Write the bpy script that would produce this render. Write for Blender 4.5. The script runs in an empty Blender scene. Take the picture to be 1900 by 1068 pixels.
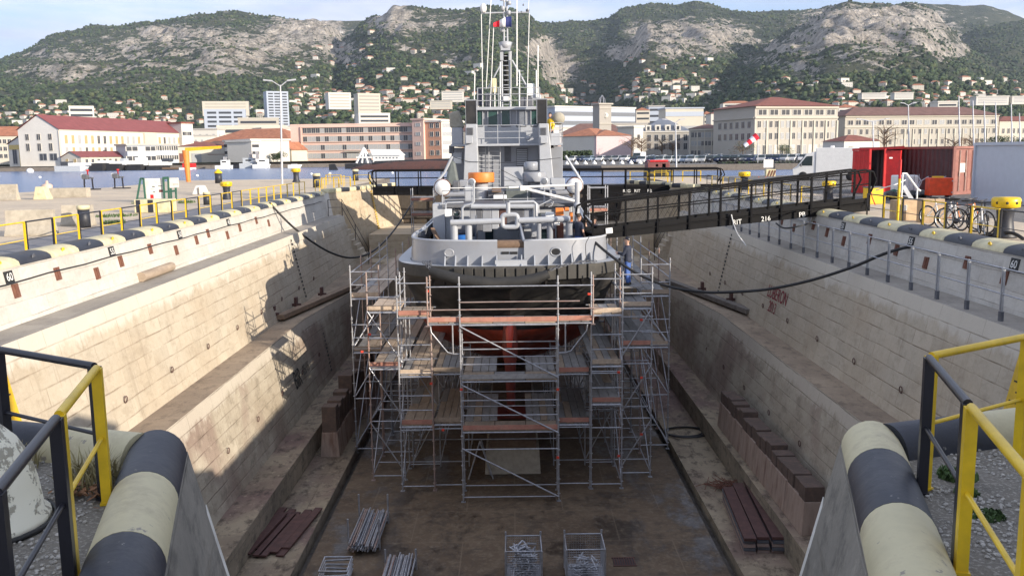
import bpy, math, random
from mathutils import Vector as V, Matrix, noise
R = random.Random(11)
SC = bpy.context.scene
COL = SC.collection
PI = math.pi
# ---------------------------------------------------------------- camera model (survey of the place)
F, TH, RO, ZC = 1672., math.atan(252/1672.), .0125, 2.6
_c, _s, _ct, _st = math.cos(RO), math.sin(RO), math.cos(TH), math.sin(TH)
def ray(px, py):
    u = px-950; v = 534-py
    u0 = _c*u+_s*v; v0 = -_s*u+_c*v
    return (u0, F*_ct+v0*_st, -F*_st+v0*_ct)
def P(px, py, y=None, z=None, x=None):
    d = ray(px, py)
    t = y/d[1] if y is not None else ((z-ZC)/d[2] if z is not None else x/d[0])
    return V((d[0]*t, d[1]*t, ZC+d[2]*t))
def G(px, D, z=0.):                      # ground point at bearing of px (taken at the horizon), D metres out
    d = ray(px, 282-(px-950)*RO)
    return V((d[0]*D/d[1], D, z))
def PX(x, y, z):
    z -= ZC
    dep = y*_ct-z*_st; v0 = (y*_st+z*_ct)*F/dep; u0 = x*F/dep
    return (950+_c*u0-_s*v0, 534-(_s*u0+_c*v0))
def lerp(a, b, t): return a+(b-a)*t
def interp(t, pts):
    if t <= pts[0][0]: return pts[0][1]
    for (a, va), (b, vb) in zip(pts, pts[1:]):
        if t <= b: return va+(vb-va)*(t-a)/(b-a)
    return pts[-1][1]
# ---------------------------------------------------------------- objects
def tag(o, label=None, cat=None, group=None, kind=None):
    if label: o['label'] = label
    if cat: o['category'] = cat
    if group: o['group'] = group
    if kind: o['kind'] = kind
    return o
def EM(name, label, cat, loc=(0, 0, 0), rz=0., group=None):
    o = bpy.data.objects.new(name, None); COL.objects.link(o)
    o.empty_display_size = .2
    o.location = loc; o.rotation_euler = (0, 0, rz)
    return tag(o, label, cat, group)
def lmat(o):
    return Matrix.Translation(o.location) @ o.rotation_euler.to_matrix().to_4x4()
def copy_tree(o, parent=None, loc=None, rz=None, label=None, mats=None):
    c = o.copy(); COL.objects.link(c)
    if parent: c.parent = parent
    if loc is not None: c.location = loc
    if rz is not None: c.rotation_euler = (0, 0, rz)
    if label: c['label'] = label
    for ch in o.children: copy_tree(ch, c)
    return c
class MB:
    def __init__(s): s.v = []; s.f = []; s.m = []; s.sm = []; s.uv = None; s.mi = 0; s.smooth = False
    def add(s, vs, fs, smooth=None):
        n = len(s.v); s.v += [tuple(q) for q in vs]
        for f in fs:
            s.f.append([i+n for i in f]); s.m.append(s.mi); s.sm.append(s.smooth if smooth is None else smooth)
        return s
    def box(s, x0, x1, y0, y1, z0, z1):
        return s.add([(x0,y0,z0),(x1,y0,z0),(x1,y1,z0),(x0,y1,z0),(x0,y0,z1),(x1,y0,z1),(x1,y1,z1),(x0,y1,z1)],
                     [(0,3,2,1),(4,5,6,7),(0,1,5,4),(1,2,6,5),(2,3,7,6),(3,0,4,7)])
    def obox(s, c, sz, rz=0., m=None):
        m = m or (Matrix.Translation(c) @ Matrix.Rotation(rz, 4, 'Z'))
        a, b, d = sz[0]/2, sz[1]/2, sz[2]/2
        return s.add([m @ V(q) for q in [(-a,-b,-d),(a,-b,-d),(a,b,-d),(-a,b,-d),(-a,-b,d),(a,-b,d),(a,b,d),(-a,b,d)]],
                     [(0,3,2,1),(4,5,6,7),(0,1,5,4),(1,2,6,5),(2,3,7,6),(3,0,4,7)])
    def bar(s, p, q, w, h=None):
        p = V(p); q = V(q); d = q-p; L = d.length
        if L < 1e-6: return s
        d.normalize(); up = V((0, 0, 1)) if abs(d.z) < .95 else V((0, 1, 0))
        sx = d.cross(up).normalized(); sy = sx.cross(d)
        m = Matrix(((d.x, sx.x, sy.x, (p.x+q.x)/2), (d.y, sx.y, sy.y, (p.y+q.y)/2), (d.z, sx.z, sy.z, (p.z+q.z)/2), (0, 0, 0, 1)))
        return s.obox(None, (L, w, h or w), m=m)
    def tube(s, pts, r, n=8, closed=False, cap=True, rs=None):
        pts = [V(q) for q in pts]; k = len(pts); vs = []; fs = []
        ref = None
        for i, q in enumerate(pts):
            a = pts[(i-1) % k] if (closed or i) else q
            b = pts[(i+1) % k] if (closed or i < k-1) else q
            d = (b-a).normalized()
            if ref is None:
                ref = V((0, 0, 1)) if abs(d.z) < .9 else V((1, 0, 0))
            sx = d.cross(ref)
            if sx.length < 1e-4: sx = d.orthogonal()
            sx.normalize(); sy = sx.cross(d); ref = sy
            rr = rs[i] if rs else r
            for j in range(n):
                t = 2*PI*j/n
                vs.append(q+sx*(math.cos(t)*rr)+sy*(math.sin(t)*rr))
        for i in range(k if closed else k-1):
            i2 = (i+1) % k
            for j in range(n):
                j2 = (j+1) % n
                fs.append((i*n+j, i*n+j2, i2*n+j2, i2*n+j))
        s.add(vs, fs, smooth=n > 5)
        if cap and not closed:
            s.add(vs[:n], [tuple(range(n))[::-1]], smooth=False); s.add(vs[-n:], [tuple(range(n))], smooth=False)
        return s
    def lathe(s, prof, c=(0, 0, 0), n=20, axis='z', smooth=True):
        vs = []; fs = []; c = V(c)
        for r, h in prof:
            for j in range(n):
                t = 2*PI*j/n; a, b = r*math.cos(t), r*math.sin(t)
                vs.append(c+V({'z': (a, b, h), 'y': (a, h, -b), 'x': (h, a, b)}[axis]))
        for i in range(len(prof)-1):
            for j in range(n):
                j2 = (j+1) % n
                fs.append((i*n+j, i*n+j2, i*n+n+j2, i*n+n+j))
        k = len(prof)-1
        if prof[0][0] > 1e-6: fs.append(tuple(range(n))[::-1])
        if prof[-1][0] > 1e-6: fs.append(tuple(range(k*n, k*n+n)))
        return s.add(vs, fs, smooth=smooth)
    def prism(s, poly, z0, z1):
        n = len(poly)
        a = sum(poly[i][0]*poly[(i+1) % n][1]-poly[(i+1) % n][0]*poly[i][1] for i in range(n))
        if a < 0: poly = poly[::-1]
        vs = [(x, y, z0) for x, y in poly]+[(x, y, z1) for x, y in poly]
        return s.add(vs, [tuple(range(n))[::-1], tuple(range(n, 2*n))]+[(i, (i+1) % n, n+(i+1) % n, n+i) for i in range(n)])
    def hull8(s, a, b):           # two quads (4 corners each) joined
        return s.add(list(a)+list(b), [(0,3,2,1),(4,5,6,7),(0,1,5,4),(1,2,6,5),(2,3,7,6),(3,0,4,7)])
    def grid(s, rows, uv=False, smooth=False):
        n = len(rows[0]); vs = [q for r in rows for q in r]; fs = []
        for i in range(len(rows)-1):
            for j in range(n-1): fs.append((i*n+j, i*n+j+1, i*n+n+j+1, i*n+n+j))
        return s.add(vs, fs, smooth=smooth)
    def ball(s, c, r, n=12, k=8, sz=1.):
        return s.lathe([(r*math.sin(PI*i/k), -r*sz*math.cos(PI*i/k)) for i in range(k+1)], c, n)
    def blob(s, c, r, rnd, q=.35, sz=.8):
        t = (1+5**.5)/2
        vs = [(-1,t,0),(1,t,0),(-1,-t,0),(1,-t,0),(0,-1,t),(0,1,t),(0,-1,-t),(0,1,-t),(t,0,-1),(t,0,1),(-t,0,-1),(-t,0,1)]
        fs = [(0,11,5),(0,5,1),(0,1,7),(0,7,10),(0,10,11),(1,5,9),(5,11,4),(11,10,2),(10,7,6),(7,1,8),(3,9,4),(3,4,2),(3,2,6),(3,6,8),(3,8,9),(4,9,5),(2,4,11),(6,2,10),(8,6,7),(9,8,1)]
        o = []
        for q3 in vs:
            d = V(q3).normalized()*r*(1+rnd.uniform(-q, q)); o.append((c[0]+d.x, c[1]+d.y, c[2]+d.z*sz))
        return s.add(o, fs, smooth=False)
    def build(s, name, mats, parent=None, label=None, cat=None, group=None, kind=None, bev=0., uvf=None, sub=0):
        me = bpy.data.meshes.new(name)
        me.from_pydata(s.v, [], s.f)
        for mt in (mats if isinstance(mats, (list, tuple)) else [mats]): me.materials.append(mt)
        if len(s.f):
            me.polygons.foreach_set('material_index', s.m)
            me.polygons.foreach_set('use_smooth', s.sm)
        if uvf:
            ul = me.uv_layers.new(name='UVMap'); buf = []
            for lp in me.loops:
                buf += uvf(me.vertices[lp.vertex_index].co)
            ul.data.foreach_set('uv', buf)
        me.update()
        o = bpy.data.objects.new(name, me); COL.objects.link(o)
        if parent:
            o.parent = parent
            if parent.type == 'EMPTY': o.matrix_parent_inverse = lmat(parent).inverted()
        if bev:
            b = o.modifiers.new('bev', 'BEVEL'); b.width = bev; b.segments = 2; b.limit_method = 'ANGLE'; b.angle_limit = .7
        return tag(o, label, cat, group, kind)
def text(name, s, size, mat, m4, parent=None, extr=.004, sx=1.):
    cu = bpy.data.curves.new(name, 'FONT'); cu.body = s; cu.size = size; cu.extrude = extr; cu.align_x = 'CENTER'; cu.align_y = 'CENTER'
    cu.materials.append(mat)
    f_ = bpy.data.objects.new(name, cu); me = bpy.data.meshes.new_from_object(f_); bpy.data.objects.remove(f_)
    o = bpy.data.objects.new(name, me); COL.objects.link(o)
    o.matrix_world = m4 @ Matrix.Diagonal((sx, 1, 1, 1))
    if parent:
        o.parent = parent
        if parent.type == 'EMPTY': o.matrix_parent_inverse = lmat(parent).inverted()
    return o
def frame(o, xd, up):              # 4x4 with local X along xd, local Y along up, at o
    xd = V(xd).normalized(); up = V(up); up = (up-xd*up.dot(xd)).normalized(); n = xd.cross(up)
    return Matrix(((xd.x, up.x, n.x, o[0]), (xd.y, up.y, n.y, o[1]), (xd.z, up.z, n.z, o[2]), (0, 0, 0, 1)))
# ---------------------------------------------------------------- materials
def newmat(name):
    m = bpy.data.materials.new(name); m.use_nodes = True
    nt = m.node_tree; return m, nt, nt.nodes['Principled BSDF']
class NT:
    def __init__(s, nt): s.nt = nt
    def n(s, t, **k):
        o = s.nt.nodes.new(t)
        for a, b in k.items():
            if a.startswith('i_'):
                key = a[2:]
                o.inputs[int(key) if key.isdigit() else key.replace('_', ' ')].default_value = b
            else: setattr(o, a, b)
        return o
    def l(s, a, b): s.nt.links.new(a, b)
    def mix(s, fac, a, b, mode='MIX'):
        o = s.nt.nodes.new('ShaderNodeMix'); o.data_type = 'RGBA'; o.blend_type = mode
        for i, v in ((0, fac), (6, a), (7, b)):
            if hasattr(v, 'links'): s.l(v, o.inputs[i])
            elif i == 0: o.inputs[0].default_value = v
            else: o.inputs[i].default_value = (*v[:3], 1)
        return o.outputs[2]
    def ramp(s, fac, a, b):
        o = s.nt.nodes.new('ShaderNodeMapRange'); o.inputs[1].default_value = a; o.inputs[2].default_value = b
        s.l(fac, o.inputs[0]); return o.outputs[0]
    def math(s, op, a, b=0.):
        o = s.nt.nodes.new('ShaderNodeMath'); o.operation = op
        for i, v in ((0, a), (1, b)):
            if hasattr(v, 'links'): s.l(v, o.inputs[i])
            else: o.inputs[i].default_value = v
        return o.outputs[0]
    def noise(s, vec, scale, detail=4., rough=.6):
        o = s.n('ShaderNodeTexNoise'); o.inputs['Scale'].default_value = scale; o.inputs['Detail'].default_value = detail; o.inputs['Roughness'].default_value = rough
        if vec is not None: s.l(vec, o.inputs['Vector'])
        return o.outputs['Fac']
    def mapping(s, vec, sc=(1, 1, 1), loc=(0, 0, 0)):
        o = s.n('ShaderNodeMapping'); o.inputs['Scale'].default_value = sc; o.inputs['Location'].default_value = loc; s.l(vec, o.inputs['Vector']); return o.outputs[0]
    def bump(s, h, strength, dist, bsdf):
        o = s.n('ShaderNodeBump'); o.inputs['Strength'].default_value = strength; o.inputs['Distance'].default_value = dist
        s.l(h, o.inputs['Height']); s.l(o.outputs[0], bsdf.inputs['Normal'])
def mul(c, k): return tuple(min(1, q*k) for q in c[:3])
def mat(name, col, rough=.6, metal=0., var=.18, scale=4., dirt=None, dirt_amt=.5, dirt_scale=1.2, bump=0., stretch=(1, 1, 1), coord='Object', rnd=0., chips=None):
    m, nt, b = newmat(name); t = NT(nt)
    tc = t.n('ShaderNodeTexCoord').outputs[coord]
    vec = t.mapping(tc, stretch)
    n1 = t.noise(vec, scale, 5)
    c = t.mix(t.ramp(n1, .3, .7), mul(col, 1-var), mul(col, 1+var))
    if dirt:
        n2 = t.noise(vec, dirt_scale, 6, .7)
        c = t.mix(t.math('MULTIPLY', t.ramp(n2, .5, .68), dirt_amt), c, dirt)
    if chips:
        c = t.mix(t.ramp(t.noise(vec, chips[1], 4, .65), chips[2], chips[2]+.03), c, chips[0])
    if rnd:
        oi = t.n('ShaderNodeObjectInfo'); hs = t.n('ShaderNodeHueSaturation')
        t.l(t.ramp(oi.outputs['Random'], 0, 1), hs.inputs['Value'])
        hs.inputs['Value'].default_value = 1
        mr = t.n('ShaderNodeMapRange'); t.l(oi.outputs['Random'], mr.inputs[0]); mr.inputs[3].default_value = 1-rnd; mr.inputs[4].default_value = 1+rnd
        t.l(mr.outputs[0], hs.inputs['Value']); t.l(c, hs.inputs['Color']); c = hs.outputs[0]
    t.l(c, b.inputs['Base Color'])
    b.inputs['Roughness'].default_value = rough; b.inputs['Metallic'].default_value = metal
    if bump: t.bump(n1, bump, .02, b)
    return m
def masonry(name, c1, c2, mortar, bw, bh, stain, stain_amt, rough=.85, streak=.5, ms=.02, big=None, top=None, mott=0.):
    m, nt, b = newmat(name); t = NT(nt)
    uv = t.n('ShaderNodeUVMap', uv_map='UVMap').outputs[0]
    w = t.n('ShaderNodeTexNoise'); w.inputs['Scale'].default_value = .8; t.l(uv, w.inputs['Vector'])
    wv = t.n('ShaderNodeVectorMath', operation='MULTIPLY_ADD'); t.l(w.outputs['Color'], wv.inputs[0]); wv.inputs[1].default_value = (.16, .07, 0); t.l(uv, wv.inputs[2])
    br = t.n('ShaderNodeTexBrick'); t.l(wv.outputs[0], br.inputs['Vector'])
    br.inputs['Scale'].default_value = 1; br.inputs['Brick Width'].default_value = bw; br.inputs['Row Height'].default_value = bh
    br.inputs['Mortar Size'].default_value = ms*.55; br.inputs['Mortar Smooth'].default_value = .25; br.inputs['Bias'].default_value = 0
    for k, v in (('Color1', c1), ('Color2', c2), ('Mortar', c1)): br.inputs[k].default_value = (*v, 1)
    gap = t.noise(uv, .8, 3)
    sv_ = t.n('ShaderNodeSeparateXYZ'); t.l(wv.outputs[0], sv_.inputs[0])
    pp = t.n('ShaderNodeMath', operation='PINGPONG'); t.l(sv_.outputs[1], pp.inputs[0]); pp.inputs[1].default_value = bh/2
    hl = t.math('SUBTRACT', 1., t.ramp(pp.outputs[0], ms*.25, ms*.95))
    gap2 = t.noise(t.mapping(uv, (.5, 2.2, 1)), 1., 4, .7)
    mf = t.math('MAXIMUM', t.math('MULTIPLY', hl, t.ramp(gap2, .42, .60)), t.math('MULTIPLY', br.outputs['Fac'], t.math('MULTIPLY', t.ramp(gap, .36, .62), .75)))
    c = t.mix(mf, br.outputs['Color'], mortar)
    n2 = t.noise(uv, .35, 6, .65)
    c = t.mix(t.math('MULTIPLY', t.ramp(n2, .42, .7), stain_amt), c, stain)
    sv = t.mapping(uv, (2.2, .16, 1))
    n3 = t.noise(sv, 1., 5, .7)
    c = t.mix(t.math('MULTIPLY', t.ramp(n3, .55, .78), streak), c, mul(stain, .55))
    n4 = t.noise(uv, 9., 4, .7)
    c = t.mix(t.ramp(n4, .2, .8), mul(c1, .0), (1, 1, 1), 'MIX') if False else t.mix(.35, c, t.mix(t.ramp(n4, .3, .7), mul(c1, .62), mul(c2, 1.15)))
    if big:
        n5 = t.noise(uv, .22, 3); c = t.mix(t.math('MULTIPLY', t.ramp(n5, .5, .62), big[1]), c, big[0])
    n11 = t.noise(t.mapping(uv, (3.6, .22, 1), (2, 5, 0)), 1., 6, .75)
    c = t.mix(t.math('MULTIPLY', t.ramp(n11, .60, .74), streak*.8), c, (stain[0]*.62, stain[1]*.46, stain[2]*.34))
    if mott:
        n7 = t.noise(t.mapping(uv, (1, 1.6, 1), (7, 3, 0)), 1.5, 9, .72)
        c = t.mix(t.math('MULTIPLY', t.ramp(n7, .50, .62), mott), c, mul(stain, .42))
        n8 = t.noise(uv, 3.1, 6, .7)
        c = t.mix(t.math('MULTIPLY', t.ramp(n8, .56, .70), mott*.8), c, mul(c1, 1.25))
    if top:
        sx = t.n('ShaderNodeSeparateXYZ'); t.l(uv, sx.inputs[0])
        n6 = t.noise(t.mapping(uv, (1.3, .5, 1)), 1., 5, .7)
        tv = t.math('ADD', sx.outputs[1], t.math('MULTIPLY', t.math('SUBTRACT', n6, .5), 1.5))
        c = t.mix(t.math('MULTIPLY', t.ramp(tv, top[0]-.1, top[0]+.12), .75), c, t.mix(t.math('MULTIPLY', mf, .6), top[1], mortar))
    t.l(c, b.inputs['Base Color']); b.inputs['Roughness'].default_value = rough
    h = t.math('SUBTRACT', t.math('MULTIPLY', n4, .35), mf)
    t.bump(h, .55, .03, b)
    return m
M = {}
def mk(k, *a, **kw): M[k] = mat(k, *a, **kw)
mk('cream', (.60, .54, .34), .6, dirt=(.30, .26, .17), dirt_amt=.55, dirt_scale=1.6, bump=.15)
mk('cream_roll', (.60, .54, .34), .6, var=.12, scale=2.2, dirt=(.33, .28, .18), dirt_amt=.6, dirt_scale=2.2, bump=.5, chips=((.30, .27, .22), 7., .655))
mk('black_roll', (.024, .028, .04), .5, scale=3, dirt=(.075, .075, .08), dirt_amt=.6, dirt_scale=2.5, bump=.5, chips=((.22, .21, .19), 9., .67))
mk('block_cap', (.10, .07, .055), .9, dirt=(.17, .10, .07), dirt_amt=.5, dirt_scale=4, bump=.4)
mk('canvas', (.33, .31, .25), .85, bump=.3)
mk('black_paint', (.022, .025, .035), .5, dirt=(.09, .09, .09), dirt_amt=.3)
mk('yellow', (.75, .50, .015), .38, dirt=(.35, .25, .04), dirt_amt=.3)
mk('rail_black', (.016, .016, .022), .35)
mk('concrete', (.40, .36, .29), .9, dirt=(.22, .19, .15), dirt_amt=.7, dirt_scale=.8, bump=.3)
mk('concrete_dark', (.16, .14, .12), .85, dirt=(.07, .06, .05), dirt_amt=.7, bump=.3)
mk('white_paint', (.72, .70, .64), .6, dirt=(.45, .42, .36), dirt_amt=.4)
mk('white', (.78, .78, .76), .45, var=.06)
mk('ship_grey', (.265, .28, .31), .24, var=.06, scale=1.3, bump=.35, dirt=(.24, .235, .235), dirt_amt=.5, dirt_scale=1.4)
mk('ship_light', (.37, .39, .42), .36, var=.06, dirt=(.36, .36, .36), dirt_amt=.35)
mk('ship_dark', (.10, .105, .12), .5)
mk('deck', (.13, .135, .15), .75, dirt=(.08, .07, .06))
mk('hull_black', (.018, .018, .019), .42, dirt=(.06, .055, .05), dirt_amt=.5)
mk('hull_red', (.22, .042, .03), .55, dirt=(.10, .028, .022), dirt_amt=.6)
mk('red_bright', (.62, .07, .04), .35)
mk('rubber', (.042, .040, .036), .75, dirt=(.11, .10, .085), dirt_amt=.5, bump=.3)
mk('galv', (.42, .43, .46), .42, .6, var=.22, scale=9)
mk('galv_rust', (.36, .28, .25), .55, .4, dirt=(.30, .14, .10), dirt_amt=.7, dirt_scale=3)
mk('alu', (.55, .57, .60), .35, .7)
mk('rust', (.15, .062, .04), .85, dirt=(.22, .11, .07), dirt_amt=.5, dirt_scale=4, bump=.3)
mk('rust_dark', (.085, .04, .034), .8, dirt=(.16, .075, .06), dirt_amt=.5, dirt_scale=5)
mk('plank', (.40, .315, .235), .85, stretch=(1, .25, 1), scale=8, dirt=(.22, .17, .13), dirt_amt=.6, rnd=.3)
mk('plank_grey', (.30, .29, .28), .8, stretch=(1, .25, 1), scale=8, dirt=(.18, .17, .16), dirt_amt=.6, rnd=.35)
mk('toe_red', (.36, .165, .12), .75, dirt=(.42, .28, .21), dirt_amt=.5, dirt_scale=3, rnd=.2)
mk('timber', (.16, .105, .07), .9, stretch=(1, .3, 1), scale=9, dirt=(.09, .06, .04), bump=.3)
mk('orange', (.75, .22, .04), .5, dirt=(.5, .14, .03), dirt_amt=.4)
mk('red_paint', (.55, .02, .02), .4)
mk('orange_red', (.80, .07, .01), .4)
mk('maroon', (.17, .05, .045), .6, dirt=(.24, .11, .09), dirt_amt=.5)
mk('container_red', (.25, .10, .08), .6, dirt=(.36, .17, .12), dirt_amt=.5)
mk('container_side_shaded', (.085, .042, .042), .6, dirt=(.16, .08, .075), dirt_amt=.4)  # darker copy of the container red: shade of the long side put into the colour
mk('panel_white', (.52, .56, .62), .5, var=.04)
mk('glass_dark', (.02, .035, .04), .12)
mk('glass_green', (.02, .06, .05), .1)
mk('glass_grey', (.16, .175, .20), .25)
mk('cardboard', (.45, .33, .21), .85)
mk('gang_black', (.007, .007, .008), .7); M['gang_black'].node_tree.nodes['Principled BSDF'].inputs['Specular IOR Level'].default_value = .15
mk('rubber_dark', (.02, .02, .02), .7, dirt=(.045, .042, .038), dirt_amt=.5)
mk('beam_brown', (.24, .17, .115), .9, stretch=(1, .3, 1), scale=9, dirt=(.12, .085, .06), bump=.3)
mk('cable', (.014, .014, .015), .55)
mk('skin', (.50, .30, .22), .55, var=.05)
mk('navy', (.022, .028, .05), .8)
mk('blue_cloth', (.06, .12, .34), .85)
mk('camo', (.10, .10, .06), .9, dirt=(.20, .17, .10), dirt_scale=9, dirt_amt=.9)
mk('hair', (.05, .03, .02), .7)
mk('green_paint', (.035, .11, .075), .45)
mk('tarp', (.10, .115, .11), .6, bump=.3)
mk('lamp_metal', (.50, .51, .53), .4, .3)
mk('blue_plastic', (.02, .12, .38), .4)
mk('tyre', (.015, .015, .016), .8)
mk('flag_blue', (.02, .03, .14), .8); mk('flag_white', (.75, .75, .75), .8); mk('flag_red', (.70, .02, .04), .8)
mk('paint_black', (.02, .02, .02), .7); mk('paint_red', (.22, .02, .03), .8); mk('paint_white', (.75, .75, .72), .6)
# ---------------------------------------------------------------- camera, light, sky
cam = bpy.data.cameras.new('camera'); co = bpy.data.objects.new('camera', cam); COL.objects.link(co)
cam.sensor_width = 36; cam.lens = F/1900*36; cam.clip_start = .1; cam.clip_end = 30000
co.matrix_world = Matrix.Translation((0, 0, ZC)) @ Matrix.Rotation(PI/2-TH, 4, 'X') @ Matrix.Rotation(-RO, 4, 'Z')
SC.camera = co
SUN_EL = math.radians(14.8); SH = V((.80, -.60, 0)).normalized()
sd = V((SH.x*math.cos(SUN_EL), SH.y*math.cos(SUN_EL), math.sin(SUN_EL)))
sl = bpy.data.lights.new('sun', 'SUN'); sl.energy = 4.7; sl.angle = math.radians(.5); sl.color = (1., .885, .74)
so = bpy.data.objects.new('sun', sl); COL.objects.link(so); so.location = (40, -30, 40)
so.rotation_euler = sd.to_track_quat('Z', 'Y').to_euler()
wd = bpy.data.worlds.new('World'); SC.world = wd; wd.use_nodes = True
wt = NT(wd.node_tree); bg = wd.node_tree.nodes['Background']
sky = wt.n('ShaderNodeTexSky', sky_type='NISHITA', sun_disc=False, sun_elevation=SUN_EL, sun_rotation=math.atan2(SH.x, SH.y), air_density=1.2, dust_density=1.5, ozone_density=2.5)
wc = wt.n('ShaderNodeTexCoord').outputs['Generated']
wm = wt.mapping(wc, (1.6, 1.6, 9.))
cl = wt.noise(wm, 2.2, 7, .62)
cl2 = wt.noise(wt.mapping(wc, (1.2, 1.2, 5), (3, 1, 0)), 2.6, 6, .6)
cloudc = wt.mix(wt.ramp(cl2, .35, .65), (3.9, 4.3, 5.6), (6.9, 6.9, 7.6))
cov = wt.ramp(cl, .30, .56)
skyc = wt.mix(wt.math('MULTIPLY', cov, .85), wt.mix(.5, sky.outputs[0], (3.6, 4.9, 7.9)), cloudc)
sz = wt.n('ShaderNodeSeparateXYZ'); wt.l(wc, sz.inputs[0])
gr_ = wt.n('ShaderNodeMapRange'); wt.l(sz.outputs[2], gr_.inputs[0]); gr_.inputs[1].default_value = .10; gr_.inputs[2].default_value = .55; gr_.inputs[3].default_value = 1.0; gr_.inputs[4].default_value = .80
skyc = wt.mix(1., skyc, gr_.outputs[0], 'MULTIPLY')
wt.l(skyc, bg.inputs['Color']); bg.inputs['Strength'].default_value = .122
SC.view_settings.view_transform = 'Standard'; SC.view_settings.look = 'None'; SC.view_settings.exposure = 0.60; SC.view_settings.gamma = 1
SC.render.engine = 'CYCLES'; SC.cycles.max_bounces = 6; SC.cycles.use_denoising = True
try: SC.cycles.denoiser = 'OPENIMAGEDENOISE'
except Exception: pass
# ---------------------------------------------------------------- ground, water, dock basin
WATER_Z = -1.05
def groundmat(name, c1, c2, dirt, speck, sc=1.):
    m, nt, b = newmat(name); t = NT(nt)
    tc = t.n('ShaderNodeTexCoord').outputs['Object']
    n1 = t.noise(tc, .25*sc, 6, .65); n2 = t.noise(tc, 1.6*sc, 6, .7); n3 = t.noise(tc, 26*sc, 3, .7)
    c = t.mix(t.ramp(n1, .35, .65), c1, c2)
    c = t.mix(t.math('MULTIPLY', t.ramp(n2, .5, .7), .7), c, dirt)
    c = t.mix(t.math('MULTIPLY', t.ramp(n3, .52, .62), speck[1]), c, speck[0])
    t.l(c, b.inputs['Base Color']); b.inputs['Roughness'].default_value = .9
    t.bump(t.math('ADD', n3, n2), .5, .03, b)
    return m
M['quay'] = groundmat('quay', (.68, .56, .40), (.54, .45, .34), (.40, .345, .28), ((.28, .25, .20), .35))
M['asphalt'] = groundmat('asphalt', (.13, .125, .12), (.18, .17, .155), (.09, .085, .08), ((.26, .25, .23), .5), 1.4)
M['apron'] = groundmat('apron', (.16, .145, .12), (.22, .20, .165), (.085, .08, .07), ((.36, .34, .30), .8), 1.2)
M['paving'] = groundmat('paving', (.22, .22, .24), (.18, .18, .19), (.13, .13, .13), ((.3, .29, .27), .3))
def floormat():
    m, nt, b = newmat('dock_floor'); t = NT(nt)
    tc = t.n('ShaderNodeTexCoord').outputs['Object']
    n1 = t.noise(tc, .32, 6, .65); n2 = t.noise(t.mapping(tc, (1, .6, 1), (4, 2, 0)), .55, 7, .7); n3 = t.noise(tc, 7, 5, .7)
    c = t.mix(t.ramp(n1, .35, .65), (.085, .055, .032), (.15, .105, .065))
    wet = t.ramp(n2, .5, .6)
    c = t.mix(t.math('MULTIPLY', wet, .8), c, (.03, .022, .017))
    c = t.mix(t.math('MULTIPLY', t.ramp(n3, .5, .75), .45), c, (.27, .22, .15))
    n9 = t.noise(tc, 1.3, 9, .74); c = t.mix(t.math('MULTIPLY', t.ramp(n9, .5, .62), .6), c, (.045, .033, .024)); n10 = t.noise(tc, 3.3, 7, .75); c = t.mix(t.math('MULTIPLY', t.ramp(n10, .55, .68), .5), c, (.24, .19, .13))
    br = t.n('ShaderNodeTexBrick'); t.l(tc, br.inputs['Vector']); br.inputs['Scale'].default_value = 1
    br.inputs['Brick Width'].default_value = 3.1; br.inputs['Row Height'].default_value = 2.3; br.inputs['Mortar Size'].default_value = .018
    c = t.mix(t.math('MULTIPLY', br.outputs['Fac'], .5), c, (.2, .15, .1))
    t.l(c, b.inputs['Base Color'])
    r = t.n('ShaderNodeMapRange'); t.l(wet, r.inputs[0]); r.inputs[3].default_value = .8; r.inputs[4].default_value = .32
    t.l(r.outputs[0], b.inputs['Roughness']); t.bump(n3, .4, .02, b)
    return m
M['floor'] = floormat()
m, nt, b = newmat('water'); t = NT(nt)
tc = t.n('ShaderNodeTexCoord').outputs['Object']
wn = t.noise(t.mapping(tc, (.35, .9, 1)), 1.1, 5, .65)
b.inputs['Base Color'].default_value = (.10, .17, .32, 1); b.inputs['Roughness'].default_value = .22; b.inputs['IOR'].default_value = 1.33
t.bump(wn, .9, .25, b); M['water'] = m
# masonry
M['upper_wall'] = masonry('upper_wall', (.60, .58, .53), (.50, .475, .43), (.27, .22, .18), .95, .40, (.40, .35, .28), .5, streak=.4, ms=.014, mott=0.16)
M['mid_wall'] = masonry('mid_wall', (.54, .475, .37), (.43, .375, .29), (.17, .12, .075), 1.05, .43, (.38, .29, .19), .7, streak=.7, ms=.026, top=(-1.92, (.58, .54, .46)), mott=0.22)
M['low_wall'] = masonry('low_wall', (.47, .42, .33), (.36, .315, .245), (.13, .10, .07), 1.0, .42, (.24, .19, .13), .85, streak=.8, ms=.026, top=(-5.1, (.50, .45, .37)), big=((.15, .075, .065), .5), mott=0.38)
M['step_wall'] = masonry('step_wall', (.38, .32, .24), (.27, .23, .17), (.09, .07, .05), 1.25, .62, (.11, .10, .075), .9, streak=.9, mott=0.6)
M['ledge'] = masonry('ledge', (.42, .38, .32), (.31, .28, .24), (.17, .15, .13), .9, 2.2, (.21, .19, .165), .6, streak=.2, mott=0.25)
M['ledge_mid'] = masonry('ledge_mid', (.40, .31, .215), (.29, .225, .16), (.14, .11, .085), .9, 2.2, (.17, .125, .09), .75, streak=.2, mott=0.45)
M['ledge_low'] = masonry('ledge_low', (.38, .31, .21), (.26, .205, .14), (.11, .085, .06), 1.1, 2.2, (.13, .09, .065), .95, streak=.35, big=((.15, .085, .08), .75), mott=0.8)
M['pier_wall'] = masonry('pier_wall', (.55, .47, .35), (.45, .38, .28), (.30, .24, .16), 1.4, .6, (.42, .30, .16), .9, streak=.5, mott=0.4)
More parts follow.
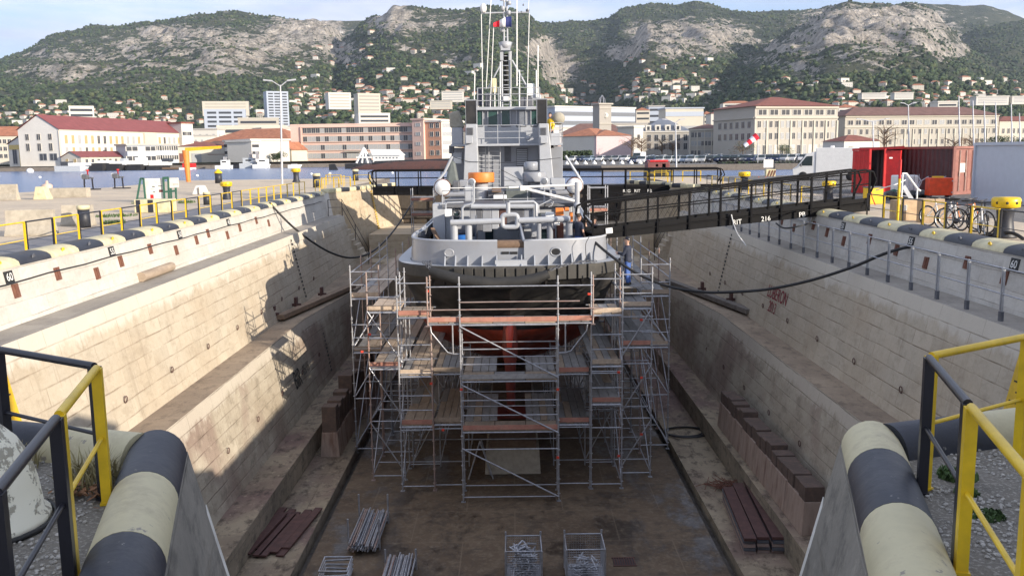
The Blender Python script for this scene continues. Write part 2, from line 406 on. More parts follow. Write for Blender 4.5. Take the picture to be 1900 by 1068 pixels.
M['sill_face'] = masonry('sill_face', (.22, .205, .18), (.17, .16, .14), (.10, .09, .08), 3., 3., (.12, .11, .095), .9, streak=.9)

def sheet(name, poly, z, m, kind='structure', under=None):
    mb = MB(); n = len(poly); mb.add([(x, y, z) for x, y in poly], [tuple(range(n))])
    return mb.build(name, m, kind=kind)
# ground: one big sheet with the basin and the harbour left out, as a set of quads
g = MB()
def gq(x0, x1, y0, y1, z=0.): g.add([(x0, y0, z), (x1, y0, z), (x1, y1, z), (x0, y1, z)], [(0, 1, 2, 3)])
gq(-40, -13.05, -60, 62); g.add([(-40, 62, 0), (-13.05, 62, 0), (-13.05, 98, 0), (-36, 98, 0), (-34.5, 79, 0)], [(0, 1, 2, 3, 4)])
g.add([(-90, -60, 0), (-40, -60, 0), (-40, 62, 0), (-41, 69, 0), (-90, 72, 0)], [(0, 1, 2, 3, 4)])
gq(13.05, 140, -60, 89); gq(-13.05, 13.05, -60, -2)
g.build('ground', M['quay'], kind='structure')
q = MB()                                                     # quay faces dropping into the harbour
for a, b_ in (((-90, 72), (-41, 69)), ((-41, 69), (-40, 62)), ((-40, 62), (-34.5, 79)), ((-34.5, 79), (-36, 98)), ((-36, 98), (-13.05, 98)), ((-13.05, 98), (-13.05, 72)), ((13.05, 72), (13.05, 89)), ((13.05, 89), (140, 89))):
    q.add([(*a, -4), (*b_, -4), (*b_, -.004), (*a, -.004)], [(0, 1, 2, 3)])
q.build('quay_wall', M['concrete_dark'], label='weathered concrete quay face dropping into the blue harbour water', cat='quay wall')
w = MB(); w.add([(-900, 73.5, WATER_Z), (900, 73.5, WATER_Z), (900, 460, WATER_Z), (-900, 460, WATER_Z)], [(0, 1, 2, 3)])
w.add([(-900, -60, WATER_Z-.003), (-41, -60, WATER_Z-.003), (-41, 73.5, WATER_Z-.003), (-900, 73.5, WATER_Z-.003)], [(0, 1, 2, 3)])
w.build('water', M['water'], kind='structure')
sheet('path', [(-15.6, -40), (-13.06, -40), (-13.06, 60), (-15.6, 60)], .004, M['paving'])
sheet('road', [(17.5, -40), (60, -40), (60, 88.5), (17.5, 88.5)], .004, M['asphalt'])

# dock floor with gutters
fl = MB(); fl.add([(-5.84, 0, -8.8), (5.84, 0, -8.8), (5.84, 75, -8.8), (-5.84, 75, -8.8)], [(0, 1, 2, 3)])
fl.build('dock_floor', M['floor'], kind='structure')
gt = MB()
for s in (-1, 1):
    a, b_ = 5.84*s, 6.12*s
    gt.box(min(a, b_), max(a, b_), 0, 75, -9.3, -9.12)
    gt.add([(a, 0, -9.12), (a, 75, -9.12), (a, 75, -8.803), (a, 0, -8.803)], [(0, 1, 2, 3)])
gt.build('gutter', M['concrete_dark'], kind='structure')

def eW(y): return interp(y, [(39, 9.16), (47, 8.35), (60, 7.6)])        # lower altar narrows towards the gate
YS = [6.5+1.25*i for i in range(42)]       # 6.5 .. 57.75
def wall_strip(mb, s, A, B, ys, jog=0.):
    rows = []
    for y in ys:
        a = A(y) if callable(A) else A; b2 = B(y) if callable(B) else B
        rows.append([(s*a[0], y, a[1]), (s*b2[0], y, b2[1])])
    if s > 0: rows = rows[::-1]
    mb.grid(rows)
def dockside(s, label):
    e = EM('dock_wall', label, 'dock wall', (s*12.04, 28, 0))
    uvw = lambda co: (co.y+(0 if s < 0 else 3.3), co.z*1.02)
    uvl = lambda co: (co.y, co.x)
    D = lambda y: (10.15, -4.53)
    E_ = lambda y: (eW(y), -4.53)
    F_ = (8.47, -7.72)
    specs = [('painted_wall', (12.04, 0.02), (11.78, -1.32), "upper_wall", uvw, 58.2), ('stone_wall', (10.84, -1.32), D, 'mid_wall', uvw, 58.4),
             ('stone_wall', E_, F_, 'low_wall', uvw, 58.4), ('step_riser', (7.47, -7.72), (7.49, -8.56), 'step_wall', uvw, 58.4),
             ('step_riser', (6.05, -8.56), (6.12, -9.12), 'step_wall', uvw, 58.4)]

    for nm, A, B, mk_, uv, ye in specs:
        mb = MB(); wall_strip(mb, s, A, B, [y for y in YS if y <= ye]+[ye]); mb.build(nm, M[mk_], e, uvf=uv)
    for nm, A, B, mk_ in [('ledge', (11.78, -1.32), (10.84, -1.32), 'ledge'), ('ledge', D, E_, 'ledge_mid'), ('step_tread', F_, (7.47, -7.72), 'ledge_low'), ('step_tread', (7.49, -8.56), (6.05, -8.56), 'ledge_low')]:
        mb = MB(); wall_strip(mb, s, A, B, [y for y in YS]+[58.4]); mb.build(nm, M[mk_], e, uvf=uvl)
    # coping: rounded stones, cream and black in turn
    L = 1.53; y0 = 8.1; n = 0
    y = y0
    while y < (57.9):
        y1 = y+L
        mb = MB(); rows = []
        k = 9
        for yy in (y+.008, y1-.008):
            rows.append([(s*(12.5-.5*math.cos(PI*i/k)), yy, .02+.22*math.sin(PI*i/k)**.8) for i in range(k+1)])
        if s < 0: rows = rows[::-1]
        mb.grid(rows, smooth=True)
        for r in rows: mb.add(r, [tuple(range(len(r)))], smooth=False)
        bk = (n % 2) ^ (s > 0)
        o = mb.build('coping_stone', M['black_paint'] if bk else M['cream'], e)
        mb = MB(); yc = (y+y1)/2; mb.tube([(s*(12.07+.05*math.cos(a)*.4), yc+.09*math.cos(a), .13+.075*math.sin(a)) for a in [2*PI*i/10 for i in range(10)]], .022, 5, closed=True); mb.obox((s*12.08, yc, .13), (.04, .1, .1)); mb.build('lifting_lug', M['ship_dark' if bk else 'yellow'], o)
        y = y1; n += 1
    ye = 58.2
    mb = MB(); wall_strip(mb, s, (13.06, .002), (12.96, .03), [8, ye]); mb.build('coping_bed', M['concrete'], e)
    # rusty fender plates, number plates, rings
    k = 0
    pm = MB(); pm.obox((0, 0, 0), (.05, .25, .34)); pm.obox((.03*-s, 0, .02), (.03, .10, .24))
    for i, yy in enumerate([15.3+2.05*j for j in range(15)]):
        if yy > ye-1: break
        zz = -.55+.16*math.sin(i*2.1)
        xx = s*(12.04+.2*zz*.98); jj = R.uniform(-.45, .45)
        o = pm.build('fender_plate', M['rust'], e) if i == 0 else o.copy()
        if i: COL.objects.link(o)
        o.matrix_basis = Matrix.Translation((xx-s*.015, yy+jj, zz)) @ Matrix.Rotation(s*.19, 4, 'Y')
    for i, (yy, tx) in enumerate([(21.3, '60'), (26.9, '55'), (32.5, '50'), (38.2, '45')]):
        zz = -.2; xx = s*(12.04+.2*zz)
        mb = MB(); mb.obox((xx-s*.012, yy, zz), (.03, .36, .3), m=Matrix.Translation((xx-s*.012, yy, zz)) @ Matrix.Rotation(s*.19, 4, 'Y') @ Matrix.Rotation(0, 4, 'Z'))
        o = mb.build('number_plate', M['paint_black'], e)
        text('number', tx, .27, M['paint_white'], frame((xx-s*.034, yy, zz), (0, -s if s > 0 else 1, 0), (s*.2, 0, 1)), o, .002)
    mb = MB()
    for y in [10+3.3*i for i in range(12)]:
        for (w_, z_) in ((10.3, -3.75), (8.75, -6.3)):
            pts = [(s*(w_-.03), y+.09*math.cos(a), z_+.09*math.sin(a)+R.uniform(-.1, .1)*0) for a in [2*PI*i/10 for i in range(10)]]
            mb.tube(pts, .014, 5, closed=True)
    mb.build('mooring_ring', M['rust_dark'], e)
    mb = MB(); mb.tube([(s*(12.0+.2*(-.33)-.03), y, -.33+.015*math.sin(y*1.7)) for y in range(9, int(ye))], .02, 5)
    mb.build('wall_cable', M['cable'], e)
    # draught scales on the wall
    for yy, (wa, za), (wb, zb) in ((44., (10.80, -1.5), (10.17, -4.45)), (41.2 if s < 0 else 44.6, (8.95, -4.7), (8.5, -7.5))):
        mb = MB(); nn = 16
        for i in range(nn):
            t0 = i/nn; t1 = t0+.55/nn
            a = V((s*(lerp(wa, wb, t0)-.012), yy, lerp(za, zb, t0))); b2 = V((s*(lerp(wa, wb, t1)-.012), yy, lerp(za, zb, t1)))
            wd_ = .16 if i % 2 else .10
            mb.add([a-V((0, wd_, 0)), a+V((0, wd_, 0)), b2+V((0, wd_, 0)), b2-V((0, wd_, 0))], [(0, 1, 2, 3)])
        mb.build('draught_scale', M['paint_black'], e)
    return e
DL = dockside(-1, 'sunlit left dock wall of stepped stone with white painted upper face')
DR = dockside(1, 'shaded right dock wall of stepped stone with red lettering')
# painted names
def wpt(px, py, side, wl):
    wa, za, wb, zb = wl; k = (wa-wb)/(za-zb); d = ray(px, py); tt = side*(wa+k*(ZC-za))/(d[0]-side*k*d[2])
    return V((d[0]*tt, d[1]*tt, ZC+d[2]*tt)), k
def wall_text(name, s, size, m, px, py, side, wl, parent, sx=1.):
    """flat lettering on a battered wall: wl = (w at z=za, za, w at zb, zb)"""
    wa, za, wb, zb = wl; k = (wa-wb)/(za-zb)
    d = ray(px, py); # intersect x = side*(wa + k (z-za))
    tt = side*(wa+k*(ZC-za))/(d[0]-side*k*d[2])
    p = V((d[0]*tt, d[1]*tt, ZC+d[2]*tt))
    p.x -= side*.02
    return text(name, s, size, m, frame(p, (0, -side, 0), (side*k, 0, 1)), parent, .002, sx)
WM = (10.84, -1.32, 10.15, -4.53); WL = (9.16, -4.53, 8.47, -7.72)
wall_text('painted_name', 'LUBERON', .72, M['paint_red'], 1443, 548, 1, WM, DR, .8)
wall_text('painted_date', '2013', .62, M['paint_red'], 1433, 571, 1, WM, DR, .8)
wall_text('painted_name', 'BIR', 1.05, M['paint_black'], 552, 703, -1, WL, DL, .75)
wall_text('painted_date', '05/15', .6, mat('faded_paint', (.10, .09, .08)), 567, 683, -1, WL, DL, .8)
M['gy'] = mat('gauge_yellow', (.66, .42, .02), .6, dirt=(.4, .28, .06), dirt_amt=.4)
for side, px, py, par in ((-1, 14, 735, DL), (1, 1889, 705, DR)):
    p, k = wpt(px, py, side, WM); mb = MB(); tk = MB()
    for i in range(31):
        z0, z1 = -1.36-.104*i, -1.36-.104*(i+1); f = lambda z, o: side*(10.84+k*(z+1.32))-side*o
        mb.add([(f(z0, .012), p.y-.2, z0), (f(z0, .012), p.y+.2, z0), (f(z1, .012), p.y+.2, z1), (f(z1, .012), p.y-.2, z1)], [(0, 1, 2, 3)])
        if i % 2: tk.add([(f(z0, .018), p.y-.2, z0), (f(z0, .018), p.y+(.1 if i % 4 == 1 else -.05), z0), (f(z0-.035, .018), p.y+(.1 if i % 4 == 1 else -.05), z0-.035), (f(z0-.035, .018), p.y-.2, z0-.035)], [(0, 1, 2, 3)])
    o = mb.build('depth_gauge', M['gy'], par); tk.build('gauge_mark', M['paint_black'], o)
# near end: the two projecting platforms either side of the slip
def roll(e, pts, r, segs, z=0.):
    """rounded coping along a polyline; segs = list of (start, end, material key) in metres along it"""
    for a, b_, mk_ in segs:
        def at(t):
            L = 0
            for p, q in zip(pts, pts[1:]):
                d = (V(q)-V(p)).length
                if t <= L+d+1e-6 or q is pts[-1]: return V(p)+(V(q)-V(p))*((t-L)/d), (V(q)-V(p)).normalized()
                L += d
        mb = MB(); rows = []; nn = max(2, int((b_-a)/.12)); k = 14
        for i in range(nn+1):
            p, d = at(lerp(a+.004, b_-.004, i/nn)); sx = V((d.y, -d.x, 0))
            rows.append([p+sx*(-r*math.cos(PI*j/k))+V((0, 0, z+r*1.05*math.sin(PI*j/k)-.02)) for j in range(k+1)])
        mb.grid(rows, smooth=True)
        for r_ in (rows[0], rows[-1]): mb.add(r_, [tuple(range(k+1))], smooth=False)
        mb.build('coping_roll', M[mk_+'_roll' if mk_ == 'cream' else 'black_roll'], e)
def platform(s, label):
    e = EM('quay_platform', label, 'quay platform', (s*3, 6, 0))
    # plan line of the coping axis: from beside the camera to the corner and then outwards
    n = s
    A = V((n*1.55, 2.2, 0)); B = V((n*3.08, 7.42, 0)); Cc = B+V((n*.95, .3, 0))*12
    d1 = (B-A).normalized(); d2 = (Cc-B).normalized()
    ins = .30
    top = MB(); top.add([A, B, Cc, (n*15, -2, 0), (n*.9, -2, 0)], [(0, 1, 2, 3, 4)])
    top.build('platform_top', M['apron'], e)
    face = MB()                                             # battered faces towards the slip and the dock
    uu = [A+V((-n*.23-n*-.5, -3, 0)), A+V((-n*.23, .07, 0)), B+V((-n*.17, .31, 0)), Cc+V((0, .25, 0))]
    dn = [q+V(o) for q, o in zip(uu, [(-n*.3, 0, -9), (-n*.3, 0, -9), (-n*2.1, .3, -9), (0, .9, -9)])]
    mid = [lerp(a, b_, .09) for a, b_ in zip(uu, dn)]
    rows = [uu, mid, dn]
    face.grid([[V(q) for q in r] for r in rows])
    face.build('platform_face', M['platform_stone'], e, uvf=lambda c: (c.y+c.x*.6, c.z))
    L1 = (B-A).length
    k1, k2 = ('black_paint', 'cream') if n < 0 else ('cream', 'black_paint')
    seg = [(0, L1-2.35, k1 if n < 0 else k2), (L1-2.35, L1-1.28 if n < 0 else L1-1.55, k2 if n < 0 else k1)]
    if n < 0: seg = [(0, L1-2.05, k1), (L1-2.05, L1-.9, k2), (L1-.9, L1+.2, k1)]
    else: seg = [(0, L1-1.72, k1), (L1-1.72, L1-.56, k2), (L1-.56, L1+.2, k1)]
    roll(e, [A, B, B+d1*.24], .25, seg)
    a0 = B+d2*.16+V((0, .02, 0))
    roll(e, [a0, a0+d2*11.5], .25, [(0, .95, k2), (.95, 2.4, k1), (2.4, 3.9, k2), (3.9, 5.4, k1), (5.4, 6.9, k2), (6.9, 8.4, k1)])
    pt = MB(); pz = B+V((-n*.17, .31, 0))
    c0 = pz+V((-n*.012, .01, -.55)); 
    pts = []
    for i in range(9):
        f = i/8; zz = -.5-2.0*f
        pts.append((pz.x-n*(2.1*-zz/9)-n*.014, pz.y+.3*-zz/9, zz))
    wv = [.02, .10, .14, .10, .2, .16, .28, .24, .34]
    pt.grid([[V(q)-V((0, wv[i], 0))+V((n*.022*wv[i], 0, 0)), V(q)] for i, q in enumerate(pts)])
    pt.build('paint_patch', M['white_paint'], e)
    return e
M['platform_stone'] = masonry('platform_stone', (.33, .30, .25), (.26, .24, .20), (.12, .11, .09), 3.2, 1.6, (.13, .125, .11), .9, streak=.8, mott=0.55)
platform(-1, 'left quay platform beside the slip with black corner on its striped coping')
platform(1, 'right quay platform beside the slip with cream corner on its striped coping')
# ---------------------------------------------------------------- railings near the camera
def hoop(name, label, p, q, mk_, h=1.05, mid=.52, w=.078, t=.07, r=.03, group=None, foot=True):
    """one hoop of railing: two flat-bar posts, a round top rail and a thin mid rail, one colour"""
    p = V(p); q = V(q); d = (q-p).normalized(); e = EM(name, label, 'railing', p, group=group)
    nrm = V((-d.y, d.x, 0))
    for a in (p, q):
        mb = MB(); mb.bar(a, a+V((0, 0, h)), t, w) if False else mb.obox(a+V((0, 0, h/2)), (w, t, h), math.atan2(d.y, d.x))
        if foot: mb.obox(a+V((0, 0, .012)), (.11, .09, .018), math.atan2(d.y, d.x))
        mb.build('post', M[mk_], e)
    mb = MB(); mb.tube([p+V((0, 0, h)), q+V((0, 0, h))], r, 10); mb.build('top_rail', M[mk_], e)
    mb = MB(); mb.tube([p+V((0, 0, mid)), q+V((0, 0, mid))], r*.55, 8); mb.build('mid_rail', M[mk_], e)
    return e
def two(a, b_, f0, f1): a = V(a); b_ = V(b_); return a+(b_-a)*f0, a+(b_-a)*f1
for s, ks, side in ((-1, ('yellow', 'rail_black', 'rail_black', 'yellow'), 'left'), (1, ('rail_black', 'yellow', 'yellow', 'rail_black'), 'right')):
    c0 = V((s*3.10, 6.56, 0)); c1 = V((s*2.76, 5.28, 0)); c2 = V((s*2.42, 4.0, 0)); l1 = V((s*4.27, 7.28, 0)); l2 = V((s*5.6, 8.05, 0))
    e1 = (c0-c1).normalized()*.042; e2 = (l1-c0).normalized()*.042
    nm = {'yellow': 'yellow', 'rail_black': 'black'}
    hoop('guard_railing', f'{nm[ks[0]]} railing hoop running beside the {side} striped coping up to its corner', c0-e1*.6, c1+e1, ks[0])
    hoop('guard_railing', f'{nm[ks[1]]} railing hoop nearest the camera on the {side} platform', c1-e1, c2+e1, ks[1])
    hoop('guard_railing', f'{nm[ks[2]]} railing hoop turning outwards from the {side} platform corner', c0+e2+e1*.6, l1-e2, ks[2])
    hoop('guard_railing', f'{nm[ks[3]]} railing hoop farthest out along the {side} platform', l1+e2, l2, ks[3])
# worn cream mooring bollard
mb = MB(); mb.lathe([(.47, 0), (.47, .06), (.43, .09), (.405, .3), (.36, .48), (.29, .62), (.2, .72), (.1, .78), (0, .8)], (-3.83, 6.12, 0), 28)
m, nt, b = newmat('flaking_cream'); t = NT(nt); tc = t.n('ShaderNodeTexCoord').outputs['Object']
f = t.ramp(t.noise(tc, 4.2, 6, .7), .535, .56)
t.l(t.mix(f, (.82, .80, .66), (.36, .34, .27)), b.inputs['Base Color']); b.inputs['Roughness'].default_value = .7; t.bump(f, .4, .01, b)
e = EM('mooring_bollard', 'big cream dome bollard with flaking paint on the left platform', 'bollard', (-3.83, 6.12, 0))
mb.build('bollard_body', m, e)
mb = MB(); mb.tube([(-3.83+.5*math.cos(a), 6.12+.5*math.sin(a), .02) for a in [2*PI*i/24 for i in range(24)]], .02, 6, closed=True); mb.build('base_ring', M['cable'], e)
# litter of gravel, leaves and weeds on the platforms
gr = MB(); rg = random.Random(3)
for i in range(2600):
    s = 1 if rg.random() < .72 else -1
    y = rg.uniform(4.2, 7.6); xin = 3.08-(7.42-y)*.293+.28
    x = xin+abs(rg.gauss(0, 1.1)) if s > 0 else xin+.1+abs(rg.gauss(0, .5))
    if y > 7.25+.3*(x-3) : continue
    if s > 0 and noise.noise((x*1.3, y*1.3, 0)) < -.05: continue
    r = rg.uniform(.006, .019); gr.blob((s*x, y, r*.4), r, rg, .3, .7)
gr.build('gravel', M['gravel'] if 'gravel' in M else mat('gravel', (.42, .40, .36), .9, var=.35, scale=20), kind='stuff', label='pale loose gravel strewn over the quay platforms', cat='gravel')
def tuft(name, label, c, n, h, spread, m, seed, group=None):
    rr = random.Random(seed); mb = MB()
    for i in range(n):
        a = rr.uniform(0, 2*PI); d = spread*rr.random()**.5; x = c[0]+d*math.cos(a); y = c[1]+d*math.sin(a)
        hh = h*rr.uniform(.4, 1.1); lean = rr.uniform(.1, .9)*hh; a2 = rr.uniform(0, 2*PI); w = .006*rr.uniform(.7, 1.6)*(1 if h > .12 else 2.2)
        p0 = V((x, y, c[2])); p1 = p0+V((math.cos(a2)*lean*.4, math.sin(a2)*lean*.4, hh*.6)); p2 = p0+V((math.cos(a2)*lean, math.sin(a2)*lean, hh*.95))
        sx = V((-math.sin(a2), math.cos(a2), 0))*w
        mb.add([p0-sx, p0+sx, p1+sx*.8, p1-sx*.8, p2], [(0, 1, 2, 3), (3, 2, 4)])
    return mb.build(name, m, label=label, cat='weeds', group=group)
wg = mat('weed_green', (.06, .11, .03), .8, var=.4, scale=12); wd_ = mat('dry_grass', (.30, .26, .13), .9, var=.3, scale=12); lf = mat('dead_leaf', (.26, .13, .06), .9, var=.4, scale=15)
tuft('weed_tuft', 'low green weed tuft in gravel beside the black railing post', (3.52, 6.85, 0), 260, .07, .14, wg, 1)
tuft('weed_tuft', 'small green weed between the two right railing posts', (3.42, 6.5, 0), 220, .05, .08, wg, 2)
tuft('weed_tuft', 'wide mat of green weeds in the right gravel at the picture edge', (3.9, 6.05, 0), 700, .06, .25, wg, 3)
tuft('weed_tuft', 'green weeds at the foot of the right inner railing', (3.35, 6.1, 0), 160, .04, .13, wg, 4)
tuft('dry_grass_tuft', 'straggly dry grass between the cream bollard and railing', (-3.42, 6.95, 0), 260, .26, .26, wd_, 5)
tuft('dry_grass_tuft', 'dry grass along the foot of the left black coping', (-4.25, 7.3, 0), 120, .2, .22, wd_, 6)
mb = MB(); rr = random.Random(9)
for i in range(90):
    x = -3.3+rr.gauss(0, .13); y = 6.68+rr.gauss(0, .1); a = rr.uniform(0, 6.28); sz = rr.uniform(.02, .05)
    sx = V((math.cos(a), math.sin(a), rr.uniform(-.5, .5)))*sz; sy = V((-math.sin(a), math.cos(a), rr.uniform(-.6, .6)))*sz*.6; c = V((x, y, .02+rr.random()*.05))
    mb.add([c-sx, c-sy, c+sx, c+sy], [(0, 1, 2, 3)])
mb.build('dead_leaves', lf, kind='stuff', label='brown dead leaves blown against the left railing post', cat='leaves')
# ---------------------------------------------------------------- scaffolding round the stern
SX = EM('scaffolding', 'galvanised tube scaffolding with plank decks wrapped round the ship stern', 'scaffolding', (0, 30, -8.8))
FLZ = -8.8
def zt(px, py, y): return P(px, py, y=y).z
rs_ = random.Random(4)
def standard(x, y, z1, z0=FLZ, rusty=False):
    mb = MB(); mb.tube([(x, y, z0+.03), (x, y, z1)], .026, 8)
    z = z0+.25
    while z < z1-.1: mb.lathe([(.026, 0), (.058, 0), (.058, .012), (.026, .012)], (x, y, z), 8); z += .5
    mb.box(x-.07, x+.07, y-.07, y+.07, z0, z0+.012)
    mb.build('standard', M['galv_rust' if rusty else 'galv'], SX)
led = []
def ledger(a, b_, rusty=False, nm='ledger', r=.022):
    mb = MB(); mb.tube([a, b_], r, 6); o = mb.build(nm, M['galv_rust' if rusty else 'galv'], SX); led.append(o); return o
extra = MB()
def ledger_far(a, b_): extra.tube([a, b_], .022, 6)
def deckpanel(x0, x1, y0, y1, z, n=3, toe=True, mk_='plank', tk='toe_red', nm='deck'):
    mb = MB(); w = (x1-x0)/n
    L = 2.57; y = y0
    while y < y1-.2:
        ye = min(y+L, y1)
        for i in range(n):
            mb.mi = rs_.choice((0, 0, 1, 2)); dz = rs_.uniform(0, .012)
            mb.box(x0+i*w+.012, x0+(i+1)*w-.012, y+.01, ye-.01, z-.05+dz, z+dz)
        y = ye
    mb.build(nm, [M[mk_], M['plank_grey'], M['plank']], SX)
    if toe:
        t = MB(); t.box(x0, x1, y0-.035, y0-.005, z+.013, z+.165); t.build('toe_board', M[tk], SX)
        e = MB(); e.tube([(x0, y0-.01, z-.08), (x1, y0-.01, z-.08)], .028, 6); e.build('transom', M['galv'], SX)
CX0, CX1 = -1.69, 1.46
# front tower
zC = [zt(945, 797, 28.4), zt(945, 703, 28.4), zt(945, 597, 28.4)]
topC = zt(945, 512, 28.4)
for x in (CX0, CX1):
    standard(x, 28.4, topC); standard(x, 29.4, zC[2]-.1)
for (a, b_) in ((-2.72, 0), (2.59, 1)):
    standard(a, 28.46, topC, zC[2]-.12, rusty=True)
for z in (FLZ+.16, zC[0]-.65, zC[0]+.5, zC[0]+1., zC[1]+.5, zC[1]+1.0, zC[2]-.1):
    ledger((CX0, 28.4, z), (CX1, 28.4, z)); ledger((CX0, 29.4, z+.02), (CX1, 29.4, z+.02))
    ledger((CX0, 28.4, z+.04), (CX0, 29.4, z+.04)); ledger((CX1, 28.4, z+.04), (CX1, 29.4, z+.04))
for a, b_ in ((FLZ+.16, zC[0]-.6), (zC[0]-.1, zC[1]-.15), (zC[1]+.05, zC[2]-.12)):
    ledger((CX0, 28.35, b_), (CX1, 28.35, a), nm='diagonal_brace', r=.026)
deckpanel(CX0+.03, CX1-.03, 28.42, 29.4, zC[0], 3); deckpanel(CX0+.03, CX1-.03, 28.42, 29.4, zC[1], 3, tk='plank_grey')
deckpanel(-2.7, CX0-.03, 28.5, 29.5, zC[2], 3); deckpanel(CX0+.03, CX1-.03, 28.42, 29.4, zC[2], 3); deckpanel(CX1+.03, 2.57, 28.5, 29.5, zC[2], 3)
for z in (zC[0]+.02, zC[1]+.02):
    deckpanel(CX0+.05, -.55, 29.5, 31.6 if z > -5 else 32.8, z, 4, toe=False, mk_='plank_grey'); deckpanel(.42, CX1-.05, 29.5, 31.6 if z > -5 else 32.8, z, 4, toe=False, mk_='plank_grey')
for z, x0, x1 in ((topC-.32, -2.72, 2.59), (zC[2]+.42, -2.72, 2.9), (zC[2]+.66, CX0, CX1+.7)):
    ledger((x0, 28.37, z), (x1, 28.37, z), rusty=z < topC-.4)
for s in (-1, 1):                                   # bent bracket tubes under the wide top deck
    xa = CX0 if s < 0 else CX1
    pts = [(xa+s*.95, 28.46, zC[2]-.12), (xa+s*.93, 28.46, zC[2]-.32), (xa+s*.42, 28.46, zC[2]-.98), (xa+s*.22, 28.46, zC[2]-1.04), (xa, 28.46, zC[2]-1.04)]
    mb = MB(); mb.tube(pts, .024, 8); mb.tube([(xa+s*.24, 28.46, zC[2]-.1), (xa+s*.24, 28.46, zC[2]-1.04)], .024, 8); mb.build('bracket', M['galv'], SX)
# stepped side bays: x0, x1, first row, tops, deck levels (z, y-end)
def side(s):
    lr = lambda a, b_: a if s < 0 else b_
    q = lambda v: s*v
    b4 = dict(x=(lr(-1.72, 1.5), lr(-2.72, 2.59)), y=29.55, top=None, decks=[(zt(lr(830, 1060), lr(690, 690), 29.55), 32.6, 4), (zt(lr(830, 1060), 783, 29.55), 34, 4)])
    b3 = dict(x=(lr(-2.72, 2.62), lr(-3.82, 3.66)), y=29.45, top=zt(lr(735, 1153), lr(512, 503), 29.45), decks=[(zt(lr(765, 1125), lr(585, 580), 29.45), 31.2, 3), (zt(lr(770, 1120), lr(692, 673), 29.6), 38, 4), (zt(lr(777, 1110), lr(783, 742), 29.7), 37, 3)])
    b2 = dict(x=(lr(-3.84, 3.7), lr(-4.98, 4.8)), y=30.5, top=zt(lr(685, 1207), lr(505, 495), 30.5), decks=[(zt(lr(710, 1180), lr(575, 568), 30.5), 33.2, 3), (zt(lr(715, 1180), lr(680, 640), 30.5), 41, 3)])
    b1 = dict(x=(lr(-5.0, 4.84), lr(-6.07, 5.93)), y=33.5, top=zt(lr(658, 1240), lr(492, 478), 33.5), decks=[(zt(lr(690, 1220), lr(550, 545), 33.5), 48, 3), (zt(lr(690, 1220), lr(650, 640), 33.5), 46, 3)])
    for bi, bdef in enumerate((b4, b3, b2, b1)):
        xa, xb = bdef['x']; y0 = bdef['y']; x0, x1 = min(xa, xb), max(xa, xb)
        zt_ = bdef['top'] if bdef['top'] is not None else bdef['decks'][0][0]-.1
        inner = bi == 0
        rows = [y0] if bi < 2 else [y0+2.57*i for i in range(5 if bi == 3 else 4)]
        if bi == 1: rows = [y0, y0+2.2]
        for ri, y in enumerate(rows):
            under = ri > 0 and bi < 3 and y > 32.2
            z1 = zt_ if not under else bdef['decks'][-1][0]-.05
            if ri and bi == 3: z1 = zt_+.1
            for xx in ((xb,) if bi in (0, 1) and ri else (xa, xb)):
                if bi == 0 and xx == xa: continue
                standard(xx, y, z1, rusty=rs_.random() < .4)
            z = FLZ+.16; k = 0
            lv = [FLZ+.16, FLZ+2.15, FLZ+4.1]+[d[0]-.1 for d in bdef['decks']]
            if ri == 0 and bi: lv += [bdef['decks'][0][0]+.45, zt_-.25]+[d[0]+.5 for d in bdef['decks'][1:]]+[d[0]+1. for d in bdef['decks'][1:]]
            for z in lv:
                if z < z1: (ledger if ri == 0 else ledger_far)((x0, y, z), (x1, y, z))
            if ri:
                for z in (FLZ+.2, FLZ+2.2, FLZ+4.2, zt_-.3, zt_-.75):
                    if z < z1+.1: ledger_far((xb, rows[ri-1], z), (xb, y, z))
                if bi == 3 or ri == 1:
                    za, zb = (FLZ+.2, FLZ+2.1); 
                    while zb < z1: 
                        ledger_far((xb, rows[ri-1], za), (xb, y, zb)); za += 2; zb += 2
        if bi in (2,):
            zz = FLZ+.2
            for kk in range(3):
                a = (lr(x0, x1), y0-.05, zz+1.9); b_ = (lr(x1, x0), y0-.05, zz+.1)
                ledger(a, b_, nm='diagonal_brace', r=.024); zz += 1.98
        if bi == 3:
            for zz in (FLZ+.2, FLZ+2.1, FLZ+4):
                ledger_far((xb, y0, zz+.1), (xa, y0-.04+.9, zz+1.8))
        for di, (z, ye, n) in enumerate(bdef['decks']):
            deckpanel(x0+.04, x1-.04, y0+.02, ye, z, n, toe=True, mk_='plank' if s < 0 else 'plank_grey', tk=rs_.choice(('toe_red', 'plank', 'plank')))
for s in (-1, 1): side(s)
for y in [31.8+2.57*i for i in range(5)]:
    for x in (-3.7, -2.7, -1.65, 1.45, 2.6, 3.6):
        extra.tube([(x, y, FLZ), (x, y, -4.75 if abs(x) < 3 or y > 33 else -3.2)], .026, 6)
        for z in (FLZ+.2, FLZ+1.2, FLZ+2.2, FLZ+3.2): extra.tube([(x, y, z), (x, y+2.57, z)], .02, 5)
    for z in (FLZ+.2, FLZ+2.2, FLZ+3.9):
        for a, b_ in ((-5, -1.65), (1.45, 4.9)): extra.tube([(a, y, z), (b_, y, z)], .022, 6)
    for a, b_ in ((-3.7, -2.7), (2.6, 3.6)): extra.tube([(a, y, FLZ+.2), (b_, y, FLZ+2.1)], .022, 6); extra.tube([(b_, y, FLZ+2.2), (a, y, FLZ+4.)], .022, 6)
extra.build('far_tubes', M['galv'], SX, kind='stuff')
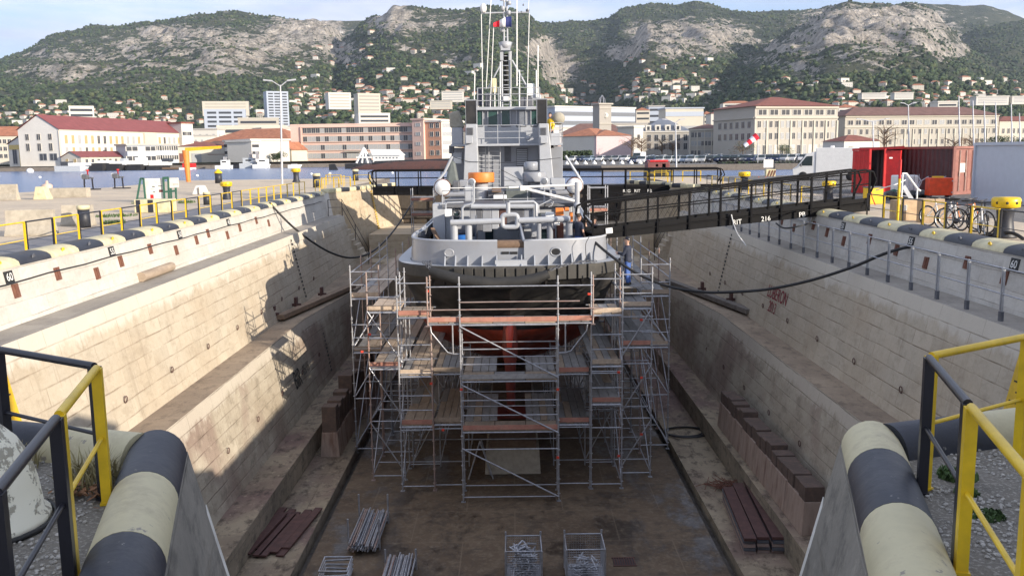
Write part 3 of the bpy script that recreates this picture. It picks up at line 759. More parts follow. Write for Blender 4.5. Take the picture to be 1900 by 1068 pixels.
for px, py in ((686, 620), (800, 711), (856, 722), (945, 0), (1035, 722), (1148, 690), (1190, 700), (1190, 593), (1093, 545), (822, 797), (1035, 848), (1190, 805), (1148, 845), (793, 540), (672, 652)):
    if py == 0: continue
    y = 28.36 if 850 < px < 1040 else (29.4 if 780 < px < 1150 else 30.4)
    p = P(px, py, y=y); mb = MB(); mb.obox(p, (.09, .06, .07)); mb.build('clamp', M['red_bright'], SX)
for a, b_, lab in ((-6.3, 33, 0), (6.2, 34, 0)):
    pass
# access tower behind the ship on each side
def tower(label, x0, x1, y, z0, z1, decks):
    e = EM('scaffold_tower', label, 'scaffold tower', ((x0+x1)/2, y, z0))
    for x in (x0, x1):
        for yy in (y, y+1.1):
            mb = MB(); mb.tube([(x, yy, z0), (x, yy, z1)], .03, 6); mb.build('standard', M['galv'], e)
    mb = MB(); z = z0+.5
    while z < z1:
        for yy in (y, y+1.1): mb.tube([(x0, yy, z), (x1, yy, z)], .025, 6)
        z += 1.
    mb.build('ledger', M['galv'], e)
    for z in decks:
        mb = MB(); mb.box(x0, x1, y+.02, y+1.08, z-.06, z); mb.build('deck', M['plank'], e)
        mb = MB(); mb.box(x0, x1, y-.03, y-.005, z+.01, z+.16); mb.build('toe_board', M['toe_red'], e)
a = P(1094, 345, y=47); b_ = P(1127, 440, y=47)
tower('pale scaffold tower standing behind the gangway foot right of the ship', a.x, b_.x, 47, FLZ, a.z, [zt(1110, 392, 47)])
a = P(762, 350, y=60); b_ = P(806, 440, y=60)
tower('dark scaffold tower left of the ship in front of the dock gate', a.x, b_.x, 60, FLZ, a.z, [zt(780, 400, 60), zt(780, 372, 60)])
# ---------------------------------------------------------------- the ship
SH_ = EM('tugboat', 'grey harbour tug seen from its stern, propped up dry in the dock', 'ship', (-.1, 40, -8.2))
XC = -.08
def part(mb, nm, mk_, par=None, bev=0., label=None): return mb.build(nm, [M[k] for k in mk_] if isinstance(mk_, tuple) else M[mk_], par or SH_, bev=bev, label=label)
def rb(mb, x0, y0, x1, y1, Y, dp, z0=None, z1=None):
    a = P((x0+x1)/2, y1, y=Y).z if z0 is None else z0; b_ = P((x0+x1)/2, y0, y=Y).z if z1 is None else z1
    xa = P(x0, (y0+y1)/2, y=Y).x; xb = P(x1, (y0+y1)/2, y=Y).x
    mb.box(xa, xb, Y, Y+dp, a, b_); return mb
# plan outline of the fender (half breadth by distance)
OUT = [(0, 31.15), (1.2, 31.2), (2.2, 31.4), (3.0, 31.75), (3.6, 32.3), (4.0, 33.0), (4.2, 34.), (4.25, 36), (4.25, 40), (4.25, 44), (4.1, 48), (3.5, 52), (2.4, 55.2), (1.1, 57.3), (0, 58.2)]
def smooth(pts, k=4):
    o = []
    for i in range(len(pts)-1):
        p0 = V(pts[max(0, i-1)]); p1 = V(pts[i]); p2 = V(pts[i+1]); p3 = V(pts[min(len(pts)-1, i+2)])
        for j in range(k):
            t = j/k
            o.append(.5*((2*p1)+(p2-p0)*t+(2*p0-5*p1+4*p2-p3)*t*t+(3*p1-p0-3*p2+p3)*t**3))
    return o+[V(pts[-1])]
OS = smooth(OUT)
def sheer(y): return interp(y, [(31, -1.33), (40, -1.38), (48, -1.1), (54, -.5), (59, .2)])
def bulz(y): return interp(y, [(31, -.50), (37, -.52), (43, -.1), (50, .25), (59, 1.0)])
def ring(inset, zf, yshift=0.):
    """closed-ish outline from the port bow round the stern to the starboard bow, inset towards the middle"""
    pts = []
    n = len(OS)
    for i, p in enumerate(OS):
        a = OS[max(0, i-1)]; b_ = OS[min(n-1, i+1)]; d = (b_-a); d = V((d.x, d.y)).normalized(); nr = V((-d.y, d.x))   # inward normal
        ins = inset(p.y) if callable(inset) else inset
        q = V((max(0, p.x+nr.x*ins), p.y+nr.y*ins)); 
        if i == 0: q.x = 0
        pts.append((q.x, q.y))
    port = [(XC-x, y, zf(y)) for x, y in pts[::-1]]; stb = [(XC+x, y, zf(y)) for x, y in pts[1:]]
    return port+stb
def cut_gap(ringpts, lo, hi): return ringpts
# underwater body: rows from the fender down to the keel
NL = 9
def zkeel(y): return interp(y, [(31.15, -2.2), (31.8, -2.75), (32.4, -3.5), (33.3, -4.5), (34.5, -5.1), (36, -5.6), (39, -6.6), (43, -7.25), (53, -7.3), (56, -5.5), (58.2, 0.)])
def sect(p, f):
    """f 0 at the fender, 1 at the keel"""
    zt_ = sheer(p.y)-.45; zk = min(zkeel(p.y), zt_-.05)
    full = interp(p.y, [(31, .9), (32.5, .6), (34, .46), (36, .42), (50, .42), (55, .8), (58.2, 1.)])
    x = p.x*.955*(1-f**(1/full if full < .99 else 1.02))
    if p.y > 36 and p.y < 57: x = p.x*.955*(1-f**3.2*.55-(f**10)*.45)
    return (x, lerp(zt_, zk, f))
up = []; 
for k in range(NL+1):
    f = k/NL; r = []
    pp = []
    for p in OS: x, z = sect(p, f); pp.append((x, p.y+(.25*f if p.y < 33 else 0), z))
    up.append([(XC-x, y, z) for x, y, z in pp[::-1]]+[(XC+x, y, z) for x, y, z in pp[1:]])
mb = MB()
mb.grid([r[::-1] for r in up], smooth=True)
WLZ = -3.95
m, nt, b = newmat('hull_paint'); t = NT(nt); tc = t.n('ShaderNodeTexCoord').outputs['Object']
sp = t.n('ShaderNodeSeparateXYZ'); t.l(tc, sp.inputs[0])
n1 = t.noise(t.mapping(tc, (1, 1, .3)), 1.5, 5, .7); n2 = t.noise(tc, 6, 4)
blk = t.mix(t.ramp(n1, .45, .7), (.016, .016, .017), (.055, .052, .048)); red = t.mix(t.ramp(n1, .4, .65), (.50, .085, .045), (.24, .05, .03))
edge = t.math('ADD', sp.outputs[2], t.math('MULTIPLY', n2, .02))
t.l(t.mix(t.ramp(edge, WLZ-.01, WLZ+.02), red, blk), b.inputs['Base Color']); b.inputs['Roughness'].default_value = .38
M['hull_paint'] = m
part(mb, 'hull', 'hull_paint')
# keel fin, rudder post
mb = MB(); mb.hull8([(XC-.14, 33.1, -7.4), (XC+.14, 33.1, -7.4), (XC+.14, 44, -7.4), (XC-.14, 44, -7.4)], [(XC-.2, 33.9, -3.9), (XC+.2, 33.9, -3.9), (XC+.3, 44, -4.5), (XC-.3, 44, -4.5)]); part(mb, 'skeg', 'hull_red')
mb = MB(); mb.tube([(XC-.02, 33.0, -3.35), (XC-.02, 32.85, -3.75), (XC-.02, 32.75, -4.6), (XC-.02, 33., -5.4), (XC-.02, 33., -7.1)], .2, 12, rs=[.12, .24, .3, .2, .14]); part(mb, 'rudder', 'hull_red')
mb = MB(); mb.tube([(XC+.02, 32.75, -3.45), (XC-.03, 32.55, -3.9), (XC-.04, 32.5, -4.5)], .1, 10, rs=[.06, .16, .10]); part(mb, 'rudder_highlight', 'red_bright')  # highlight at the rudder top, painted as a brighter red piece
mb = MB(); mb.box(XC-.55, XC+.55, 33.2, 34.4, -7.45, -7.25); part(mb, 'sole_piece', 'hull_red')
# rubbing strake
r0 = ring(0, lambda y: sheer(y)); r1 = ring(-.02, lambda y: sheer(y)-.06); r2 = ring(-.02, lambda y: sheer(y)-.40); r3 = ring(.12, lambda y: sheer(y)-.52)
ri = ring(.44, lambda y: sheer(y)+.004)
mb = MB(); mb.grid([q[::-1] for q in (r0, r1, r2, r3)], smooth=False); part(mb, 'rubbing_strake', 'rubber')
mb = MB(); mb.grid([q[::-1] for q in (ri, r0)]); part(mb, 'margin_plate', 'ship_light')
# rubber fender blocks along the stern
mb = MB()
def on_out(x, inset=0.):
    ax = abs(x)
    for a, b_ in zip(OS, OS[1:]):
        if a.x <= ax <= b_.x: t_ = (ax-a.x)/max(1e-6, b_.x-a.x); return lerp(a.y, b_.y, t_)
    return 34
x = -1.95
while x < 3.0:
    y0 = on_out(x); y1 = on_out(x+.34)
    mb.bar((XC+x+.02, y0-.06, sheer(31)-.24), (XC+x+.32, y1-.06, sheer(31)-.24), .12, .36 if x < 1.2 else .50); x += .36
part(mb, 'fender_block', 'rubber', bev=.015)
mb = MB(); pts = [(-2.75, -.1), (-2.3, -.24), (-1.6, -.40), (-.6, -.50), (.3, -.47), (.9, -.36), (1.35, -.20)]
mb.tube([(XC+x, on_out(x)-.36, sheer(31)+z-.05) for x, z in pts], .2, 14, rs=[.15, .2, .21, .21, .21, .2, .15]); part(mb, 'sausage_fender', 'rubber_dark')
mb = MB()
def chain(mb, pts, r=.05):
    pts = [V(p) for p in pts]
    for i, (a, b_) in enumerate(zip(pts, pts[1:])):
        d = b_-a; L = d.length; n = max(1, int(L/(r*2.4)))
        for k in range(n):
            c = a+d*((k+.5)/n); dn = d.normalized(); sx = dn.orthogonal().normalized(); sy = dn.cross(sx)
            if k % 2: sx = sy
            mb.tube([c+dn*(r*1.6*math.cos(t_))+sx*(r*.8*math.sin(t_)) for t_ in [2*PI*j/10 for j in range(10)]], r*.32, 5, closed=True)
chain(mb, [(XC+1.4, on_out(1.4)-.32, sheer(31)-.12), (XC+2.0, on_out(2)-.1, sheer(31)+.02), (XC+2.5, on_out(2.5)+.05, sheer(31)+.09), (XC+3.1, on_out(3.)+.1, sheer(31)+.06)])
for k in range(4): chain(mb, [(XC-3.1+k*.09, on_out(3.)+.12, sheer(31)+.12), (XC-2.85+k*.05, on_out(2.8)-.12, sheer(31)-.05-k*.05), (XC-2.6+k*.04, on_out(2.6)-.25, sheer(31)-.22)])
part(mb, 'fender_chain', 'ship_dark')
mb = MB()
for x in (-2.75, -2.3, -.9, .15, 1.25, 2.55): mb.add([(XC+x-.1, on_out(x)+.06, sheer(31)-.5), (XC+x+.1, on_out(x)+.06, sheer(31)-.5), (XC+x, on_out(x)+.2, sheer(31)-.82), (XC+x, on_out(x)-.0, sheer(31)-.52)], [(0, 1, 2), (0, 3, 2), (3, 1, 2)])
part(mb, 'fender_bracket', 'hull_black')
# bulwark with the gap for the stern roller
def in_gap(p): return XC-.42 < p[0] < XC+.52 and p[1] < 33
bb = ring(.46, lambda y: sheer(y)); bt = ring(lambda y: interp(y, [(31, .52), (36, .55), (40, .85), (50, .85), (60, .3)]), bulz); bti = ring(lambda y: interp(y, [(31, .66), (36, .69), (40, .99), (50, .99), (60, .44)]), bulz); bbi = ring(.54, lambda y: sheer(y))
def split(rings):
    idx = [i for i in range(len(rings[0])) if not (XC-.40 < rings[0][i][0] < XC+.50 and rings[0][i][1] < 33)]
    a = [i for i in idx if rings[0][i][0] < XC]; b_ = [i for i in idx if rings[0][i][0] >= XC]
    o = []
    for sel, gx in ((a, XC-.42), (b_, XC+.52)):
        rr_ = []
        for r in rings:
            row = [r[i] for i in sel]
            edge = (gx, 31.67+(.1 if r in (bt, bti) else 0), row[-1][2] if gx < XC else row[0][2])
            edge = (gx, (row[-1] if gx < XC else row[0])[1], (row[-1] if gx < XC else row[0])[2])
            rr_.append(row+[edge] if gx < XC else [edge]+row)
        o.append(rr_)
    return o
sb = split([bb, bt, bti, bbi])
mb = MB()
for rr_ in sb: mb.grid([q[::-1] for q in rr_], smooth=False)
mb.sm = [True]*len(mb.sm)
bul = part(mb, 'bulwark', 'ship_grey')
md = bul.modifiers.new('es', 'EDGE_SPLIT'); md.split_angle = .7
mb = MB()
for rr_ in sb:
    mb.tube([V(p)+V((0, .05, .0)) for p in rr_[1]], .05, 8)
part(mb, 'rail_cap', 'ship_light', bul)
# fairlead rings, triangular knees
for px, py, r in ((833, 469, .13), (1031, 467, .15)):
    p = P(px, py, y=31.93 if px < 900 else 31.86)
    yy = on_out(p.x-XC)+.47
    p = P(px, py, y=yy); mb = MB(); mb.tube([(p.x+r*1.2*math.cos(a), yy-.0, p.z+r*.95*math.sin(a)) for a in [2*PI*i/20 for i in range(20)]], .035, 8, closed=True); part(mb, 'fairlead', 'ship_grey', bul)
    mb = MB(); mb.lathe([(0, -.012), (r*1.1, -.012), (r*1.1, .02)], (p.x, yy-.01, p.z), 20, 'y', smooth=False); part(mb, 'fairlead_mouth', 'ship_grey' if px < 900 else 'hull_black', bul)
mb = MB()
for px in (825, 845, 868, 895, 922, 968, 992, 1018, 1042, 1062, 1082, 1100):
    p = P(px, 490, y=31.5); x = p.x-XC
    if abs(x) > 3.2: continue
    yo = on_out(x)+.05; yi = on_out(x)+.52; z = sheer(31)
    for dx in (0,):
        mb = MB(); mb.hull8([(p.x-.02, yo, z), (p.x+.02, yo, z), (p.x+.02, yi, z), (p.x-.02, yi, z)], [(p.x-.02, yi-.12, z+.30), (p.x+.02, yi-.12, z+.30), (p.x+.02, yi, z+.34), (p.x-.02, yi, z+.34)]); part(mb, 'knee_plate', 'ship_light', bul)

mb = MB(); mb.tube([(XC-.42, 31.95, -.66), (XC+.52, 31.95, -.66)], .17, 16); part(mb, 'stern_roller', 'timber')
mb = MB(); mb.box(XC-.42, XC+.52, 31.82, 31.9, -1.33, -.72); part(mb, 'stern_plate', 'ship_grey')
mb = MB()
for px in (938, 954): 
    p = P(px, 469, y=31.8); mb.box(p.x-.14, p.x+.12, 31.79, 31.81, p.z-.045, p.z+.045)
    part(mb, 'plate_slot', 'hull_black'); mb = MB()
mb = MB(); mb.box(XC-.5, XC+.62, 31.3, 31.6, -1.33, -1.14); part(mb, 'roller_sill', 'ship_light')
# main deck
mb = MB(); rg_ = ring(.58, lambda y: sheer(y)-.15); mb.add(rg_, [tuple(range(len(rg_)))[::-1]]); part(mb, 'deck', 'deck')
# towing gallows: thick horizontal pipe with a square eye
Yt = 34.2
def pt(px, py, Y): return P(px, py, y=Y)
mb = MB(); a = pt(836, 413, Yt); b_ = pt(1062, 408, Yt); c0 = pt(930, 410, Yt); c1 = pt(962, 409, Yt)
mb.tube([a, c0], .115, 14); mb.tube([c1, pt(1058, 406, Yt)], .115, 14)
part(mb, 'towing_bar', 'ship_light')
mb = MB(); cx = (c0.x+c1.x)/2; cz = c0.z; hw, hh = .29, .235
lp = []
for i in range(28):
    t_ = 2*PI*i/28; cc, ss = math.cos(t_), math.sin(t_)
    lp.append((cx+hw*math.copysign(abs(cc)**.45, cc), Yt, cz+hh*math.copysign(abs(ss)**.45, ss)))
mb.tube(lp, .095, 12, closed=True); part(mb, 'towing_eye', 'ship_light')
for px, w_ in ((842, .14), (869, .13), (1021, .11), (1000, .09), (1057, .15)):
    mb = MB(); p = pt(px, 412, Yt); mb.tube([(p.x, Yt+.12, -1.5), (p.x, Yt+.12, p.z)], w_, 12); part(mb, 'gallows_leg', 'ship_light' if px < 1000 else 'ship_grey')
mb = MB(); p = pt(943, 400, Yt); mb.tube([(p.x, Yt, p.z+.02), (p.x, Yt, p.z+.5)], .085, 10); part(mb, 'eye_post', 'ship_light')
# cross pipe and winch frames further in
Yw = 36.4
mb = MB(); mb.tube([pt(874, 383, Yw), pt(990, 383, Yw)], .10, 12); part(mb, 'cross_pipe', 'ship_light')
mb = MB(); mb.tube([pt(945, 375, Yw), pt(990, 374, Yw), pt(995, 378, Yw), pt(995, 420, Yw)], .06, 8); mb.tube([pt(858, 420, Yw), pt(858, 386, Yw), pt(863, 381, Yw), pt(876, 378, Yw), pt(879, 374, Yw), pt(879, 340, Yw)], .05, 8); mb.tube([pt(827, 392, Yw), pt(827, 379, Yw), pt(830, 376, Yw), pt(860, 375, Yw)], .035, 8); part(mb, 'bent_pipe', 'ship_light')
for r_ in ((872, 383, 884, 430, 'ship_grey'), (884, 386, 895, 428, 'ship_dark'), (895, 388, 912, 430, 'ship_grey'), (912, 386, 926, 425, 'ship_light'), (926, 388, 940, 420, 'rust_dark'), (940, 386, 972, 428, 'ship_dark'), (972, 386, 986, 425, 'ship_grey'), (986, 380, 1001, 440, 'ship_light'), (845, 418, 868, 445, 'blue_plastic'), (1004, 398, 1032, 425, 'ship_grey'), (1018, 425, 1030, 450, 'rust_dark'), (1034, 415, 1046, 450, 'rust')):
    mb = MB(); rb(mb, r_[0], r_[1], r_[2], r_[3], Yw+.15, .7); part(mb, 'winch_box', r_[4], bev=.03)
for r_ in ((1057, 394, 1063, 443, 'orange'), (1031, 386, 1046, 400, 'orange'), (1048, 385, 1056, 392, 'orange')):
    mb = MB(); rb(mb, *r_[:4], Yw-.4, .3); part(mb, 'timber_plank' if r_[4] == 'orange' and r_[3] > 420 else 'orange_block', r_[4], bev=.02)
for r_ in ((1012, 394, 1028, 404), (1028, 408, 1039, 418), (1016, 432, 1026, 444), (825, 388, 838, 402)):
    mb = MB(); rb(mb, *r_, Yw-.7, .25); part(mb, 'white_box', 'white', bev=.03)
mb = MB(); mb.lathe([(.42, 0), (.42, .9), (.3, .95), (.3, 1.3)], pt(860, 445, 35.2)-V((0, 0, 1.1)), 16); part(mb, 'blue_drum', 'blue_plastic')
mb = MB(); mb.lathe([(.55, -.5), (.55, -.45), (.3, -.42), (.3, .42), (.55, .45), (.55, .5)], pt(862, 425, 35.6), 18, 'x'); part(mb, 'rope_winch', 'ship_dark')
mb = MB()
for k in range(60):
    p = pt(rs_.uniform(880, 1010), rs_.uniform(436, 448), 33.3+rs_.random()*1.5); mb.obox((p.x, p.y, -1.35+rs_.random()*.5), (rs_.uniform(.08, .5), rs_.uniform(.06, .3), rs_.uniform(.05, .3)), rs_.random()*3)
part(mb, 'deck_gear', 'ship_dark')
# deckhouse
Yd = 38.2
mb = MB(); rb(mb, 826, 384, 1062, 440, Yd, 21, z0=-1.5); part(mb, 'deckhouse', 'ship_light', bev=.04)
dkz = pt(945, 384, Yd).z
mb = MB(); rb(mb, 820, 378, 1068, 384, Yd-.35, 22); part(mb, 'boat_deck', 'deck')
for r_ in ((842, 395, 852, 440), (900, 395, 915, 440), (1000, 395, 1014, 440)):
    mb = MB(); rb(mb, *r_, Yd-.04, .05, z0=-1.45); part(mb, 'doorway', 'glass_dark')
mb = MB(); p = pt(847, 396, Yd-.05); mb.tube([(p.x+.16*math.cos(a), Yd-.06, p.z+.16*math.sin(a)) for a in [2*PI*i/16 for i in range(16)]], .045, 8, closed=True); part(mb, 'porthole', 'ship_dark')
mb = MB(); rb(mb, 803, 378, 826, 441, Yd-.2, 1.2, z0=-1.5); part(mb, 'side_locker', 'ship_light', bev=.03)
mb = MB(); a = pt(802, 423, 35.4); mb.bar(a, pt(815, 447, 35), .16, .05); part(mb, 'loose_plank', 'timber')
# searchlights
for px, py, Y in ((875, 338, 38.4), (1010, 336, 38.4)):
    p = pt(px, py, Y); mb = MB(); mb.lathe([(0, -.0), (.15, 0), (.165, .02), (.165, .12), (.1, .26), (0, .3)], p, 18, 'y'); part(mb, 'searchlight', 'lamp_metal')
    mb = MB(); mb.lathe([(0, -.008), (.12, -.006), (.13, .0)], p-V((0, .006, 0)), 16, 'y'); part(mb, 'lens', 'glass_grey')
    mb = MB(); mb.tube([p+V((0, .12, -.15)), (p.x, p.y+.12, dkz)], .035, 8); part(mb, 'lamp_post', 'ship_light')
# round drums on the boat deck
for cx_, y0_, y1_, w_, Y, mk_, pw, pb in ((893, 320, 338, 48, 41.5, 'orange', 25, 372), (991, 319, 337, 46, 41.5, 'ship_grey', 22, 365)):
    a = pt(cx_, y1_, Y); b_ = pt(cx_, y0_, Y); r = w_/2*41.5/F
    mb = MB(); mb.lathe([(r*.97, 0), (r, .03), (r, b_.z-a.z-.03), (r*.97, b_.z-a.z), (0, b_.z-a.z)], a, 28); o = part(mb, 'capstan_drum', mk_)
    mb = MB(); mb.lathe([(pw/2*41.5/F*1.05, dkz-a.z), (pw/2*41.5/F, dkz-a.z+.1), (pw/2*41.5/F, -.002)], a, 20); part(mb, 'pedestal', 'ship_light', o)
mb = MB(); a = pt(985, 316, 42); r = 13*42/F; mb.lathe([(r, 0), (r, .36), (r*.8, .4), (0, .4)], a, 20); part(mb, 'capstan_drum', 'ship_grey')
mb = MB(); rb(mb, 935, 310, 971, 352, 41.2, .9); part(mb, 'deck_locker', 'ship_light', bev=.02)
mb = MB(); rb(mb, 935, 334, 971, 335, 41.19, .02); part(mb, 'locker_seam', 'ship_dark')
mb = MB(); rb(mb, 1022, 331, 1048, 352, 40.5, .8); part(mb, 'deck_locker', 'ship_light', bev=.02)
mb = MB(); mb.tube([pt(1022, 358, 40.6), pt(1056, 357, 40.6)], .12, 12); mb.tube([pt(826, 361, 40.6), pt(862, 360, 40.6)], .12, 12); part(mb, 'deck_pipe', 'ship_grey')
for r_ in ((862, 345, 880, 374, 'ship_light'), (840, 336, 852, 362, 'ship_dark'), (852, 334, 868, 352, 'ship_grey'), (938, 345, 985, 372, 'tarp'), (905, 352, 938, 372, 'ship_dark'), (985, 352, 1020, 376, 'ship_dark'), (912, 350, 930, 357, 'timber'), (915, 362, 940, 370, 'white')):
    mb = MB(); rb(mb, *r_[:4], 40.2+rs_.random(), .7); part(mb, 'deck_fitting', r_[4], bev=.04)
# liferaft canisters and their curved davits
for px, py, sx in ((821, 348, -1), (1066, 345, 1)):
    p = pt(px, py, 39); mb = MB(); r = 14*39/F
    mb.lathe([(0, -.22), (r*.8, -.16), (r, -.04), (r*1.03, 0), (r, .5), (r*.8, .62), (0, .66)], p, 24, 'y'); o = part(mb, 'liferaft_canister', 'white')
    mb = MB(); mb.tube([(p.x+r*1.06*math.cos(a), p.y+.1, p.z+r*1.06*math.sin(a)) for a in [2*PI*i/24 for i in range(24)]], .03, 6, closed=True); part(mb, 'strap', 'rust', o)
    mb = MB(); mb.bar((p.x, p.y+.2, p.z-r), (p.x, p.y+.2, dkz-.7), .12); part(mb, 'cradle', 'ship_grey', o)
    q = [(839, 290), (825, 320), (808, 340), (806, 352), (812, 362)] if sx < 0 else [(1049, 289), (1070, 322), (1080, 338), (1080, 348), (1074, 356)]
    mb = MB(); mb.tube([pt(a, b__, 39.6) for a, b__ in q], .06, 8); part(mb, 'davit', 'ship_light')
# white deck crane
Yk = 37.6
mb = MB(); mb.tube([pt(1071, 402, Yk), pt(1071, 338, Yk)], .105, 14); mb.lathe([(.15, -.1), (.15, .1)], pt(1071, 381, Yk), 14); cr = part(mb, 'crane_post', 'ship_light')
mb = MB(); a = pt(1071, 440, Yk); mb.tube([(a.x, Yk, -1.4), pt(1071, 400, Yk)], .12, 12); part(mb, 'crane_base', 'ship_grey', cr)
mb = MB(); mb.tube([pt(944, 348, Yk), pt(1068, 343, Yk)], .05, 10); mb.tube([pt(970, 349, Yk), pt(1066, 373, Yk)], .065, 10); mb.obox(pt(970, 349, Yk), (.2, .2, .2)); mb.tube([pt(836, 349, Yk), pt(944, 348, Yk)], .02, 6); part(mb, 'crane_jib', 'white', cr)
mb = MB(); mb.tube([pt(997, 383, Yk), pt(1022, 370, Yk), pt(1027, 374, Yk), pt(1024, 381, Yk), pt(1018, 384, Yk)], .02, 6); part(mb, 'bent_rod', 'ship_light')
# funnels
Yf = 45.
for pts4, bx, lv in ((((858, 345), (888, 345), (885, 230), (864, 230)), ((865, 230), (883, 187)), 0), (((1002, 330), (1030, 330), (1018, 229), (1000, 229)), ((997, 229), (1014, 185)), 1)):
    q = [pt(a, b__, Yf) for a, b__ in pts4]; dz = dkz
    lo = [V((q[0].x, Yf, dz)), V((q[1].x, Yf, dz)), V((q[1].x, Yf+1.6, dz)), V((q[0].x, Yf+1.6, dz))]
    hi = [V((q[3].x, Yf+.1, q[3].z)), V((q[2].x, Yf+.1, q[2].z)), V((q[2].x, Yf+1.3, q[2].z)), V((q[3].x, Yf+1.3, q[3].z))]
    mb = MB(); mb.hull8(lo, hi); fu = part(mb, 'funnel', 'ship_light', bev=.03)
    a = pt(*bx[0], Yf+.15); b_ = pt(*bx[1], Yf+.15)
    mb = MB(); mb.box(a.x, b_.x, Yf+.15, Yf+1.1, a.z+.004, b_.z); ex = part(mb, 'exhaust_casing', 'hull_black', fu, bev=.02)
    mb = MB(); mb.box(a.x-.03, b_.x+.03, Yf+.1, Yf+1.15, b_.z+.002, b_.z+.06); mb.box(a.x-.025, a.x-.003, Yf+.12, Yf+1.13, a.z, b_.z); mb.box(b_.x+.003, b_.x+.025, Yf+.12, Yf+1.13, a.z, b_.z); part(mb, 'casing_frame', 'ship_grey', fu)
    mb = MB(); x0, x1, ya, yb = (866, 878, 237, 250) if lv == 0 else (1003, 1014, 237, 250)
    for k in range(7):
        rb(mb, x0, ya+k*2, x1, ya+k*2+1.1, Yf+.03, .06)
    part(mb, 'louvre', 'ship_dark', fu)
    mb = MB(); rb(mb, (864 if lv == 0 else 1003), 253, (877 if lv == 0 else 1016), 266, Yf-.18, .2); part(mb, 'vent_box', 'ship_light', fu, bev=.02)
# superstructure
Yh = 46.6
mb = MB(); rb(mb, 884, 268, 1003, 345, Yh, 7, z0=dkz); rb(mb, 838, 273, 1044, 335, Yh+1.8, 5, z0=dkz); part(mb, 'superstructure', 'ship_grey', bev=.03)
mb = MB(); rb(mb, 836, 266.5, 1044, 270.5, Yh-1.0, 8); part(mb, 'bridge_deck', 'ship_light')
mb = MB(); rb(mb, 886, 232, 1000, 267, Yh+.5, 4.5); rb(mb, 884, 198, 1002, 204, Yh+.3, 5); wh = part(mb, 'wheelhouse', 'ship_light', bev=.03)
mb = MB(); rb(mb, 888, 204, 998, 233, Yh+.62, 4.2); part(mb, 'window_band', 'ship_grey', wh)
for x0, x1, mk_ in ((886, 895, 'glass_green'), (906, 923, 'glass_green'), (931, 946, 'glass_green'), (959, 975, 'glass_grey'), (986, 996, 'glass_green')):
    mb = MB(); rb(mb, x0, 205.5, x1, 234, Yh+.54, .06); wn = part(mb, 'window', mk_, wh)
    mb = MB()
    for r_ in ((x0-1.5, 204, x0, 235.5), (x1, 204, x1+1.5, 235.5), (x0, 234, x1, 235.5)): rb(mb, *r_, Yh+.50, .06)
    part(mb, 'frame', 'ship_light', wn)
mb = MB()
for k in range(9): rb(mb, 959, 277+k*3.4, 978, 279.2+k*3.4, Yh-.08, .1)
part(mb, 'louvre', 'ship_light'); mb = MB(); rb(mb, 958, 275, 979, 308, Yh-.03, .03); part(mb, 'louvre_frame', 'ship_dark')
mb = MB(); rb(mb, 936, 272, 948, 300, Yh-.04, .05); part(mb, 'door', 'ship_dark')
for r_ in ((838, 237, 858, 268), (1022, 247, 1040, 268)):
    mb = MB(); rb(mb, *r_, Yh-.9, 1.); part(mb, 'wing_locker', 'ship_light', bev=.03)
for r_ in ((833, 270, 842, 285), (841, 283, 857, 304)):
    mb = MB(); rb(mb, *r_, Yh-.5, .5); part(mb, 'side_box', 'ship_light' if r_[0] > 835 else 'ship_dark', bev=.02)
mb = MB(); rb(mb, 842, 292, 856, 303, Yh-.53, .02); part(mb, 'lifebuoy_plate', 'white')
mb = MB(); a = pt(980, 256, Yh); mb.lathe([(0, -.06), (.11, -.05), (.12, .05), (0, .15)], a, 16, 'y'); part(mb, 'floodlight', 'lamp_metal')
# aft-house ladders and railings
def ladder(mb, x0, x1, ya, yb, Y, n, r=.025, dy=0.):
    A0, A1, B0, B1 = pt(x0, ya, Y), pt(x1, ya, Y), pt(x0, yb, Y-dy), pt(x1, yb, Y-dy)
    mb.tube([A0, B0], r, 6); mb.tube([A1, B1], r, 6)
    for k in range(n): t_ = (k+.5)/n; mb.tube([A0.lerp(B0, t_), A1.lerp(B1, t_)], r*.8, 6)
mb = MB(); ladder(mb, 907, 928, 268, 345, Yh-.3, 9); part(mb, 'ladder', 'ship_light')
mb = MB(); ladder(mb, 884, 901, 272, 340, Yh-.15, 9); part(mb, 'stair', 'ship_light')
def rail(pts, Y, h, n, nm='railing', mids=2):
    mb = MB()
    for i in range(len(pts)-1):
        a, b_ = pts[i], pts[i+1]
        for k in range(mids+1): mb.tube([a+V((0, 0, h*(k+1)/(mids+1))), b_+V((0, 0, h*(k+1)/(mids+1)))], .018, 6)
        L = max(1, round((b_-a).length/1.1))
        for j in range(L+1): p = a.lerp(b_, j/L); mb.tube([p, p+V((0, 0, h))], .02, 6)
    return part(mb, nm, 'ship_light')
z2 = pt(940, 268, Yh-1).z
rail([V((pt(884, 268, Yh-.95).x, Yh-.95, z2)), V((pt(1003, 268, Yh-.95).x, Yh-.95, z2))], Yh, .95, 6)
rail([V((pt(1020, 250, Yh).x, Yh-.9, pt(1020, 266, Yh).z)), V((pt(1042, 250, Yh).x, Yh-.9, pt(1020, 266, Yh).z)), V((pt(1042, 250, Yh).x, Yh+2, pt(1020, 266, Yh).z))], Yh, 1., 2)
zr = pt(940, 198, Yh+.3).z
rail([V((pt(886, 200, Yh).x, Yh+.4, zr)), V((pt(1002, 200, Yh).x, Yh+.4, zr))], Yh, .95, 4)
rail([V((pt(822, 380, Yd).x, Yd-.3, dkz)), V((pt(935, 380, Yd).x, Yd-.3, dkz)), V((pt(1066, 380, Yd).x, Yd-.3, dkz))], Yd, .72, 5, mids=1)
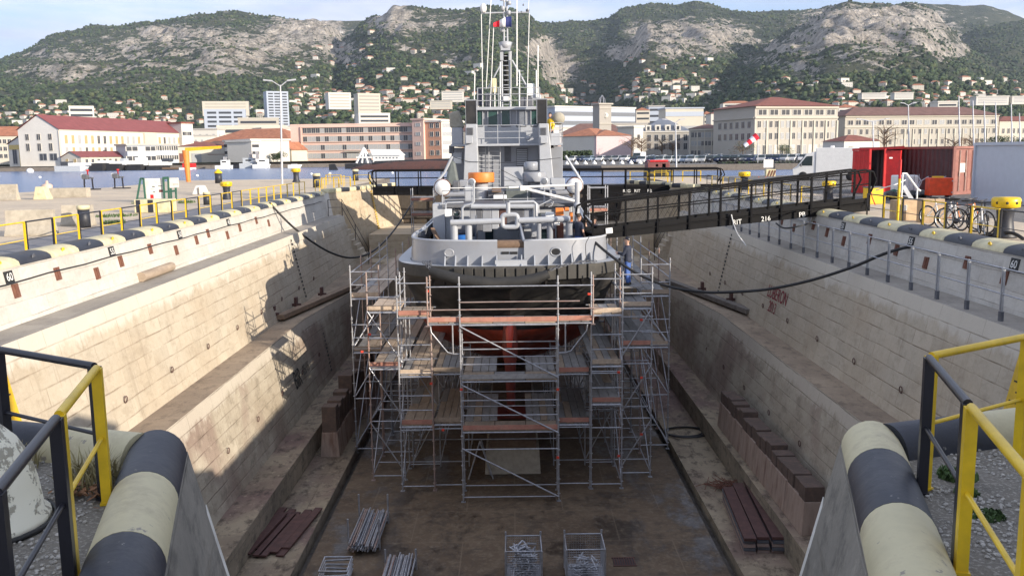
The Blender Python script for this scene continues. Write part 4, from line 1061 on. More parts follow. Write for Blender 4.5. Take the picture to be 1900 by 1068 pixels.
# mast
Ym = 48.
mb = MB(); a = pt(930, 200, Ym); 
for px in (931, 946): mb.tube([pt(px+1, 200, Ym), pt(px-.5, 95, Ym)], .055, 8); mb.tube([pt(px+1, 200, Ym+.45), pt(px-.5, 95, Ym+.45)], .055, 8)
ms = part(mb, 'mast', 'ship_light')
mb = MB(); rb(mb, 934, 100, 943.5, 190, Ym+.2, .12); part(mb, 'mast_trunk', 'rubber', ms)
mb = MB()
for k in range(11): y_ = 104+k*9; mb.tube([pt(931, y_, Ym), pt(946, y_, Ym)], .025, 6)
part(mb, 'mast_rungs', 'ship_light', ms)
mb = MB(); rb(mb, 928, 96, 934, 112, Ym-.1, .5); rb(mb, 944, 96, 950, 112, Ym-.1, .5); mb.obox(pt(938, 90, Ym), (.5, .5, .25)); mb.lathe([(.28, 0), (.36, .3), (.12, .36)], pt(938, 90, Ym), 12); part(mb, 'mast_head', 'ship_light', ms)
mb = MB()
for dx in (-3, 4): mb.tube([pt(938+dx, 88, Ym), pt(937+dx*.6, -28, Ym)], .045, 8)
for k in range(9): y_ = 80-k*11; mb.tube([pt(934, y_, Ym), pt(942, y_, Ym)], .03, 6)
for k, (x_, y_) in enumerate(((932, 60), (943, 52), (933, 20), (945, 10), (931, 2), (944, 28))): mb.lathe([(.0, 0), (.1, .02), (.1, .2), (0, .24)], pt(x_, y_, Ym-.1), 10)
part(mb, 'topmast', 'ship_light', ms)
mb = MB(); mb.tube([pt(893, 25, Ym), pt(925, 24, Ym), pt(950, 24, Ym), pt(982, 23, Ym)], .045, 8); part(mb, 'yard', 'ship_light', ms)
mb = MB(); p = pt(897, 24, Ym); mb.lathe([(.1, 0), (.13, .06), (.165, .16), (.165, .3), (.12, .42), (0, .48)], p, 16); part(mb, 'radome', 'white', ms)
mb = MB(); p = pt(979, 22, Ym); mb.lathe([(.08, 0), (.1, .1), (0, .16)], p, 10); mb.lathe([(0, 0), (.05, .05), (0, .16)], pt(971, 12, Ym), 8); part(mb, 'yard_lamp', 'ship_dark', ms)
for (x0, y0_, x1, y1_, r) in ((893, 27, 896, 205, .022), (912, -20, 902, 165, .022), (916, 48, 908, 235, .022), (959, -10, 959, 160, .035), (982, 25, 977, 230, .022), (983, -25, 980, 20, .015), (998, 85, 998, 180, .035), (928, 115, 928, 200, .03), (964, 130, 964, 205, .03), (881, 135, 880, 185, .03), (948, 95, 948, 200, .02), (918, 160, 918, 205, .03), (995, 130, 995, 180, .03)):
    mb = MB(); mb.tube([pt(x0, y0_, Ym-.3), pt(x1, y1_, Ym-.3)], r, 6); part(mb, 'whip_antenna' if r < .032 else 'antenna_pole', 'white', ms)
mb = MB(); mb.tube([pt(950, 112, Ym), pt(978, 162, Ym)], .05, 8); mb.tube([pt(930, 118, Ym), pt(905, 165, Ym)], .04, 8); part(mb, 'mast_stay', 'ship_light', ms)
for r_ in ((912, 145, 922, 172, 'cream'), (884, 165, 896, 196, 'navy'), (900, 172, 914, 198, 'ship_dark'), (978, 155, 992, 178, 'white'), (965, 180, 990, 198, 'ship_dark'), (933, 178, 945, 188, 'white'), (985, 175, 1004, 185, 'ship_light')):
    mb = MB(); rb(mb, *r_[:4], Ym-.2, .5); part(mb, 'monkey_island_gear', r_[4], bev=.06)
mb = MB(); rs2 = random.Random(2)
for k in range(5): p = pt(960+k*1.2, 150, Ym); mb.tube([pt(960, 132+k*6, Ym), pt(972, 132+k*6, Ym)], .012, 5)
part(mb, 'yagi_antenna', 'ship_light', ms)
# ropes and thin stays
mb = MB()
for a, b_, Y in (((840, 291), (870, 300), 45), ((870, 300), (945, 302), 45), ((945, 302), (1040, 293), 45), ((930, 315), (968, 335), 41)):
    mb.tube([pt(*a, Y), pt(*b_, Y)], .012, 5)
part(mb, 'stay_wire', 'cable')
mb = MB(); q = [(838, 296), (847, 308), (852, 345), (832, 345), (826, 320)]
mb.hull8([pt(826, 345, 44), pt(853, 345, 44), pt(853, 345, 45.5), pt(826, 345, 45.5)], [pt(834, 296, 44.4), pt(845, 300, 44.4), pt(845, 300, 45.2), pt(834, 296, 45.2)]); part(mb, 'canvas_cover', 'tarp', bev=.12)
mb = MB(); p = pt(1036, 220, Yh); mb.ball(p, .34, 14, 10, .95); part(mb, 'covered_searchlight', 'canvas')
mb = MB(); p = pt(848, 223, Yh); mb.hull8([p+V((-.35, -.3, -.4)), p+V((.4, -.3, -.4)), p+V((.4, .3, -.4)), p+V((-.35, .3, -.4))], [p+V((-.4, -.2, .35)), p+V((.1, -.2, .5)), p+V((.1, .2, .5)), p+V((-.4, .2, .35))]); part(mb, 'canvas_hood', 'canvas', bev=.1)
# flag
p0 = pt(916, 46, Ym-.5)
fe = EM('ensign_flag', 'blue white and red tricolour flag flying by the ship mast', 'flag', p0)
for k, mk_ in enumerate(('flag_red', 'flag_white', 'flag_blue')):
    mb = MB(); rows = []
    for j in range(7):
        t_ = (k+j/6)/3; x = lerp(915.5, 949, t_)
        top = lerp(43, 31, min(1, t_*1.35)); bot = lerp(50, 50.5, t_)
        yy = Ym-.5+.09*math.sin(t_*9)
        rows.append([pt(x, top, yy), pt(x, (top+bot)/2, yy+.04*math.sin(t_*7)), pt(x, bot, yy)])
    mb.grid(rows, smooth=True); o = mb.build('flag_stripe', M[mk_], fe)
    o.modifiers.new('s', 'SOLIDIFY').thickness = .008
# keel blocks
for i in range(9):
    y = 30.9+i*2.6; e = EM('keel_block', ['pale concrete keel block under the stern, nearest of the row', 'concrete keel block under the keel behind another block'][min(i, 1)], 'keel block', (-.05, y, FLZ), group=None if i == 0 else 'keel blocks under the hull')
    mb = MB(); mb.hull8([(-1.05, y, FLZ), (.95, y, FLZ), (.95, y+1.3, FLZ), (-1.05, y+1.3, FLZ)], [(-1.0, y+.1, FLZ+.95), (.9, y+.1, FLZ+.95), (.9, y+1.2, FLZ+.95), (-1.0, y+1.2, FLZ+.95)]); mb.build('concrete_body', M['concrete'], e, bev=.03)
    mb = MB(); mb.box(-.9, .8, y+.1, y+1.2, FLZ+.953, FLZ+(1.4 if i > 1 else 1.2)); mb.build('timber_cap', M['timber'], e, bev=.02)
# ---------------------------------------------------------------- far end of the dock
def endpier(s, label):
    e = EM('gate_pier', label, 'stone pier', (s*10.5, 66, -4.5))
    a0, a1, a2 = V((s*12.15, 60.3, .05)), V((s*10.6, 66.2, .05)), V((s*9.3, 72.2, .05))
    def dn(p, h): return V((p.x-s*h*.17, p.y, p.z-h))
    cols = []
    for i in range(13):
        t_ = i/12; p = a0.lerp(a1, t_*2) if t_ < .5 else a1.lerp(a2, t_*2-1)
        o = .18 if 3 <= i <= 4 or i >= 9 else 0
        cols.append(p+V((-s*o, 0, 0)))
    rows = [[dn(p, h) for p in cols] for h in (0, 1.2, 2.4, 3.6, 9)]
    mb = MB(); mb.grid(rows if s > 0 else [r[::-1] for r in rows]); mb.build('pier_face', M['pier_wall'], e, uvf=lambda c: (c.y, c.z))
    mb = MB(); pts = [(s*13.06, 60.3)]+[(p.x, p.y) for p in cols]+[(s*13.06, 72.2)]; mb.add([(x, y, .06) for x, y in pts], [tuple(range(len(pts)))[::(-1 if s > 0 else 1)]]); mb.build('pier_top', M['quay'], e)
    for i in range(0, 12):
        p, q = cols[i], cols[i+1]; mb = MB(); mb.bar(p+V((s*.25, .03, .12)), q+V((s*.25, -.03, .12)), .6, .3); mb.build('coping_stone', M['cream' if i % 2 else 'black_paint'] if i % 3 else M['cream'], e, bev=.08)
    mb = MB(); b_ = dn(a0, 9); mb.add([a0, a0+V((s*1.2, -.6, 0)), b_+V((s*2.7, -.6, 0)), b_], [(0, 1, 2, 3)]); mb.build('pier_end', M['upper_wall'], e, uvf=lambda c: (c.x, c.z))
    y = mat('gauge_yellow', (.62, .45, .04), .7) if 'gy' not in M else M['gy']; M['gy'] = y
    if s < 0:
        mb = MB()
        for k in range(22): p = dn(cols[7], .2+k*.17); mb.obox(p+V((.03, -.05, 0)), (.05, .5, .09))
        mb.build('depth_gauge', y, e)
    mb = MB(); mb.box(min(s*8.4, s*6.1), max(s*8.4, s*6.1), 58.41, 62.49, -9.3, -4.55); mb.build('pier_plinth', M['pier_wall'], e, uvf=lambda c: (c.y+c.x*.5, c.z))
    mb = MB(); mb.box(min(s*11.5, s*8.402), max(s*11.5, s*8.402), 60.22, 62.49, -9.3, -4.6); mb.build('pier_plinth', M['pier_wall'], e, uvf=lambda c: (c.y+c.x*.5, c.z))
    mb = MB(); mb.box(min(s*9.9, s*6.1), max(s*9.9, s*6.1), 62.5, 72.4, -9.3, -2.95); mb.build('pier_footing', M['pier_wall'], e, uvf=lambda c: (c.y+c.x*.5, c.z))
endpier(-1, 'sunlit ochre stone pier narrowing the dock at its far left end')
endpier(1, 'shaded grey stone pier narrowing the dock at its far right end')
m_ = mat('gate_steel', (.055, .045, .035), .6, dirt=(.12, .075, .04), dirt_amt=.6)
e = EM('dock_gate', 'dark steel caisson gate closing the far end of the dry dock', 'dock gate', (0, 72.6, -9))
mb = MB(); mb.box(-9.6, 9.6, 72.3, 73.6, -9.3, -.25); mb.build('gate_skin', m_, e)
mb = MB()
for i in range(8): mb.box(-9.0+i*2.5, -8.85+i*2.5, 72.1, 72.297, -9.2, -.4)
for z in (-2.5, -5): mb.box(-9.4, 9.4, 72.02, 72.095, z, z+.25)
mb.build('stiffener', m_, e)
mb = MB(); mb.box(-9.6, 9.6, 71.9, 74, -.245, -.05); mb.build('gate_deck', M['deck'], e)
# small flights of steps and handrails at the corner of the upper ledge
for s, lab in ((-1, 'thin steel handrail going down the steps at the end of the left upper ledge'), (1, 'thin steel handrail going down the steps at the end of the right upper ledge')):
    e = EM('stair_handrail', lab, 'handrail', (s*10.9, 58, -1.3))
    mb = MB(); a = V((s*11.7, 57.8, -1.32)); b_ = V((s*10.85, 58.0, -1.32)); c = V((s*9.3, 58.3, -4.5))
    for p in (a, b_, c, b_.lerp(c, .5)): mb.tube([p, p+V((0, 0, 1.05))], .025, 6)
    mb.build('post', M['rail_black'], e)
    for h in (1.05, .55):
        mb = MB(); mb.tube([p+V((0, 0, h)) for p in (a, b_, c)], .02, 6); mb.build('rail', M['rail_black'], e)
    e = EM('stone_steps', f'stone steps leading down behind the {"left" if s < 0 else "right"} upper ledge', 'steps', (s*10, 58.5, -4.5))
    mb = MB()
    for i in range(10): x = 11.6-.22*i; mb.box(min(s*x, s*(x-.218)), max(s*x, s*(x-.218)), 58.42, 60.2, -9, -1.4-.31*i)
    mb.build('flight', M['mid_wall'], e, uvf=lambda c: (c.y+c.x, c.z))
# footbridge over the far end
def bridge(name, label, cat, A, B, w, hA, hB, dA, dB, txt, bx, n, net=None, mk_='gang_black'):
    A = V(A); B = V(B); d = (B-A); L = d.length; dn_ = d.normalized(); sd_ = V((-dn_.y, dn_.x, 0)).normalized()*w
    e = EM(name, label, cat, A)
    for k, o in enumerate((V((0, 0, 0)), sd_)):
        mb = MB(); mb.hull8([A+o+V((0, 0, -dA)), B+o+V((0, 0, -dB)), B+o+sd_*.08/w+V((0, 0, -dB)), A+o+sd_*.08/w+V((0, 0, -dA))], [A+o, B+o, B+o+sd_*.08/w, A+o+sd_*.08/w])
        mb.bar(A+o+V((0, -.03, -dA*.42)), B+o+V((0, -.03, -dB*.42)), .05, .035)
        mb.build('girder', M[mk_], e)
        mb = MB(); mb.tube([A+o+V((-.0, 0, .1)), A+o-dn_*.35+V((0, 0, hA*.55)), A+o-dn_*.3+V((0, 0, hA*.85)), A+o+dn_*.1+V((0, 0, hA)), B+o-dn_*.2+V((0, 0, hB)), B+o+dn_*.15+V((0, 0, hB*.9)), B+o+dn_*.3+V((0, 0, hB*.6)), B+o+V((0, 0, .1))], .042, 8); mb.build('hand_rail', M[mk_], e)
        mb = MB(); mb.tube([A+o+V((0, 0, hA*.5)), B+o+V((0, 0, hB*.5))], .025, 6); mb.tube([A+o+V((0, 0, hA*.93)), B+o+V((0, 0, hB*.92))], .03, 6); mb.build('mid_rail', M[mk_], e)
        for i in range(n+1):
            t_ = i/n; p = A.lerp(B, t_)+o; mb = MB(); mb.bar(p+V((0, -.04 if k == 0 else 0, -lerp(dA, dB, t_))), p+V((dn_.x*-.0, 0, lerp(hA, hB, t_))), .07, .09); mb.build('post', M[mk_], e)
        if net:
            mb = MB(); q = int(L*4)
            for i in range(q):
                t0 = i/q
                for sg in (-1, 1):
                    t1 = t0+sg*.6/L
                    if 0 <= t1 <= 1: mb.tube([A.lerp(B, t0)+o+V((0, 0, .05)), A.lerp(B, t1)+o+V((0, 0, lerp(hA, hB, t1)*.95))], .0035, 3, cap=False)
            mb.build('netting', M['galv'] if net == 'galv' else M[mk_], e)
    mb = MB(); mb.hull8([A+V((0, 0, -.2)), B+V((0, 0, -.2)), B+sd_+V((0, 0, -.2)), A+sd_+V((0, 0, -.2))], [A+V((0, 0, -.15)), B+V((0, 0, -.15)), B+sd_+V((0, 0, -.15)), A+sd_+V((0, 0, -.15))]); mb.build('walkway', M['gang_black'], e)
    for (t_, z, s_, tx) in txt:
        p = A.lerp(B, t_)+V((0, -.055, z)); text('lettering', tx, s_, M['paint_white'], frame(p, dn_, (0, 0, 1)), e, .003)
    for (t_, z, w_, h_) in bx:
        p = A.lerp(B, t_); mb = MB(); mb.bar(p+V((0, -.05, z))-dn_*w_/2, p+V((0, -.05, z))+dn_*w_/2, .02, h_); mb.build('notice_board', M['white'], e)
    return e
bridge('gangway', 'black steel gangway sloping from the quay down to the ship deck', 'gangway', P(1100, 425, y=33.4), P(1612, 367, y=36.0), 1.0, .98, 1.12, .40, .52,
       [(.505, -.36, .27, 'RIT'), (.61, -.36, .27, '216'), (.745, -.36, .27, 'PB')], [(.055, -.12, .26, .2)], 9, net='black')
bridge('footbridge', 'long black footbridge with yellow fittings crossing the far end of the dock', 'footbridge', (-9.8, 64.6, .28), (14.6, 63.2, .18), 1.1, 1.15, 1.15, .62, .62,
       [(.735, -.42, .3, 'REG'), (.765, -.42, .3, 'RIT'), (.80, -.42, .3, 'PB'), (.865, -.42, .3, '216')], [], 15)
# the railings on the quays, alternating yellow and black
def hoop_pair(mk_, h, L):
    return hoop('quay_railing', 'x', (0, 0, 0), (0, L, 0), mk_, h=h, mid=h*.42, w=.085, t=.03, r=.022, foot=False)
protos = {k: hoop_pair(k, .84, 1.46) for k in ('yellow', 'rail_black')}
used_ = set()
def put_hoop(k, x, y, z, label, group, rz=0.):
    if k not in used_: o = protos[k]; o.location = (x, y, z); o.rotation_euler = (0, 0, rz); used_.add(k)
    else: o = copy_tree(protos[k], loc=(x, y, z), rz=rz)
    o['label'] = label; o['group'] = group
i = 0; y = 18.45
while y < 62:
    k = 'yellow' if i % 2 else 'rail_black'
    if i % 2 == 0 and y > 45: k = 'yellow'
    if abs(y-59.5) > 1.6: put_hoop(k, -13.25, y, .04, f'{"yellow" if k == "yellow" else "black"} railing hoop in the row behind the left coping', 'left quay railing hoops')
    y += 1.535; i += 1
i = 0; y = 18.3
while y < 61:
    k = 'yellow' if i % 2 == 0 else 'rail_black'
    if not 32.4 < y < 37.5: put_hoop(k, 13.25, y, .06, f'{"yellow" if k == "yellow" else "black"} railing hoop in the row behind the right coping', 'right quay railing hoops')
    y += 1.535; i += 1
for j, (x, y) in enumerate([(-13.2, 64), (-12.6, 66.5), (-12.2, 69), (-13.2, 71.5), (-11.5, 74.2), (-14.2, 76), (-16, 80), (11.2, 74.2), (13.5, 76), (10.6, 67), (12.2, 70.4), (15.5, 74), (13.7, 80)]):
    put_hoop('yellow', x, y, .05, 'yellow railing hoop standing near the far end of the dock', 'yellow railings at the dock gate', rz=(1.2 if j % 3 else 0.1))
# aluminium handrail on the right upper ledge
e = EM('ledge_handrail', 'aluminium handrail with thin wires standing along the right upper ledge', 'handrail', (11.06, 30, -1.32))
y = 17.0; k = 0
while y < 50:
    mb = MB(); mb.box(11.035, 11.085, y-.02, y+.02, -1.32, -.1); mb.box(11.04, 11.08, y-.075, y-.045, -1.32, -.12); o = mb.build('post', M['alu'], e)
    mb = MB(); mb.box(11.025, 11.095, y-.09, y+.03, -1.318, -1.1); mb.build('post_shoe', M['ship_dark'], o)
    y += 1.545
for z in (-.12, -.7):
    mb = MB(); mb.tube([(11.06, 16, z), (11.06, 50, z)], .017, 6); mb.build('rail', M['galv'], e)
# heavy cables
def cable(label, pts, r, cat='cable', mk_='cable'):
    q = [P(a, b_, y=c) if len(p_) == 3 else V(p_[:3]) for p_ in pts for a, b_, c in [p_[:3]]]
    o = []
    for i in range(len(q)-1):
        p0, p1, p2, p3 = q[max(0, i-1)], q[i], q[i+1], q[min(len(q)-1, i+2)]
        for j in range(5):
            t_ = j/5; o.append(.5*((2*p1)+(p2-p0)*t_+(2*p0-5*p1+4*p2-p3)*t_*t_+(3*p1-p0-3*p2+p3)*t_**3))
    mb = MB(); mb.tube(o+[q[-1]], r, 8); return mb.build('power_cable' if cat == 'cable' else cat, M[mk_], label=label, cat=cat)
cable('thick black cable sagging from the left coping to the far side of the ship', [(500, 376, 45.5), (520, 398, 45.8), (545, 422, 46.2), (580, 449, 47), (615, 469, 48), (650, 478, 49.5), (685, 470, 51.5), (715, 446, 54.5), (742, 412, 58.5), (768, 372, 63.5)], .055)
cable('thick black cable hanging from the ship stern to the right quay', [(1093, 439, 32.9), (1128, 470, 32), (1180, 506, 31.5), (1240, 531, 31), (1300, 541, 30.5), (1345, 542, 30), (1420, 537, 29.4), (1500, 521, 28.6), (1580, 496, 27.9), (1640, 471, 27.2), (1690, 457, 26.9), (1760, 446, 26.4), (1835, 436, 25.9), (1876, 432, 25.4), (1900, 444, 24.9)], .05)
cable('thin pale line drooping below the middle of the gangway', [(1357, 398, 34.6), (1362, 418, 34.5), (1370, 436, 34.4), (1384, 455, 34.3)], .02, 'rope', 'white')
cable('thin black lead hanging down the right half of the bulwark', [(1093, 440, 31.7), (1087, 452, 31.6), (1087, 470, 31.6), (1089, 483, 31.6)], .012, 'lead')
cable('black hose draped under the right end of the gangway', [(1440, 414, 33), (1455, 423, 32.6), (1480, 420, 32.4), (1500, 414, 32.6), (1505, 405, 33)], .03, 'hose')
mb = MB()
for k in range(3):
    c = P(1268, 799, z=-8.5); mb.tube([(c.x+(.75+.06*k)*math.cos(a)+.05*k, c.y+(.6+.05*k)*math.sin(a)-.1*k, -8.52+.02*k) for a in [2*PI*i/28 for i in range(28)]], .028, 6, closed=True)
mb.build('hose_coil', M['cable'], label='black hose coil lying on the right low step', cat='hose')
# ---------------------------------------------------------------- things in the dock
rb_ = random.Random(21)
mk('block_concrete', (.33, .25, .20), .9, dirt=(.15, .075, .05), dirt_amt=.75, dirt_scale=1.7, stretch=(1.6, 1.6, .35), bump=.3)
def block_row(s, n, x, y0, dy, z, hb, ht, labels, group):
    for i in range(n):
        y = y0+i*dy; h2 = ht*rb_.uniform(.75, 1.15); e = EM('bilge_block', labels[0] if i == 0 else labels[1], 'dock block', (s*x, y, z), group=None if i == 0 else group)
        mb = MB(); mb.hull8([(s*x-.36, y, z), (s*x+.36, y, z), (s*x+.36, y+dy*.985, z), (s*x-.36, y+dy*.985, z)], [(s*x-.29, y+.02, z+hb), (s*x+.29, y+.02, z+hb), (s*x+.29, y+dy*.97, z+hb), (s*x-.29, y+dy*.97, z+hb)]); mb.build('concrete_foot', M['block_concrete'], e, bev=.02)
        mb = MB(); k = 3
        for j in range(k):
            ya = y+.03+j*(dy*.93)/k; hh = h2*rb_.uniform(.8, 1.15)
            mb.box(s*x-.27+rb_.uniform(-.03, .03), s*x+.27+rb_.uniform(-.03, .03), ya, ya+dy*.93/k-.015, z+hb+.002, z+hb+hh)
        mb.build('timber_cap', M['block_cap'], e, bev=.015)
block_row(-1, 7, 6.85, 32.3, 1.75, -8.56, .95, 1.15, ['left concrete dock block with timber cap, end of its row', 'timber capped dock block farther along the left low step'], 'dock blocks on the left step')
block_row(1, 6, 8.06, 23.0, 1.66, -7.72, .95, .42, ['right dock block with rusty timber top, nearest of its row', 'timber capped dock block in the row on the right step'], 'dock blocks on the right step')
# stacks of planks
e = EM('plank_stack', 'stack of dark red steel planks on the left low step', 'plank stack', (-7.1, 25.4, -8.56))
for i in range(11):
    x = -7.55+.26*(i % 5)+rb_.uniform(-.05, .05)+(.12 if i > 5 else 0); L0 = 23.9+rb_.uniform(-.15, .5); z = -8.56+.055*(i//5 if i < 10 else 2)+(.002)
    mb = MB(); mb.bar((x-.12, L0, z+.03), (x+.22, L0+2.9, z+.03), .23, .05); mb.build('steel_plank', M['rust_dark'], e)
e = EM('plank_stack', 'neat stack of long scaffold planks on the right low step', 'plank stack', (7, 25.8, -8.56))
for c in range(3):
    for k in range(5):
        x = 6.36+c*.40+rb_.uniform(-.02, .02); y0 = 23.75+rb_.uniform(-.06, .06)+.0*c; x2 = .42
        mb = MB(); mb.bar((x+.17, y0, -8.52+k*.1), (x+.17+x2*.75, y0+3.9+.25*c, -8.52+k*.1), .33, .08); mb.build('scaffold_plank', M['rust_dark' if k == 4 else 'ship_dark' if k % 2 else 'galv_rust'], e)
mb = MB()
for i in range(60):
    c = V((7.0+rb_.gauss(0, .28), 28.75+rb_.gauss(0, .2), -8.5+rb_.random()*.15)); a = rb_.uniform(0, PI); d = V((math.cos(a), math.sin(a), rb_.uniform(-.1, .1)))*rb_.uniform(.15, .5); mb.tube([c-d, c+d], .012, 4)
mb.build('rusty_wire_heap', M['rust'], label='heap of rusty wire behind the right plank stack', cat='scrap heap')
# racks of tubes
def tube_rack(label, x0, x1, y0, y1, z, n, hp):
    e = EM('tube_rack', label, 'tube rack', ((x0+x1)/2, (y0+y1)/2, z))
    for px_ in (x0, x1):
        for py_ in (y0+.35, y1-.35): mb = MB(); mb.tube([(px_, py_, z), (px_, py_, z+hp)], .03, 6); mb.build('upright', M['galv'], e)
    for py_ in (y0+.35, y1-.35): mb = MB(); mb.tube([(x0, py_, z+.1), (x1, py_, z+.1)], .03, 6); mb.build('crossbar', M['galv'], e)
    for i in range(n):
        x = lerp(x0+.06, x1-.06, (i % 12)/11)+rb_.uniform(-.02, .02); zz = z+.16+(i//12)*.06; o = rb_.uniform(-.2, .2)
        mb = MB(); mb.tube([(x, y0+o, zz), (x+rb_.uniform(-.03, .03), y1+o*.6, zz)], .026, 6); mb.build('tube', M['galv_rust' if rb_.random() < .3 else 'galv'], e)
tube_rack('rack of long galvanised scaffold tubes on the dock floor below the stern', -4.85, -3.95, 24.5, 27.1, FLZ, 40, .95)
tube_rack('shorter rack of scaffold tubes at the bottom picture edge', -3.6, -2.75, 21.4, 23.9, FLZ, 36, .6)
e = EM('frame_stack', 'small pile of folded steel frames beside the gutter', 'frame pile', (-4.9, 23, FLZ))
for k in range(4):
    z = FLZ+.05+k*.12; y0 = 22.5+.05*k; y1 = 23.55-.03*k; sk = rb_.uniform(-.1, .1)
    mb = MB(); mb.tube([(-5.25, y0, z), (-4.5, y0+sk, z), (-4.5, y1+sk, z+.03), (-5.25, y1, z+.03)], .028, 6, closed=True); mb.build('steel_frame', M['galv'], e)
def cage(label, x0, x1, y0, y1, z, h, fill, seed):
    rr = random.Random(seed); e = EM('mesh_cage', label, 'wire cage', ((x0+x1)/2, (y0+y1)/2, z))
    for a in (x0, x1):
        for b_ in (y0, y1): mb = MB(); mb.tube([(a, b_, z), (a, b_, z+h+(.12 if b_ == y1 else 0))], .03, 6); mb.build('corner_post', M['galv'], e)
    mb = MB()
    for zz in (z+.1, z+h): mb.tube([(x0, y0, zz), (x1, y0, zz), (x1, y1, zz), (x0, y1, zz)], .022, 6, closed=True)
    mb.box(x0, x1, y0, y1, z+.06, z+.09); mb.build('cage_frame', M['galv'], e)
    for (p, q) in (((x0, y0), (x1, y0)), ((x1, y0), (x1, y1)), ((x1, y1), (x0, y1)), ((x0, y1), (x0, y0))):
        mb = MB(); n = 16
        for i in range(n+1): t_ = i/n; x, y = lerp(p[0], q[0], t_), lerp(p[1], q[1], t_); mb.tube([(x, y, z+.1), (x, y, z+h)], .004, 3, cap=False)
        for i in range(14): zz = z+.1+(h-.1)*i/13; mb.tube([(*p, zz), (*q, zz)], .004, 3, cap=False)
        mb.build('mesh_panel', M['galv'], e)
    mb = MB()
    for i in range(fill):
        c = V((rr.uniform(x0+.2, x1-.2), rr.uniform(y0+.2, y1-.2), z+.12+rr.random()*h*(.75 if fill > 60 else .32))); a = rr.uniform(0, 6.3); d = V((math.cos(a)*.8, math.sin(a)*.8, rr.uniform(-.5, .5)))*rr.uniform(.12, .24); mb.tube([c-d, c+d], .026, 6)
    mb.build('tube_pieces', M['galv'], e, kind='stuff')
cage('wire mesh cage heaped full of short scaffold fittings', -.26, .70, 22.55, 23.55, FLZ, .95, 150, 1)
cage('wire mesh cage holding only a few scaffold fittings', 1.36, 2.38, 22.55, 23.55, FLZ, .98, 45, 2)
e = EM('drain_grate', 'rusty drain grate set in the dock floor beside the cages', 'drain', (3.05, 23.85, FLZ))
mb = MB(); mb.box(2.74, 3.36, 23.6, 24.1, FLZ+.002, FLZ+.006); mb.build('drain_pit', M['hull_black'], e)
mb = MB()
for i in range(9): x = 2.76+.07*i; mb.box(x, x+.035, 23.62, 24.08, FLZ+.008, FLZ+.02)
mb.box(2.72, 3.38, 23.58, 23.62, FLZ+.006, FLZ+.022); mb.box(2.72, 3.38, 24.08, 24.12, FLZ+.006, FLZ+.022); mb.build('grate_bars', M['rust_dark'], e)
e = EM('trestle', 'leaning steel A frame in front of the nearest keel block', 'trestle', (-1.2, 30.6, FLZ))
for a, b_ in (((-1.62, 30.5, FLZ), (-1.2, 30.6, FLZ+1.35)), ((-.75, 30.5, FLZ), (-1.2, 30.6, FLZ+1.35)), ((-.85, 30.9, FLZ), (-1.15, 30.7, FLZ+1.35))):
    mb = MB(); mb.tube([a, b_], .03, 6); mb.build('leg', M['galv'], e)
e = EM('timber_log', 'weathered timber log lying on the left upper ledge', 'timber log', (-11.5, 30, -1.3))
mb = MB(); mb.tube([P(262, 514, z=-1.16), P(318, 494, z=-1.16)], .155, 10); mb.build('log_body', M['plank'], e, bev=.02)
# shoring beams hinged on the middle ledges
for s, q0, q1, lab in ((-1, (520, 588, 35.5), (655, 530, 47.5), 'brown timber shoring beam resting on the left middle ledge'), (1, (1392, 578, 36.2), (1240, 521, 48), 'dark shoring beam resting on the right middle ledge')):
    e = EM('shoring_beam', lab, 'timber beam', (s*9, 42, -4.5)); a = P(*q0[:2], z=-4.32); b_ = P(*q1[:2], z=-4.32)
    mb = MB(); mb.bar(a, b_, .36, .22); mb.build('beam', M['beam_brown' if s < 0 else 'concrete_dark'], e, bev=.02)
    for t_ in (0.02, .28, .62):
        p = a.lerp(b_, t_); mb = MB(); mb.bar((p.x+s*.32, p.y-.1, -4.53), (p.x+s*.32, p.y-.1, -3.85), .12, .3); mb.bar((p.x+s*.1, p.y-.1, -4.2), (p.x+s*.5, p.y-.1, -4.2), .12); mb.build('bracket', M['rust_dark'], e)
# ---------------------------------------------------------------- left quay
def bollard(name, label, x, y, h, style, z=0):
    e = EM(name, label, 'bollard', (x, y, z)); r = h*.26
    if style == 'flare':
        mb = MB(); mb.lathe([(r*1.15, 0), (r*1.1, .06), (r*.86, h*.18), (r*.72, h*.45), (r*.8, h*.68), (r*.95, h*.74)], (x, y, z), 24); mb.build('bollard_body', M['black_paint'], e)
        mb = MB(); mb.lathe([(r*.9, h*.74), (r*1.25, h*.76), (r*1.28, h*.95), (r*1.15, h), (0, h*1.01)], (x, y, z), 24); o = mb.build('bollard_cap', M['yellow'], e)
        for a in (3.6, 4.3, 5.0, 5.7): mb = MB(); mb.lathe([(0, -.01), (r*.13, -.01), (r*.13, .01)], (x+r*1.27*math.cos(a), y+r*1.27*math.sin(a), z+h*.87), 8, 'y'); mb.build('cap_hole', M['paint_black'], o)
    else:
        mb = MB(); mb.lathe([(r*.95, 0), (r*.9, h*.75)], (x, y, z), 20); mb.build('bollard_body', M['black_paint'], e)
        mb = MB(); mb.lathe([(r*.97, h*.75), (r*.99, h*.88), (r*.9, h*.92), (0, h*.93)] if style == 'post' else [(r*1.05, h*.7), (r*1.05, h*.78), (r*.5, h*.9), (r*.25, h*.95), (r*.22, h), (0, h*1.02)], (x, y, z), 20); mb.build('bollard_cap', M['cream' if style == 'post' else 'yellow'], e)
bollard('mooring_bollard', 'waisted black bollard with yellow cap in the middle of the left quay', -17, 54.2, 1.05, 'flare')
bollard('mooring_bollard', 'waisted black bollard with yellow cap at the left quay edge by the lamp post', -20.5, 86.8, 1.3, 'flare')
bollard('mooring_bollard', 'black bollard with pointed yellow cap near the harbour edge', -27.8, 86.4, 1.35, 'point')
bollard('mooring_bollard', 'plain black bollard with pale cap between the barriers and railing', -16, 33.8, .9, 'post')
